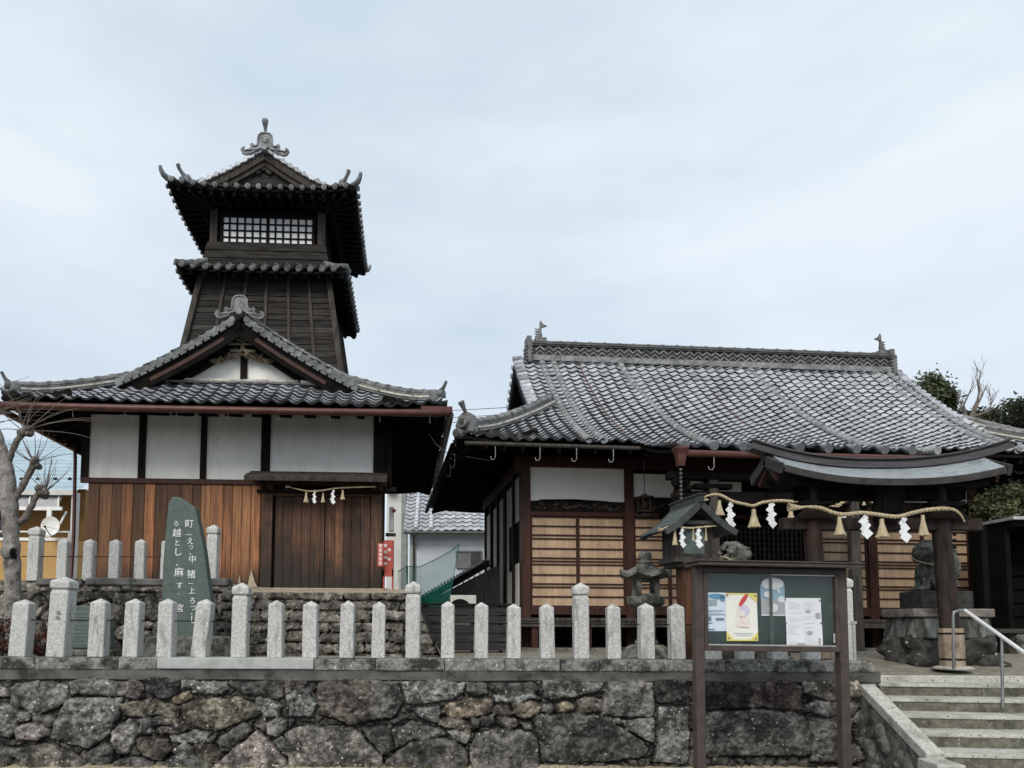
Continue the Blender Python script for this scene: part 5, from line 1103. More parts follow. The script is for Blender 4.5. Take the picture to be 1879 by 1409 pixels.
# ================================================================== voxel-sculpted figures
def sculpt(mb, name, m, parent=None, vox=.014, disp=.0, seed=0):
    o = build(mb, name, m, None); o.parent = parent
    md = o.modifiers.new('r', 'REMESH'); md.mode = 'VOXEL'; md.voxel_size = vox; md.use_smooth_shade = True
    ms = o.modifiers.new('s', 'SMOOTH'); ms.iterations = 3; ms.factor = .5
    bpy.context.view_layer.update(); dg = bpy.context.evaluated_depsgraph_get(); me = bpy.data.meshes.new_from_object(o.evaluated_get(dg)); o.modifiers.clear(); old = o.data; o.data = me; bpy.data.meshes.remove(old)
    n = len(me.vertices); co = np.empty(n*3); me.vertices.foreach_get('co', co); co = co.reshape(-1, 3)
    if disp:
        nr = np.empty(n*3); me.vertices.foreach_get('normal', nr); nr = nr.reshape(-1, 3)
        d = (fbm(co[:, 0]*9+co[:, 2]*5, co[:, 1]*9+co[:, 2]*7, seed)-.47)*disp*2; co = co+nr*d[:, None]; me.vertices.foreach_set('co', co.ravel())
    me.polygons.foreach_set('use_smooth', [True]*len(me.polygons)); me.update(); me.name = name
    return o
def komainu(t, face=1):
    """seated guardian lion, head turned to the front, mane in curls, thick tail raised behind"""
    mb = MB(); f = face; X = lambda x, y, z: V((f*x, y, z))
    mb.ball(X(.10, .0, .20), (.17, .13, .17), 10); mb.ball(X(-.02, 0, .30), (.13, .12, .20), 10); mb.ball(X(.17, .08, .13), (.12, .07, .12), 8); mb.ball(X(.17, -.08, .13), (.12, .07, .12), 8)
    for y in (-.075, .075):
        mb.tube([X(-.07, y, .33), X(-.12, y, .18), X(-.12, y, .04)], [.065, .05, .045], 10); mb.ball(X(-.15, y, .035), (.075, .05, .04), 8)
        mb.ball(X(.06, y*1.6, .035), (.10, .05, .04), 8)
    mb.ball(X(-.09, -.03, .50), (.14, .14, .13), 10); mb.ball(X(-.17, -.09, .47), (.08, .09, .06), 8); mb.ball(X(-.15, -.08, .415), (.06, .07, .03), 8); mb.ball(X(-.20, -.14, .495), (.03, .035, .02), 6)
    for y in (-.1, .0): mb.ball(X(-.18-.02*(y == 0), y-.03, .55), (.035, .04, .022), 6)
    rr = random.Random(5)
    for i in range(44):
        a = rr.uniform(0, 6.28); b = rr.uniform(-.9, 1.2); mb.ball(X(-.04+.15*math.cos(a)*math.cos(b), .02+.14*math.sin(a)*math.cos(b), .49+.15*math.sin(b)), .038, 5)
    mb.tube([X(.22, 0, .12), X(.29, 0, .28), X(.25, 0, .42), X(.30, 0, .54)], [.06, .085, .08, .03], 9)
    for i in range(10): mb.ball(X(.26+rr.uniform(-.05, .05), rr.uniform(-.05, .05), rr.uniform(.2, .5)), .04, 5)
    o = sculpt(mb, 'statue_body', GRAND, t, .010, .016, 9); return o
def pedestal(px, Y, label, lab2, wide=1.0, face=1, rope_=True):
    b = at(px, 1215, Y); b.z = 1.0
    bb = thing('stone_pedestal', tuple(b), label, 'pedestal'); mb = MB(); rr = random.Random(int(px))
    for i in range(54):
        a = rr.uniform(0, 6.28); q = rr.uniform(.55, 1); z = rr.uniform(-.05, .42); s = 1-.30*z; mb.ball(((.66-.28*z)*q*s*max(-1, min(1, 1.3*math.cos(a))), .36*q*s*max(-1, min(1, 1.3*math.sin(a))), z*.85), (rr.uniform(.10, .2), rr.uniform(.1, .18), rr.uniform(.08, .16)), 6)
    mb.box(-.48, .48, -.3, .3, -.1, .40)
    sculpt(mb, 'boulder_base', mat('lichen_rock', (.022, .022, .02), (.065, .065, .058), 14, bump=.8, spots=(.62, .62, .58), sscale=11, slo=.67, dirt=(.02, .02, .017), dscale=5), bb, .02, .045, 3)
    mb = MB(); mb.lathe([(.71, .38), (.64, .64)], 4, rot=math.pi/4, smooth=False); mb.v = [(x, y*.7, z) for x, y, z in mb.v]; build(mb, 'tapered_block', mat('streaked_concrete', (.12, .13, .12), (.25, .27, .25), 6, (1.5, 1.5, .4), dirt=(.035, .035, .03), dscale=3, dlo=.4, dhi=.56, dst=(2.5, 2.5, .5)), bb, bevel=.012)
    mb = MB(); mb.box(-.50, .50, -.36, .36, .64, .745); build(mb, 'cap_slab', mat('brown_granite', (.13, .11, .10), (.24, .21, .19), 14, dirt=(.06, .05, .045), dscale=5), bb, bevel=.012)
    mb = MB(); mb.box(-.32, .32, -.25, .25, .746, .97); build(mb, 'plinth', mat('black_stone', (.02, .02, .018), (.05, .05, .045), 12), bb, bevel=.012)
    k = thing('guardian_lion', (b.x-.05, b.y-.02, b.z+.97), lab2, 'statue'); komainu(k, face)
    if rope_:
        r_ = thing('neck_rope', (b.x-.05, b.y-.02, b.z+.97), lab2.split(' ')[0] and 'pale straw cord draped round the neck of the lion statue %s' % ('behind the notice board' if px < 1500 else 'by the right pillar'), 'cord')
        mb = MB(); rope(mb, [(-.24*face, .05, .45), (-.22*face, -.10, .38), (-.12*face, -.20, .335), (.0, -.19, .36), (.08*face, -.16, .42), (.12*face, .0, .46)], .012, .05); build(mb, 'cord', STRAW, r_)
        mb = MB(); mb.tube([(-.10*face, -.2, .34), (-.03*face, -.22, .22)], .012, 6); mb.tube([(.0, -.2, .36), (.02, -.22, .24)], .014, 6); build(mb, 'cord_ends', STRAW, r_)
pedestal(1722, 9.75, 'tall lichen-spotted boulder and slab pedestal under the right lion statue', 'weathered stone guardian lion on the pedestal behind the right torii pillar')
pedestal(1350, 9.95, 'boulder and slab pedestal behind the notice board under the left lion statue', 'weathered stone guardian lion showing above the notice board roof', face=-1)
# ================================================================== STONE LANTERN
b = at(1187, 1212, 9.35); L = thing('stone_lantern', (b.x, b.y, TZ-.01), 'mossy grey stone lantern with an upturned roof behind the granite posts', 'stone lantern')
def sqr(mb, prof, rot=math.pi/4, n=4): mb.lathe(prof, n, rot=rot, smooth=False)
mb = MB(); sqr(mb, [(.34, -.02), (.34, .07), (.30, .08), (.27, .16), (.2, .2)], n=6, rot=0); build(mb, 'base', GRAND, L, bevel=.01)
mb = MB(); mb.lathe([(.15, .19), (.14, .24), (.115, .27), (.11, .55), (.125, .62)], 16); build(mb, 'shaft', GRAND, L)
mb = MB(); sqr(mb, [(.13, .62), (.21, .68), (.235, .70), (.235, .78), (.20, .79)], n=6, rot=0); build(mb, 'platform', GRAND, L, bevel=.006)
mb = MB()
for i, j in ((-1, -1), (1, -1), (1, 1), (-1, 1)): mb.box(i*.11-.028, i*.11+.028, j*.11-.028, j*.11+.028, .79, .99)
mb.box(-.13, .13, -.13, .13, .785, .82); mb.box(-.13, .13, -.13, .13, .965, .995); build(mb, 'fire_box', GRAND, L, bevel=.006)
mb = MB(); n = 24; vs = []; 
rings = [(.15, 0, 0), (.29, .02, .06), (.285, .055, .075), (.20, .09, .02), (.12, .16, 0), (.07, .20, 0)]
for r_, z, l_ in rings:
    for j in range(n):
        a = 2*math.pi*j/n; cc = abs(math.cos(3*a))**3; vs.append((r_*(1+.10*cc)*math.cos(a), r_*(1+.10*cc)*math.sin(a), .995+z+l_*cc))
mb.add(vs, [(i*n+j, i*n+(j+1) % n, (i+1)*n+(j+1) % n, (i+1)*n+j) for i in range(len(rings)-1) for j in range(n)]+[tuple(range(n)), tuple((len(rings)-1)*n+j for j in range(n))]); build(mb, 'roof', GRAND, L)
mb = MB(); mb.lathe([(.05, 1.19), (.09, 1.20), (.07, 1.225), (.055, 1.235), (.085, 1.27), (.075, 1.32), (.03, 1.35), (.0, 1.355)], 14); build(mb, 'jewel', GRAND, L)
# hanging bronze lantern
c = at(1183, 905, 12.4); hl = thing('hanging_lantern', tuple(c), 'small dark bronze lantern hanging by a chain under the hall eave', 'lantern')
mb = MB(); mb.tube([(0, 0, .0), (0, 0, .52)], .006, 5); build(mb, 'chain', WOODD, hl)
mb = MB(); mb.lathe([(.02, .0), (.05, -.03), (.14, -.07), (.16, -.06), (.15, -.09)], 6, smooth=False); build(mb, 'cap', WOODD, hl)
mb = MB()
for k in range(6): a = k*math.pi/3; mb.box(-.01, .01, -.01, .01, -.30, -.08, M=Matrix.Translation((.11*math.cos(a), .11*math.sin(a), 0)))
mb.lathe([(.05, -.29), (.05, -.1)], 6); build(mb, 'cage', WOODD, hl)
mb = MB(); mb.lathe([(.13, -.29), (.15, -.32), (.10, -.33), (.14, -.40), (.12, -.41)], 6, smooth=False); build(mb, 'foot', WOODD, hl)
# ================================================================== SMALL BOX SHRINE on a post
Y_ = 8.75; c = at(1262, 1028, Y_); HS_ = thing('box_shrine', (c.x, c.y, TZ), 'small wooden box shrine with a gabled shingle roof raised on a brown post', 'small shrine', rz=R(8))
hz = c.z-TZ
mb = MB(); mb.box(-.105, .105, -.10, .10, 0, hz-.02); build(mb, 'post', mat('orange_brown_post', (.035, .015, .009), (.14, .06, .028), 5, (3, 3, .2), dirt=(.03, .018, .012), dscale=2), HS_, bevel=.012)
mb = MB(); mb.box(-.25, .25, -.22, .24, hz-.04, hz+.02); mb.box(-.20, .20, -.16, .2, hz-.09, hz-.04); build(mb, 'base_tray', WOODG, HS_, bevel=.005)
mb = MB(); mb.box(-.22, -.19, -.18, .2, hz+.02, hz+.38); mb.box(.19, .22, -.18, .2, hz+.02, hz+.38); mb.box(-.19, .19, .17, .2, hz+.02, hz+.38); mb.box(-.19, .19, -.18, .17, hz+.33, hz+.38); mb.box(-.19, -.13, -.18, -.15, hz+.02, hz+.34); mb.box(.13, .19, -.18, -.15, hz+.02, hz+.34); mb.box(-.19, .19, -.2, -.16, hz+.02, hz+.06); build(mb, 'cabinet', WOODG, HS_, bevel=.004)
mb = MB(); mb.box(-.13, .13, -.165, -.16, hz+.06, hz+.34); build(mb, 'glass_pane', mat('shrine_glass', (.11, .14, .13), (.16, .19, .18), 3, rough=.15, bump=0), HS_)
pk = hz+.64; ew = .42
mb = MB()
def hr_(t): return pk-.33*t-.03*math.sin(t*math.pi)
for sg in (-1, 1):
    for k in range(9):
        t0, t1 = k/9, (k+1.15)/9; mb.add([V((sg*ew*t0, y, hr_(t0)+.0)) for y in (-.34, .34)]+[V((sg*ew*t1, y, hr_(t1)+.012)) for y in (-.34, .34)]+[V((sg*ew*t1, y, hr_(t1)-.006)) for y in (-.34, .34)], [(0, 1, 3, 2), (2, 3, 5, 4)], col=random.uniform(.7, 1.2))
    vs = [V((sg*ew*t, y, hr_(t)-.03)) for t in [i/8 for i in range(9)] for y in (-.335, .335)]; mb.add(vs, [(2*i, 2*i+1, 2*i+3, 2*i+2) for i in range(8)])
build(mb, 'shingle_roof', mat('shingle', (.06, .075, .07), (.14, .165, .16), 12, (1, 1, 1), useatt=True), HS_, fixn=False)
mb = MB()
for y in (-.345, .345):
    for sg in (-1, 1): mb.sweep([V((sg*ew*t, y, hr_(t)-.03)) for t in [i/8 for i in range(9)]], [(-.018, -.035), (.018, -.035), (.018, .035), (-.018, .035)])
mb.box(-.03, .03, -.38, .38, pk-.02, pk+.06); mb.box(-.045, .045, -.40, .40, pk+.06, pk+.075); mb.box(-.2, .2, -.3, -.27, hz+.38, hz+.42)
for sg in (-1, 1): mb.beam((sg*.02, -.28, hz+.56), (sg*.27, -.28, hz+.38), .03, .03)
build(mb, 'gable_boards', mat('shrine_board', (.03, .034, .032), (.07, .075, .07), 9), HS_)
s8 = (Y_-.28)/F
rope_thing([(1213, 972), (1228, 966), (1245, 966), (1262, 969), (1280, 968), (1300, 966), (1314, 965)], Y_-.36, .014, [(1238, 970, 30*s8, 10*s8), (1272, 970, 22*s8, 5*s8), (1295, 968, 24*s8, 5*s8)], [(1251, 969, 34*s8, 15*s8), (1281, 970, 33*s8, 16*s8)], 'thin straw rope with paper streamers across the small box shrine', .5, tw=.06)
# rope on the house door
yy = 12.25; s12 = yy/F
rope_thing([(527, 893), (545, 897), (565, 901), (590, 900), (615, 896), (650, 894), (690, 893)], yy, .015, [(562, 903, 19*s12, 10*s12), (593, 904, 18*s12, 8*s12), (629, 899, 18*s12, 9*s12)], [(577, 901, 22*s12, 9*s12), (611, 899, 25*s12, 11*s12)], 'small straw rope with paper streamers above the brown house door', .5, tw=.1)
# ================================================================== NOTICE BOARD
bc = at(1407, 1120, 7.2); NB = thing('notice_board', (bc.x, 7.2, 0), 'brown metal framed notice board with a flat roof and posters on green felt', 'notice board', rz=R(4)); NB.rotation_euler.y = R(.55)
NF = Frame((bc.x, 7.2), R(4)); ZB[NB.name] = 0
def nb(px, py, y=0): return NF.hit(px, py, y)
xl, xr, zt, zb_ = nb(1276, 1050).x, nb(1537, 1050).x, nb(1407, 1046).z, nb(1407, 1194).z
for x in (xl, xr): mb = MB(); mb.box(x-.042, x+.042, -.05, .05, 0, zt+.02); build(mb, 'post', BROWNM, NB, bevel=.006)
mb = MB(); mb.box(xl+.04, xr-.04, -.055, .04, zt-.035, zt+.015); mb.box(xl+.04, xr-.04, -.055, .04, zb_-.005, zb_+.045)
mb.box(xl+.043, xl+.078, -.052, .04, zb_+.045, zt-.035); mb.box(xr-.078, xr-.043, -.052, .04, zb_+.045, zt-.035); build(mb, 'frame', BROWNM, NB, bevel=.004)
mb = MB(); mb.box(xl-.07, xr+.09, -.20, .14, zt+.02, zt+.055); mb.box(xl-.085, xr+.105, -.215, .15, zt+.055, zt+.068); build(mb, 'roof', BROWNM, NB, bevel=.004)
mb = MB(); mb.box(xl+.078, xr-.078, .005, .03, zb_+.045, zt-.035); build(mb, 'green_backing', BGREEN, NB)
mb = MB(); mb.box(xl+.08, xr-.08, -.045, -.03, zb_+.046, zb_+.058); mb.box((xl+xr)/2, xr-.08, -.045, -.03, zt-.052, zt-.04); mb.box(xr-.10, xr-.085, -.04, -.03, zb_+.08, zb_+.17); build(mb, 'aluminium_track', ZINC, NB)
gm = bpy.data.materials.new('thin_glass'); gm.use_nodes = True; gt = gm.node_tree; gt.nodes.clear(); go = N(gt, 'ShaderNodeOutputMaterial'); a1 = N(gt, 'ShaderNodeBsdfTransparent'); a2 = N(gt, 'ShaderNodeBsdfGlossy'); a3 = N(gt, 'ShaderNodeMixShader'); a2.inputs['Roughness'].default_value = .05; a3.inputs[0].default_value = .03
gt.links.new(a1.outputs[0], a3.inputs[1]); gt.links.new(a2.outputs[0], a3.inputs[2]); gt.links.new(a3.outputs[0], go.inputs[0])
xm = (xl+xr)/2
for a, b, y in ((xl+.08, xm+.02, -.036), (xm-.02, xr-.08, -.030)): mb = MB(); mb.box(a, b, y, y+.003, zb_+.05, zt-.04); build(mb, 'glass_pane', gm, NB)
mb = MB(); mb.box(xm-.012, xm+.012, -.034, -.02, zb_+.05, zt-.04); build(mb, 'pane_stile', mat('dim_aluminium', (.04, .055, .05), (.07, .09, .08), 5, rough=.4, bump=0), NB)
flat = {}
def fm(n, c):
    if n not in flat: flat[n] = mat('ink_'+n, c, tuple(min(1, x*1.08) for x in c), 4, rough=.7, bump=0)
    return flat[n]
def sheet(px0, py0, px1, py1, y, m, name, label, curl=.004, parent=None, group=None, corner=None):
    a, b = nb(px0, py0, y), nb(px1, py1, y); t = thing(name, tuple(NF.w(a.x, y, b.z)), label, 'poster', rz=R(4)); mb = MB(); n = 10; ver = []
    for j in range(n+1):
        for i in range(n+1):
            u, v = i/n, j/n; x = (b.x-a.x)*u; z = (a.z-b.z)*v
            if corner and j == 0: z += corner*abs(math.sin(u*9))
            ver.append((x, -curl*(math.sin(u*7+v*5)+1)*.5, z))
    mb.add(ver, [(j*(n+1)+i, j*(n+1)+i+1, (j+1)*(n+1)+i+1, (j+1)*(n+1)+i) for j in range(n) for i in range(n)], smooth=True); build(mb, 'paper', m, t); w, h = b.x-a.x, a.z-b.z
    return t, w, h
def mark(t, shapes, m, name, y=-.007):
    mb = MB()
    for s in shapes:
        if s[0] == 'r': _, x0, z0, x1, z1 = s; mb.box(x0, x1, y-.0006, y, z0, z1)
        elif s[0] == 'e':
            _, cx, cz, rx, rz, an = s; pts = [(cx+rx*math.cos(a)*math.cos(an)-rz*math.sin(a)*math.sin(an), cz+rx*math.cos(a)*math.sin(an)+rz*math.sin(a)*math.cos(an)) for a in [2*math.pi*k/20 for k in range(20)]]; mb.extr(pts, Matrix.Translation((0, y, 0)), .0008)
        elif s[0] == 'l': _, pts, w = s; mb.tube([(x, y, z) for x, z in pts], w, 5)
        elif s[0] == 'p': mb.extr(s[1], Matrix.Translation((0, y, 0)), .0008)
    build(mb, name, m, t)
def pins(t, pts, m=None):
    for x, z in pts: mb = MB(); mb.lathe([(.008, 0), (.009, .006), (.005, .010)], 10); o = build(mb, 'magnet', m or fm('magnet', (.25, .25, .22)), t); o.location = (x, -.008, z); o.rotation_euler = (math.pi/2, 0, 0)
t, w, h = sheet(1288, 1087, 1333, 1158, .0, fm('pale_blue_paper', (.62, .70, .78)), 'leaflet', 'pale blue leaflet at the left end of the notice board')
mark(t, [('e', w*.62, h*.90, w*.36, h*.07, -.05), ('e', w*.85, h*.86, w*.12, h*.09, 0)], fm('blue', (.10, .26, .42)), 'blue_cloud'); mark(t, [('r', .01, h*.52, w*.9, h*.535), ('r', .01, h*.47, w*.8, h*.478), ('r', .005, h*.42, w, h*.435), ('r', w*.08, h*.27, w*.36, h*.38), ('r', w*.55, h*.28, w*.9, h*.34), ('r', .01, h*.20, w*.4, h*.22), ('r', .005, h*.03, w*.5, h*.06), ('r', w*.02, h*.86, w*.25, h*.875)], fm('slate_ink', (.12, .18, .28)), 'printed_lines')
mark(t, [('r', w*.28, h*.66, w*.62, h*.82)], fm('grey_print', (.3, .35, .38)), 'grey_picture')
t, w, h = sheet(1331, 1088, 1391, 1176, -.008, fm('cream_paper', (.80, .79, .72)), 'poster', 'white and yellow poster with a red oval drawn at its top'); 
mark(t, [('p', [(0, 0), (w*.28, 0), (0, h*.2)]), ('p', [(w, 0), (w, h*.2), (w*.72, 0)]), ('p', [(w, h), (w*.62, h), (w, h*.8)]), ('r', 0, 0, w, h*.03), ('r', 0, h*.97, w, h)], fm('yellow', (.72, .60, .16)), 'yellow_corners', -.0050)
mark(t, [('e', w*.56, h*.855, w*.07, h*.16, -.62), ('e', w*.58, h*.335, w*.06, h*.045, 0), ('l', [(w*.42, h*.5), (w*.48, h*.41), (w*.56, h*.35)], .003)], fm('red', (.55, .035, .04)), 'red_spoon_drawing')
mark(t, [('e', w*.58, h*.63, w*.17, h*.12, -.3)], fm('lilac', (.60, .55, .70)), 'lilac_hair'); mark(t, [('e', w*.5, h*.56, w*.10, h*.075, 0), ('p', [(w*.34, h*.30), (w*.74, h*.28), (w*.62, h*.5), (w*.42, h*.52)])], fm('blush', (.80, .70, .66)), 'pale_figure', -.0085)
mark(t, [('r', w*.22, h*.155, w*.85, h*.165), ('r', w*.3, h*.12, w*.8, h*.127), ('l', [(w*.3, h*.3), (w*.33, h*.6), (w*.4, h*.72)], .0012), ('l', [(w*.72, h*.3), (w*.7, h*.5)], .0012)], fm('grey_ink', (.45, .44, .46)), 'fine_lines'); pins(t, [(w*.06, h*.06), (w*.92, h*.05), (w*.93, h*.95), (w*.04, h*.96)])
t, w, h = sheet(1395, 1072, 1441, 1130, .0, fm('steel_blue_paper', (.22, .34, .44)), 'leaflet', 'blue and grey leaflet with a rounded cloud shape, topmost on the notice board')
mark(t, [('r', 0, 0, w, h*.52)], fm('warm_grey', (.35, .35, .36)), 'grey_half', -.005); mark(t, [('e', w*.5, h*1.02, w*.46, h*.19, 0), ('e', w*.28, h*.68, w*.16, h*.1, 0), ('e', w*.85, h*.52, w*.16, h*.1, 0), ('e', w*.5, h*.25, w*.2, h*.13, .4), ('r', 0, 0, w, h*.04), ('p', [(w*.62, h*.9), (w*.75, h*.9), (w*.82, h*.72), (w*.72, h*.74)])], fm('pale_print', (.62, .64, .66)), 'pale_shapes', -.008)
t, w, h = sheet(1440, 1097, 1509, 1189, -.006, fm('white_paper', (.74, .75, .77)), 'notice_sheet', 'large creased white printed sheet at the right end of the notice board', .012, corner=.012)
ls = []
rr = random.Random(6)
for k in range(22):
    z = h*(.96-.042*k)
    for cx in (.06, .5): 
        if rr.random() < .75: ls.append(('r', w*cx, z-.0012, w*(cx+rr.uniform(.15, .38)), z+.0012))
mark(t, ls, fm('faint_ink', (.5, .51, .54)), 'faint_lines', -.0135); mark(t, [('r', w*.55, h*.70, w*.68, h*.76), ('r', w*.82, h*.60, w*.95, h*.70), ('r', w*.58, h*.28, w*.72, h*.34), ('r', w*.3, h*.03, w*.5, h*.10), ('r', w*.88, h*.08, w*.94, h*.2)], fm('mid_print', (.36, .37, .39)), 'small_pictures', -.014); pins(t, [(.0, h*.98), (w*.96, h*.96), (0, h*.5), (w*.97, h*.5)], fm('cork', (.30, .28, .22)))
# ================================================================== GREEN MONUMENT with white writing
mY = 9.55; mb0 = at(352, 1172, mY); MO = thing('stone_monument', (mb0.x, mY, TZ), 'tall pointed green slate monument with two columns of white brush writing', 'monument', zb=TZ)
ol = [(303, 1174), (301, 1095), (303, 1035), (309, 960), (313, 925), (320, 913), (333, 914), (362, 933), (366, 950), (378, 1010), (386, 1072), (392, 1110), (396, 1172)]
MM = Matrix.Translation((0, 0, 0)); pts = []
for x, y in ol: p = at(x, y, mY); pts.append((p.x-mb0.x, p.z))
mb = MB(); mb.extr(pts[::-1], Matrix.Identity(4), .16); build(mb, 'slab', SLATE, MO, bevel=.018, seg=2)
mb = MB(); mb.lathe([(.60, TZ), (.56, TZ+.12), (.53, TZ+.25), (.45, TZ+.27)], 9, smooth=False); build(mb, 'rough_base', GRAND, MO)
right = [('町', 346, 962, 1.15), ('一', 345, 981, .8), ('え', 348, 993, .95), ('つ', 349, 1003, .7), ('、', 352, 1013, .9), ('中', 352, 1027, 1.05), ('猪', 350, 1055, 1.15), ('一', 349, 1070, .7), ('上', 351, 1084, .9), ('ろ', 352, 1102, .9), ('つ', 354, 1115, .8), ('、', 354, 1123, .8), ('し', 354, 1138, 1.1)]
left = [('ろ', 325, 960, .8), ('越', 326, 979, 1.15), ('と', 327, 996, .9), ('し', 328, 1014, 1.2), ('、', 330, 1033, .9), ('麻', 330, 1052, 1.25), ('す', 331, 1074, .9), ('、', 332, 1086, .7), ('宮', 331, 1117, 1.1)]
ch = []
for c_, px, py, s in right+left: p = at(px, py+6, mY-.085); ch.append((c_, p.x-mb0.x, p.z, s))
mb = text_mesh([(c, x-(.012 if k > 12 else -.006), z+.01, q) for k, (c, x, z, q) in enumerate(ch)], .098, Matrix.Translation((0, -.083, 0)) @ Matrix.Shear('XZ', 4, (0.0, 0.0)), .003); build(mb, 'white_inscription', WHITE, MO)
# small slab
p0 = at(165, 1190, 9.9); SM = thing('stone_tablet', (p0.x, 9.9, TZ), 'low green slate tablet engraved with fine columns of writing, left of the monument', 'tablet', zb=TZ)
pts = []
for x, y in [(126, 1190), (124, 1118), (140, 1111), (168, 1112), (185, 1120), (198, 1130), (206, 1150), (207, 1190)]: p = at(x, y, 9.9); pts.append((p.x-p0.x, p.z))
mb = MB(); mb.extr(pts[::-1], Matrix.Identity(4), .14); build(mb, 'slab', SLATE, SM, bevel=.015)
ch = []
kan = '昭和町内有志建立記念碑文大正年月日神社奉納氏子中'
for i in range(9):
    for j in range(9): p = at(130+i*4.6, 1125+j*7.2, 9.83); ch.append((kan[(i*5+j*3) % len(kan)], p.x-p0.x, p.z, 1))
build(text_mesh(ch, .036, Matrix.Translation((0, -.0725, 0)), .001), 'fine_inscription', mat('pale_cut', (.2, .25, .23), (.28, .33, .31), 9, bump=0), SM)
mb = MB(); mb.box(-.36, .36, -.16, .2, TZ, TZ+.09); build(mb, 'foot_stone', GRAND, SM, bevel=.02)
# ================================================================== VEGETATION
def leaves(mb, c, r, n, sz, seed, clump=9, flat=.9):
    """leaf-sized faces gathered in clumps spread through an ellipsoid"""
    rr = random.Random(seed); cl = []
    for _ in range(clump):
        a = rr.uniform(0, 6.28); z = rr.uniform(-1, 1); q = rr.uniform(.35, 1)**.5; h = math.sqrt(1-z*z); cl.append((V((q*h*math.cos(a)*r[0], q*h*math.sin(a)*r[1], q*z*r[2])), rr.uniform(.18, .34), rr.uniform(.5, 1.6)))
    for _ in range(n):
        cc, s, tint = rr.choice(cl); p = V(c)+cc+V((rr.gauss(0, 1)*s*r[0]*.55, rr.gauss(0, 1)*s*r[1]*.55, rr.gauss(0, 1)*s*r[2]*.5))
        nrm = V((rr.gauss(0, 1), rr.gauss(0, 1), rr.gauss(.5, 1))).normalized(); t = nrm.orthogonal().normalized(); t.rotate(Matrix.Rotation(rr.uniform(0, 6.28), 3, nrm)); b = nrm.cross(t); q = sz*rr.uniform(.6, 1.3)
        mb.add([p-t*q, p+b*q*.45, p+t*q, p-b*q*.45], [(0, 1, 2, 3)], col=tint*rr.uniform(.75, 1.25))
EVG = leafmat('evergreen_leaf', (.03, .04, .018), (.085, .10, .05)); SHR = leafmat('silvery_leaf', (.06, .075, .03), (.16, .17, .09)); REDL = leafmat('russet_leaf', (.045, .014, .010), (.10, .035, .022)); BLK = leafmat('dark_leaf', (.018, .025, .013), (.05, .06, .03))
def tree(px, py, Y, r, n, sz, label, m, seed, clump=24, z0=0, tr_=.25):
    c = at(px, py, Y); t = thing('evergreen_tree', (c.x, c.y, z0), label, 'tree', zb=z0); rr = random.Random(seed)
    mb = MB(); tp = c.z+r[2]*.3; mb.tube([(0, 0, z0), (.1, 0, z0+(tp-z0)*.5), (0, .1, tp)], [tr_, tr_*.8, tr_*.35], 9)
    for k in range(7):
        a = rr.uniform(0, 6.28); zb = z0+(tp-z0)*rr.uniform(.55, .95); mb.tube([(0, 0, zb), (math.cos(a)*r[0]*.4, math.sin(a)*r[1]*.4, zb+r[2]*.25), (math.cos(a)*r[0]*.8, math.sin(a)*r[1]*.8, zb+r[2]*.5)], [tr_*.35, tr_*.2, tr_*.06], 6)
    build(mb, 'trunk', BARK, t); mb = MB(); leaves(mb, (0, 0, c.z), r, n, sz, seed, clump); build(mb, 'crown', m, t, fixn=False)
tree(1708, 775, 42, (1.85, 1.5, 2.2), 34000, .12, 'dense dark evergreen tree whose round top rises beside the hall ridge end', EVG, 3, 34)
tree(1856, 800, 40, (2.5, 2.2, 1.55), 28000, .12, 'broad dark evergreen tree at the right edge above the small tiled roof', BLK, 4, 34)
tree(1900, 782, 48, (2.2, 1.6, 1.7), 7000, .11, 'farther evergreen tree peeking up at the extreme right edge', EVG, 14, 20)
tree(1858, 930, 14.1, (.62, .4, .42), 8000, .04, 'bushy tree with silvery green leaves above the dark shed roof', SHR, 6, 40, tr_=.1)
def branchy(mb, p, d, l, r, depth, rr, up=.1, spread=.5):
    p = V(p); d = V(d).normalized(); P = [p]; k = 4
    for i in range(k): d = (d+V((rr.uniform(-1, 1), rr.uniform(-1, 1), rr.uniform(-.4, 1)*.6))*.16+V((0, 0, up*.1))).normalized(); P.append(P[-1]+d*l/k)
    mb.tube(P, [r*(1-.45*i/k) for i in range(k+1)], 6 if r > .01 else 4)
    if depth: 
        for i in range(rr.choice([2, 3, 3])):
            nd = (d+V((rr.uniform(-1, 1), rr.uniform(-1, 1), rr.uniform(-.3, 1)))*spread).normalized(); branchy(mb, P[rr.choice([2, 3, 4])], nd, l*rr.uniform(.55, .8), r*.5, depth-1, rr, up, spread)
c = at(1775, 775, 38); bt = thing('bare_tree', (c.x, c.y, 0), 'leafless tree with forked grey limbs between the two dark evergreens', 'tree', zb=0); rr = random.Random(11)
mb = MB(); mb.tube([(-.1, 0, 0), (0, 0, c.z-.2), (.05, 0, c.z)], [.25, .2, .16], 8); build(mb, 'trunk', BARK, bt); mb = MB()
branchy(mb, (0, 0, c.z-.1), (.55, 0, .8), 1.3, .13, 5, rr, .5, .6); branchy(mb, (0, 0, c.z-.1), (-.1, 0, 1), 1.0, .08, 4, rr, .4, .6); branchy(mb, (.3, 0, c.z+.3), (1, 0, .25), 1.2, .08, 4, rr, .3, .6); build(mb, 'limbs', TWIG, bt)
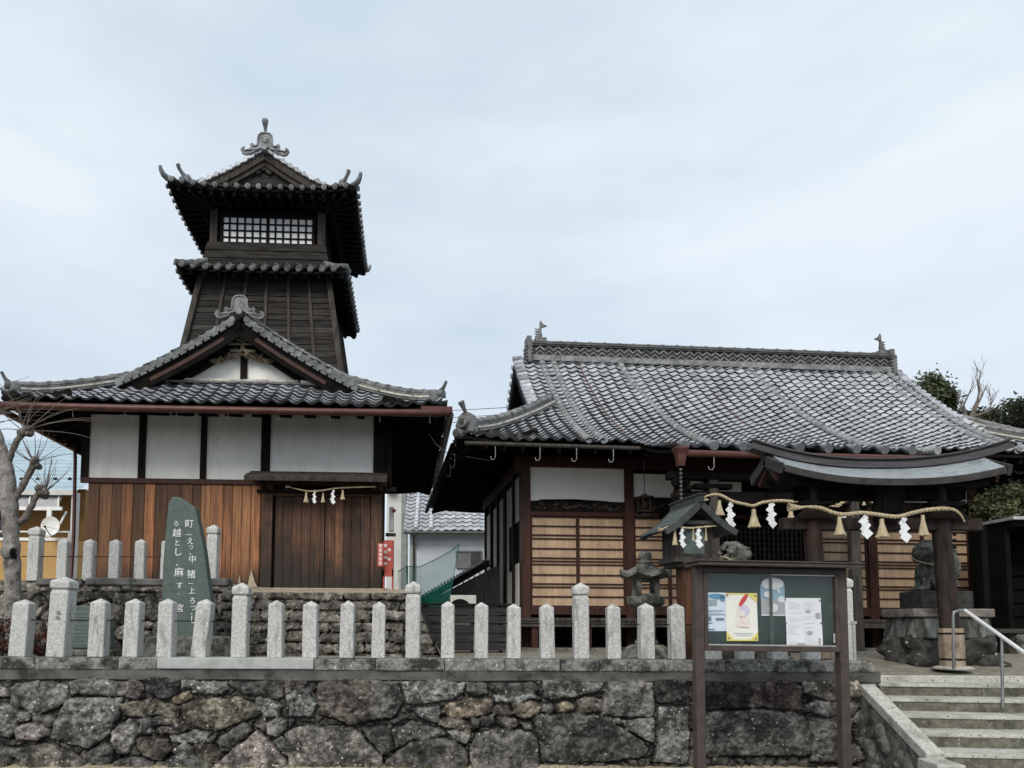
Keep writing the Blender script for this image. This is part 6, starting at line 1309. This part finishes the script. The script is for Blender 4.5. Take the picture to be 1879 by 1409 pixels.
# pollarded tree at the left edge
tY = 9.3; b = at(22, 1150, tY); PT = thing('pollarded_tree', (b.x, tY, TZ), 'pale-barked pollarded tree with knobbly cut limbs and thin bare twigs at the left edge', 'tree', zb=0); PT.location.z = 0
PT.location = (0, 0, 0); PT.location = (b.x, tY, 0)
def tp(px, py, dy=0): p = at(px, py, tY+dy); return V((p.x-b.x, dy, p.z))
def limb(mb, pts, rads, kn=0):
    P = [tp(*p) for p in pts]; Q = []; Rr = []
    for i in range(len(P)-1):
        for k in range(5):
            t = k/5; Q.append(P[i].lerp(P[i+1], t)+V((random.uniform(-1, 1), random.uniform(-1, 1), 0))*.006); Rr.append((rads[i]*(1-t)+rads[i+1]*t)*random.uniform(.88, 1.12)/F*tY)
    Q.append(P[-1]); Rr.append(rads[-1]/F*tY); mb.tube(Q, Rr, 12)
    if kn:
        for k in range(9): mb.ball(P[-1]+V((random.uniform(-1, 1), random.uniform(-1, 1), random.uniform(-1, 1)))*.05, random.uniform(.028, .055), 5)
mb = MB(); limb(mb, [(25, 1160), (24, 1090), (21, 1000), (18, 940), (14, 880), (6, 835), (-10, 790)], [16, 15, 14.5, 15.5, 15, 11, 10])
mb.ball(tp(14, 1012, -.10), (.09, .05, .09), 8); build(mb, 'trunk', BARK, PT)
mb = MB(); mb.ball(tp(23, 1014, -.125), (.035, .03, .06), 6); mb.ball(tp(27, 1020, -.12), (.03, .02, .035), 6); build(mb, 'knot_hole', BLACK, PT)
ends = []
for pts, rads in (([(10, 855), (22, 828), (32, 808), (44, 792)], [7.5, 5.5, 5.5, 6.5]), ([(22, 922), (38, 898), (50, 876), (64, 850)], [7, 6, 6, 7]), ([(28, 962), (45, 952), (58, 928), (68, 908), (82, 902)], [7.5, 6.5, 5.5, 5, 6]), ([(2, 850), (-14, 800), (-22, 760)], [9, 8, 8])):
    mb = MB(); limb(mb, pts, rads, 1); build(mb, 'limb', mat('dark_bark', (.07, .055, .045), (.2, .175, .155), 16, (1, 1, .8), rough=.9, bump=.9), PT); ends.append(pts[-1])
rr = random.Random(21)
for i, (ex, ey) in enumerate(ends):
    mb = MB()
    for k in range(15 if i < 3 else 12):
        a = rr.uniform(.15, 2.8) if i != 2 else rr.uniform(.5, 2.5); l = rr.uniform(.35, .85)*(1.25 if i in (0, 3) else .65); d = V((math.cos(a), rr.uniform(-.5, .5), math.sin(a)*.9)); P = [tp(ex, ey)]
        for s in range(7): d = (d+V((rr.uniform(-.16, .16), rr.uniform(-.1, .1), -.09 if l > .5 else .05))).normalized(); P.append(P[-1]+d*l/7)
        mb.tube(P, [.007, .006, .005, .0045, .004, .003, .0025, .002], 4, caps=False)
    build(mb, 'twigs', TWIG, PT)
mb = MB()
for k in range(10):
    P = [tp(-30, 760+rr.uniform(-30, 40))]; d = V((1, 0, rr.uniform(.2, 1.3))).normalized(); l = rr.uniform(.5, .95)
    for s in range(7): d = (d+V((.05, 0, -.06))).normalized(); P.append(P[-1]+d*l/7)
    mb.tube(P, [.006, .005, .0045, .004, .0035, .003, .002, .002], 4, caps=False)
build(mb, 'twigs', TWIG, PT)
# russet ground shrub left, small weeds
def shrub(name, px, py, Y, r, n, sz, m, label, seed):
    c = at(px, py, Y); t = thing(name, (c.x, c.y, TZ), label, 'shrub', zb=0); t.location.z = 0; mb = MB(); leaves(mb, (0, 0, c.z), r, n, sz, seed, 22); build(mb, 'leaves', m, t, fixn=False)
    mb = MB(); rr = random.Random(seed)
    for k in range(14): a = rr.uniform(0, 6.28); mb.tube([(0, 0, TZ-.02), (math.cos(a)*r[0]*.4, math.sin(a)*r[1]*.4, c.z), (math.cos(a)*r[0]*.9, math.sin(a)*r[1]*.8, c.z+r[2]*.5)], [.008, .006, .003], 4)
    build(mb, 'stems', TWIG, t)
shrub('russet_shrub', 10, 1172, 8.9, (.42, .2, .20), 5000, .016, REDL, 'low russet leafed shrub at the left edge behind the first post', 31)
shrub('russet_shrub', 75, 1178, 9.1, (.28, .2, .15), 3000, .016, REDL, 'low russet leafed shrub behind the tall post with the faint engraved name', 32)
mb = MB(); rr = random.Random(77)
for k in range(800):
    x = rr.choice([rr.uniform(-8, 4.4), rr.uniform(-5, -2)]); y = rr.choice([rr.uniform(8.7, 10.2), rr.uniform(8.46, 8.7)]); z = TZ+.015; h = rr.uniform(.02, .06); a = rr.uniform(0, 6.28)
    mb.add([(x-.004, y, z), (x+.004, y, z), (x+math.cos(a)*.03, y+math.sin(a)*.03, z+h)], [(0, 1, 2)], col=rr.uniform(.6, 1.4))
for k in range(500):
    x = rr.uniform(-8, 4.4); y = 8.1+rr.uniform(-.06, .0); z = .03; h = rr.uniform(.02, .07); mb.add([(x-.004, y, z), (x+.004, y, z), (x+rr.uniform(-.03, .03), y-.02, z+h)], [(0, 1, 2)], col=rr.uniform(.8, 2))
o = build(mb, 'grass_tufts', SHR, fixn=False); tag(o, 'sparse short weeds along the foot of the wall and among the posts', 'grass'); o['kind'] = 'stuff'
# ================================================================== NEIGHBOURS, LEFT
lY = 20.; lx0, lx1 = at(-120, 1000, lY).x, at(133, 1000, lY).x
OH = thing('orange_house', (lx1, lY, 0), 'ochre and orange house with a pale blue metal roof behind the left edge', 'house', zb=0)
def rel(mb, name, m, parent, **k):
    o = build(mb, name, m, parent, **k); o.location = (-parent.location.x, -parent.location.y, -parent.location.z); return o
zA = at(60, 1068, lY).z; zR = at(60, 988, lY).z; zW = at(60, 940, lY).z
mb = MB(); mb.box(lx0, lx1, lY, lY+5, 0, zR-.02); rel(mb, 'lower_wall', ORANGE, OH)
mb = MB(); mb.box(lx0, lx1, lY+.6, lY+5, zR-.02, 5.2); rel(mb, 'upper_wall', ORANGED, OH)
mb = MB(); mb.box(lx0, lx1+.05, lY-.04, lY+.04, zR-.06, zR+.02); mb.box(lx0, lx1+.05, lY-.03, lY+.03, zR+.16, zR+.2)
for k in range(8): x = lx1-.1-k*.5; mb.box(x-.02, x+.02, lY-.02, lY+.02, zR, zR+.18)
rel(mb, 'balcony_rail', WHITE, OH)
mb = MB(); zc = at(60, 936, lY).z; zt5 = at(60, 903, lY).z; mb.box(lx0, lx1-.15, lY-.35, lY-.29, zc-.05, zc+.04)
for k in range(7):
    x = lx1-.25-k*.75; mb.tube([(x, lY-.32, zc), (x-.03, lY-.28, zc+.22), (x-.1, lY-.1, zc+.40), (x-.15, lY+.3, zc+.5)], .025, 6)
mb.box(at(102, 960, lY).x-.06, at(102, 960, lY).x+.06, lY-.36, lY-.3, zR, zc); rel(mb, 'canopy_frame', WHITE, OH)
mb = MB(); n = 6; vs = []
for k in range(n+1): a = k/n*1.5; vs += [(lx0, lY-.3+.6*(1-math.cos(a)), zc+.48*math.sin(a)), (lx1-.25, lY-.3+.6*(1-math.cos(a)), zc+.48*math.sin(a))]
mb.add(vs, [(2*k, 2*k+1, 2*k+3, 2*k+2) for k in range(n)]); rel(mb, 'canopy_sheet', mat('grey_polycarbonate', (.36, .36, .38), (.45, .45, .47), 3, rough=.3, bump=0, alpha=.85), OH, fixn=False)
ra, rb = at(60, 904, lY).z, at(60, 806, lY+4.8).z; mb = MB(); nr = 15
for k in range(nr):
    t0, t1 = k/nr, (k+1)/nr; y0, y1 = lY-.2+5*t0, lY-.2+5*t1; z0, z1 = ra+(rb-ra)*t0, ra+(rb-ra)*t1
    mb.add([(lx0-1, y0, z0+.03), (lx1+.15, y0, z0+.03), (lx1+.15, y1, z1), (lx0-1, y1, z1), (lx0-1, y0, z0-.02), (lx1+.15, y0, z0-.02)], [(0, 1, 2, 3), (4, 5, 1, 0)], col=1)
rel(mb, 'metal_roof', BLUER, OH, fixn=False)
mb = MB(); mb.box(lx0-1, lx1+.15, lY-.28, lY-.2, ra-.1, ra+.03); mb.box(lx1+.02, lx1+.1, lY-.2, lY+.1, 1, ra); rel(mb, 'white_fascia', mat('pale_trim', (.5, .5, .5), (.6, .6, .6), 4, bump=0), OH)
for px in (38, 68, 101, 127):
    mb = MB(); p = at(px, 882, lY+.7); mb.extr([(-.05, -.1), (.05, -.1), (.03, .0), (.07, .05), (.03, .1), (-.04, .06), (-.03, -.02)], Matrix.Translation(p), .03); rel(mb, 'snow_guard', BLACK, OH)
mb = MB(); p = at(8, 965, lY+.58); mb.box(p.x-.7, p.x+.15, lY+.56, lY+.6, p.z-.5, p.z+.45); rel(mb, 'window', GLASSD, OH)
dY = 19.4; c = at(92, 965, dY); DI = thing('satellite_dish', tuple(c), 'round white satellite dish on a white arm in front of the ochre house', 'satellite dish'); mb = MB(); vs = [V((0, .06, 0))]; n = 24
for r_, y_ in ((.1, .055), (.18, .035), (.245, .0)):
    for j in range(n): a = 2*math.pi*j/n; vs.append(V((r_*math.cos(a), y_, r_*math.sin(a)*1.02)))
mb.add(vs, [(0, 1+j, 1+(j+1) % n) for j in range(n)]+[(1+i*n+j, 1+(i+1)*n+j, 1+(i+1)*n+(j+1) % n, 1+i*n+(j+1) % n) for i in range(2) for j in range(n)], smooth=True)
o = build(mb, 'reflector', WHITE, DI, fixn=False); mb = MB(); mb.tube([(0, .05, -.25), (0, -.25, -.06)], .012, 6); mb.ball((0, -.25, -.05), .03, 6); mb.tube([(-.2, .03, .08), (0, -.25, -.05), (.2, .03, -.08)], .004, 4); build(mb, 'feed_arm', WOODD, DI)
mb = MB(); mb.tube([(0, .07, 0), (.1, .3, .1), (.12, .55, .45)], .03, 7); build(mb, 'bracket', WHITE, DI)
# ================================================================== NEIGHBOURS, BETWEEN THE TWO BUILDINGS
nY = 27.; nx0 = at(741, 975, nY-.5).x
NH = thing('tiled_house', (nx0, nY, 0), 'pale grey house with a silvery tiled roof in the gap between the old buildings', 'house', zb=0)
ez, pz = at(790, 975, nY-.5).z, at(790, 878, nY+3.0).z
wx0 = at(766, 1000, nY).x; mb = MB(); mb.box(wx0, wx0+7, nY, nY+6, 0, ez+.05); rel(mb, 'wall', GREYW, NH)
mb = MB(); mb.box(wx0-.28, wx0-.02, nY-.05, nY+.2, 0, ez); rel(mb, 'corner_post', ZINC, NH)
mb = MB(); fp = lambda u, s: V((u, nY-.5+s, ez+(pz-ez)*s/3.5)); tiles(mb, fp, lambda s: nx0, lambda s: nx0+8.5, 3.5, .29, 15, amp=.05, base=.95, var=.2); rel(mb, 'front_roof', TILE, NH, fixn=False)
mb = MB(); fp = lambda u, s: V((u, nY+6.5-s, ez+(pz-ez)*s/3.5)); tiles(mb, fp, lambda s: nx0, lambda s: nx0+8.5, 3.5, .6, 6, amp=.05); rel(mb, 'back_roof', TILE, NH, fixn=False)
mb = MB()
for dx in (.42, .95):
    for k in range(18): a, b_ = 3.5*(1-k/18), 3.5*(1-(k+1)/18); mb.tube([(nx0+dx, nY-.5+a, ez+(pz-ez)*a/3.5+.08), (nx0+dx, nY-.5+b_, ez+(pz-ez)*b_/3.5+.09)], [.07, .085], 9, col=random.uniform(1.1, 1.5))
ridge(mb, [V((nx0, nY+3, pz+.05)), V((nx0+8.5, nY+3, pz+.05))], .35, 4, .06, .09, .35); rel(mb, 'roof_ridge', TILE, NH)
mb = MB(); mb.tube([(nx0, nY-.56, ez-.05), (nx0+8.5, nY-.56, ez-.05)], .06, 8); mb.tube([(wx0-.12, nY-.5, ez-.05), (wx0-.12, nY-.1, ez-.4), (wx0-.12, nY-.1, 0)], .045, 8); rel(mb, 'gutter', GUTD, NH)
a, b_ = at(838, 1041, nY-.03), at(884, 1012, nY-.03); mb = MB(); mb.box(a.x, b_.x, nY-.04, nY+.05, a.z, b_.z); w_ = rel(mb, 'window', GLASSD, NH)
mb = MB(); 
for x in (a.x, (a.x+b_.x)/2+.03, b_.x): mb.box(x-.03, x+.03, nY-.07, nY-.03, a.z, b_.z)
for z in (a.z, b_.z): mb.box(a.x, b_.x, nY-.08, nY-.03, z-.03, z+.03)
mb.box(a.x, (a.x+b_.x)/2, nY-.045, nY-.041, a.z, b_.z); rel(mb, 'window_frame', mat('grey_frame', (.15, .15, .16), (.2, .2, .21), 4, bump=0), NH)
wb = at(718, 1085, 29.); WB = thing('white_building', (wb.x, 29, 0), 'sliver of a white walled building just right of the clock tower house', 'house', zb=0)
mb = MB(); mb.box(wb.x-.2, at(741, 1000, 29).x-.1, 29, 32, 0, at(730, 886, 29).z); rel(mb, 'wall', mat('white_wall', (.56, .56, .54), (.64, .64, .62), 3, bump=.05), WB)
mb = MB(); x = at(741, 1000, 28.8).x; mb.box(x-.09, x+.09, 28.8, 29, 0, at(740, 892, 28.8).z); mb.box(x+.1, x+.16, 28.8, 29, 0, at(740, 900, 28.8).z); rel(mb, 'drain_post', mat('greenish_post', (.2, .23, .22), (.3, .33, .32), 5), WB)
mb = MB(); z = at(720, 897, 28.7).z; mb.box(wb.x-.2, wb.x+.15, 28.6, 28.98, z-.06, z+.03); rel(mb, 'ledges', WOODG, WB)
# lean-to shed
sY = 15.2; pa, pb = at(770, 1100, sY), at(897, 1027, sY); SHD = thing('lean_to_shed', (pa.x, sY, TZ), 'dark lean-to shed with a sloping wavy-edged tile roof beside the hall', 'shed')
mb = MB(); d = pb-pa; n = 22
for k in range(n):
    p = pa+d*k/n; q = pa+d*(k+1.1)/n; mb.beam(p+V((0, 1.2, .03)), p+V((0, -.08, .03)), .05, .07, up=(0, 0, 1), col=random.uniform(.8, 1.5)); mb.beam(p+V((.03, .6, .0)), q+V((.03, .6, 0)), 1.35, .03, up=(0, 0, 1), col=.8)
rel(mb, 'tile_roof', TILED, SHD, fixn=True)
mb = MB(); mb.beam(pa+V((0, -.06, -.07)), pb+V((0, -.06, -.07)), .04, .13, up=(0, 0, 1)); rel(mb, 'verge_board', WOODX, SHD)
mb = MB(); mb.add([(pa.x, sY, TZ), (pb.x+.2, sY, TZ), (pb.x+.2, sY, pb.z-.1), (pa.x, sY, pa.z-.12), (pa.x, sY+1.2, TZ), (pb.x+.2, sY+1.2, TZ), (pb.x+.2, sY+1.2, pb.z-.1), (pa.x, sY+1.2, pa.z-.12)], [(0, 1, 2, 3), (4, 5, 6, 7), (0, 3, 7, 4), (1, 2, 6, 5)], m=0)
for k in range(12): x = pa.x+.1+k*.11; mb.box(x-.012, x+.012, sY-.02, sY, TZ, pa.z+(pb.z-pa.z)*(x-pa.x)/(pb.x-pa.x)-.15)
rel(mb, 'board_wall', mat('black_boards', (.018, .017, .017), (.045, .042, .042), 8, (3, 3, .3)), SHD)
acY = 13.6; a, b_ = at(826, 1130, acY), at(874, 1092, acY); AC = thing('outdoor_unit', (a.x, acY, TZ), 'off-white air conditioner outdoor unit in front of the dark shed', 'air conditioner')
mb = MB(); mb.box(a.x, b_.x, acY, acY+.25, b_.z-.52, b_.z); rel(mb, 'casing', mat('ivory_casing', (.5, .49, .45), (.57, .56, .52), 5, bump=0), AC, bevel=.01)
mb = MB(); cx = a.x+(b_.x-a.x)*.38; cz = b_.z-.27; mb.tube([(cx, acY-.006, cz), (cx, acY+.01, cz)], .2, 28); rel(mb, 'fan_grille', BLACK, AC)
mb = MB()
for q in (.06, .11, .16, .2): mb.tube([(cx+q*math.cos(t*math.pi/12), acY-.012, cz+q*math.sin(t*math.pi/12)) for t in range(25)], .004, 4)
mb.ball((cx, acY-.01, cz), (.045, .01, .045), 6); rel(mb, 'fan_guard', WOODG, AC)
mb = MB(); mb.box(a.x+.05, a.x+.12, acY+.02, acY+.2, TZ-.02, b_.z-.52); mb.box(b_.x-.12, b_.x-.05, acY+.02, acY+.2, TZ-.02, b_.z-.52); rel(mb, 'feet', WOODD, AC)
fY = 11.6; a, b_ = at(764, 1110, fY), at(905, 1110, fY); DF = thing('board_fence', (a.x, fY, TZ), 'low black board fence filling the gap left of the hall', 'fence'); 
for k in range(5):
    mb = MB(); z0 = TZ+.04+k*.135; mb.box(a.x-.05, b_.x+.3, fY-.01*(k % 2), fY+.02, z0, z0+.118); rel(mb, 'board', mat('fence_board', (.012, .012, .012), (.04, .04, .038), 7, (.4, 1, 4)), DF)
mb = MB(); mb.box(a.x-.05, b_.x+.3, fY-.04, fY+.05, TZ+.72, TZ+.75)
for k in range(4): x = a.x+.02+k*.42; mb.box(x-.03, x+.03, fY+.02, fY+.08, TZ-.02, TZ+.72)
rel(mb, 'fence_posts', WOODD, DF)
# green netting
gY = 14.2; NT = thing('green_netting', tuple(at(733, 1045, gY)), 'translucent green netting hung in the gap between the buildings', 'netting')
top = [(730, 1049), (746, 1039), (770, 1040), (800, 1026), (825, 1012), (843, 998)]; bot = [(732, 1086), (748, 1088), (772, 1104), (797, 1118), (818, 1122), (832, 1060)]
mb = MB(); vs = []; n = len(top)-1; K = 8
for i in range(n*5+1):
    k = min(i//5, n-1); t = (i-5*k)/5
    for j in range(K+1):
        s = j/K; x = (top[k][0]*(1-t)+top[k+1][0]*t)*(1-s)+(bot[k][0]*(1-t)+bot[k+1][0]*t)*s; y = (top[k][1]*(1-t)+top[k+1][1]*t)*(1-s)+(bot[k][1]*(1-t)+bot[k+1][1]*t)*s
        vs.append(at(x, y, gY+.03*math.sin(i*.9+j*.5)))
mb.add(vs, [(i*(K+1)+j, (i+1)*(K+1)+j, (i+1)*(K+1)+j+1, i*(K+1)+j+1) for i in range(n*5) for j in range(K)], smooth=True); rel(mb, 'net', netmat(), NT, fixn=False)
mb = MB(); mb.tube([at(747, 1038, gY), at(748, 1090, gY)], .012, 6); mb.tube([at(x, y, gY-.01) for x, y in top], .008, 5); mb.tube([at(843, 998, gY-.02), at(832, 1060, gY-.02), at(820, 1122, gY-.02)], .006, 5); rel(mb, 'net_cords', mat('net_cord', (.04, .2, .16), (.06, .26, .2), 5, bump=0), NT)
# red cabinet and banner sign at the house corner
rY = 12.35; RC = thing('fire_cabinet', tuple(at(712, 1082, rY)), 'red metal cabinet on two legs with small white lettering at the house corner', 'cabinet')
a, b_ = at(703, 1056, rY), at(722, 991, rY); mb = MB(); mb.box(a.x, b_.x, rY, rY+.14, at(710, 1045, rY).z, b_.z); rel(mb, 'box', REDP, RC, bevel=.006)
mb = MB(); mb.box(a.x, a.x+.02, rY, rY+.12, at(710, 1083, rY).z, at(710, 1045, rY).z); mb.box(b_.x-.02, b_.x, rY, rY+.12, at(710, 1083, rY).z, at(710, 1045, rY).z); mb.box(a.x, b_.x, rY, rY+.02, at(710, 1058, rY).z, at(710, 1045, rY).z); rel(mb, 'legs', REDP, RC)
mb = MB()
for px, py in ((707, 1001), (714, 1009), (707, 1013), (707, 1023), (714, 1026), (707, 1034)):
    p = at(px, py, rY-.004)
    for q in range(3): mb.box(p.x-.025, p.x+.03, rY-.005, rY-.001, p.z-.018+q*.015, p.z-.010+q*.015)
    mb.box(p.x-.004, p.x+.004, rY-.006, rY-.001, p.z-.02, p.z+.025)
rel(mb, 'lettering', WHITE, RC)
rY2 = 12.2; SG = thing('banner_sign', tuple(at(698, 1039, rY2)), 'narrow faded red sign with a column of white characters fixed to the door post', 'sign'); a, b_ = at(693, 1039, rY2), at(703, 997, rY2)
mb = MB(); mb.box(a.x, b_.x, rY2, rY2+.012, a.z, b_.z); rel(mb, 'plate', mat('faded_red', (.50, .10, .08), (.6, .16, .13), 5, bump=0), SG); mb = MB()
for k in range(5):
    z = b_.z-.04-k*.07; cx = (a.x+b_.x)/2
    for q in range(3): mb.box(cx-.026, cx+.026, rY2-.004, rY2-.001, z-.02+q*.018, z-.012+q*.018)
    mb.box(cx-.004, cx+.004, rY2-.005, rY2-.001, z-.024, z+.026)
rel(mb, 'lettering', WHITE, SG)
mY2 = 12.9; MT = thing('meter_box', tuple(at(717, 975, mY2)), 'grey electric meter box with a red lamp on the dark side wall of the house', 'meter'); a, b_ = at(714, 974, mY2), at(722, 930, mY2); mb = MB(); mb.box(a.x, b_.x, mY2, mY2+.12, a.z, b_.z); rel(mb, 'box', ZINC, MT, bevel=.006)
mb = MB(); mb.ball(at(723, 937, mY2), .035, 7); rel(mb, 'lamp', REDP, MT); mb = MB(); p = at(716, 897, mY2); mb.box(p.x-.1, p.x+.1, mY2, mY2+.1, p.z-.04, p.z+.03); rel(mb, 'bracket', WOODG, MT); mb = MB(); p = at(716, 981, mY2); mb.box(p.x-.08, p.x+.09, mY2, mY2+.1, p.z-.02, p.z+.03); rel(mb, 'bracket', WOODG, MT)
# cables
for i, (y0, y1) in enumerate(((757, 753), (764, 766), (770, 775))):
    mb = MB(); mb.tube([at(700, y0, 30), at(830, y1, 30.5), at(980, y1-8, 31)], .012, 4, caps=False); tag(build(mb, 'power_line', WOODD), 'thin power line crossing the gap between the roofs, %s of three' % ['topmost', 'middle', 'lowest'][i], 'cable', 'power lines in the gap')
mb = MB(); P = [at(787, 795, 13), at(800, 815, 13), at(822, 832, 13.2), at(900, 845, 13.6)]; mb.tube(P, .008, 5); tag(build(mb, 'service_cable', ZINC), 'slack pale cable strung from the house eave to the hall', 'cable')
# ================================================================== RIGHT SIDE: dark shed, small tiled roof
rx = at(1793, 1000, 13.3).x; DS = thing('open_shed', (rx, 13.3, TZ), 'open-fronted shed with a flat metal roof edge and black interior at the right edge', 'shed')
zr_ = at(1793, 951, 12.4).z; mb = MB(); mb.box(rx-.05, rx+5, 12.35, 13.55, zr_-.02, zr_+.03); rel(mb, 'roof', ZINC, DS); mb = MB(); mb.box(rx, rx+5, 12.45, 13.5, zr_-.12, zr_-.03); rel(mb, 'ceiling', WOODX, DS)
mb = MB(); mb.box(rx+.1, rx+5, 13.45, 13.5, .9, zr_-.1); mb.box(rx-.02, rx+.06, 12.6, 13.5, .9, zr_-.1); mb.box(rx+4.9, rx+5, 12.5, 13.5, .9, zr_-.1); rel(mb, 'inner_walls', BLACK, DS)
for px in (1808, 1900): mb = MB(); p = at(px, 1100, 12.6); mb.box(p.x-.05, p.x+.05, 12.55, 12.65, .95, zr_-.1); rel(mb, 'post', BLACK, DS)
mb = MB()
for k in range(9): z = 1.0+k*.24; mb.box(rx+.1, rx+4.9, 13.40, 13.44, z, z+.2)
rel(mb, 'board_screen', BLACK, DS)
bz = at(1820, 1180, 12.0); BE = thing('garden_bench', (bz.x, 12, TZ-.05), 'plain grey stone bench standing in front of the black shed', 'bench'); mb = MB(); mb.box(-.45, .5, -.18, .18, .38, .45); build(mb, 'seat', WOODG, BE, bevel=.01)
for s in (-.3, .35): mb = MB(); mb.box(s-.06, s+.06, -.15, .15, 0, .38); build(mb, 'leg', GRAND, BE, bevel=.01)
ap = at(1757, 770, 17.); SP = thing('corner_pavilion', (ap.x, 17, 0), 'neighbouring building with a dark tiled hipped roof at the right edge behind the hall', 'building', zb=0); hh = 2.6; ze = 4.45; za = ap.z-.1
for k in range(4):
    M = Matrix.Rotation(k*math.pi/2, 4, 'Z'); mb = MB(); fp = lambda u, s: M @ V((u, -hh+s, ze+(za-ze)*(.85*s/hh+.15*(s/hh)**2))); tiles(mb, fp, lambda s: -(hh-s), lambda s: hh-s, hh-.02, .24, 15); build(mb, 'roof_slope', TILE, SP, fixn=False)
    mb = MB(); ridge(mb, [fp(-(hh-s), s)+V((0, 0, .03)) for s in [hh*(1-i/8)*.98 for i in range(9)]][:], .22, 3, .05, .075, .3); mr_ = build(mb, 'hip_ridge', RIDGE, SP); mm = MB(); mm.sweep([fp(-(hh-s), s)+V((0, 0, .09)) for s in [hh*(1-i/8)*.98 for i in range(9)]], [(-.125, 0), (.125, 0), (.125, .035), (-.125, .035)]); build(mm, 'mortar_course', MORTAR, mr_)
mb = MB(); mb.lathe([(.2, za-.05), (.24, za+.05), (.14, za+.12)], 10); build(mb, 'roof_cap', MORTAR, SP); mb = MB(); mb.box(-1.9, 1.9, -1.9, 1.9, 0, 4.7); build(mb, 'walls', WOODX, SP)
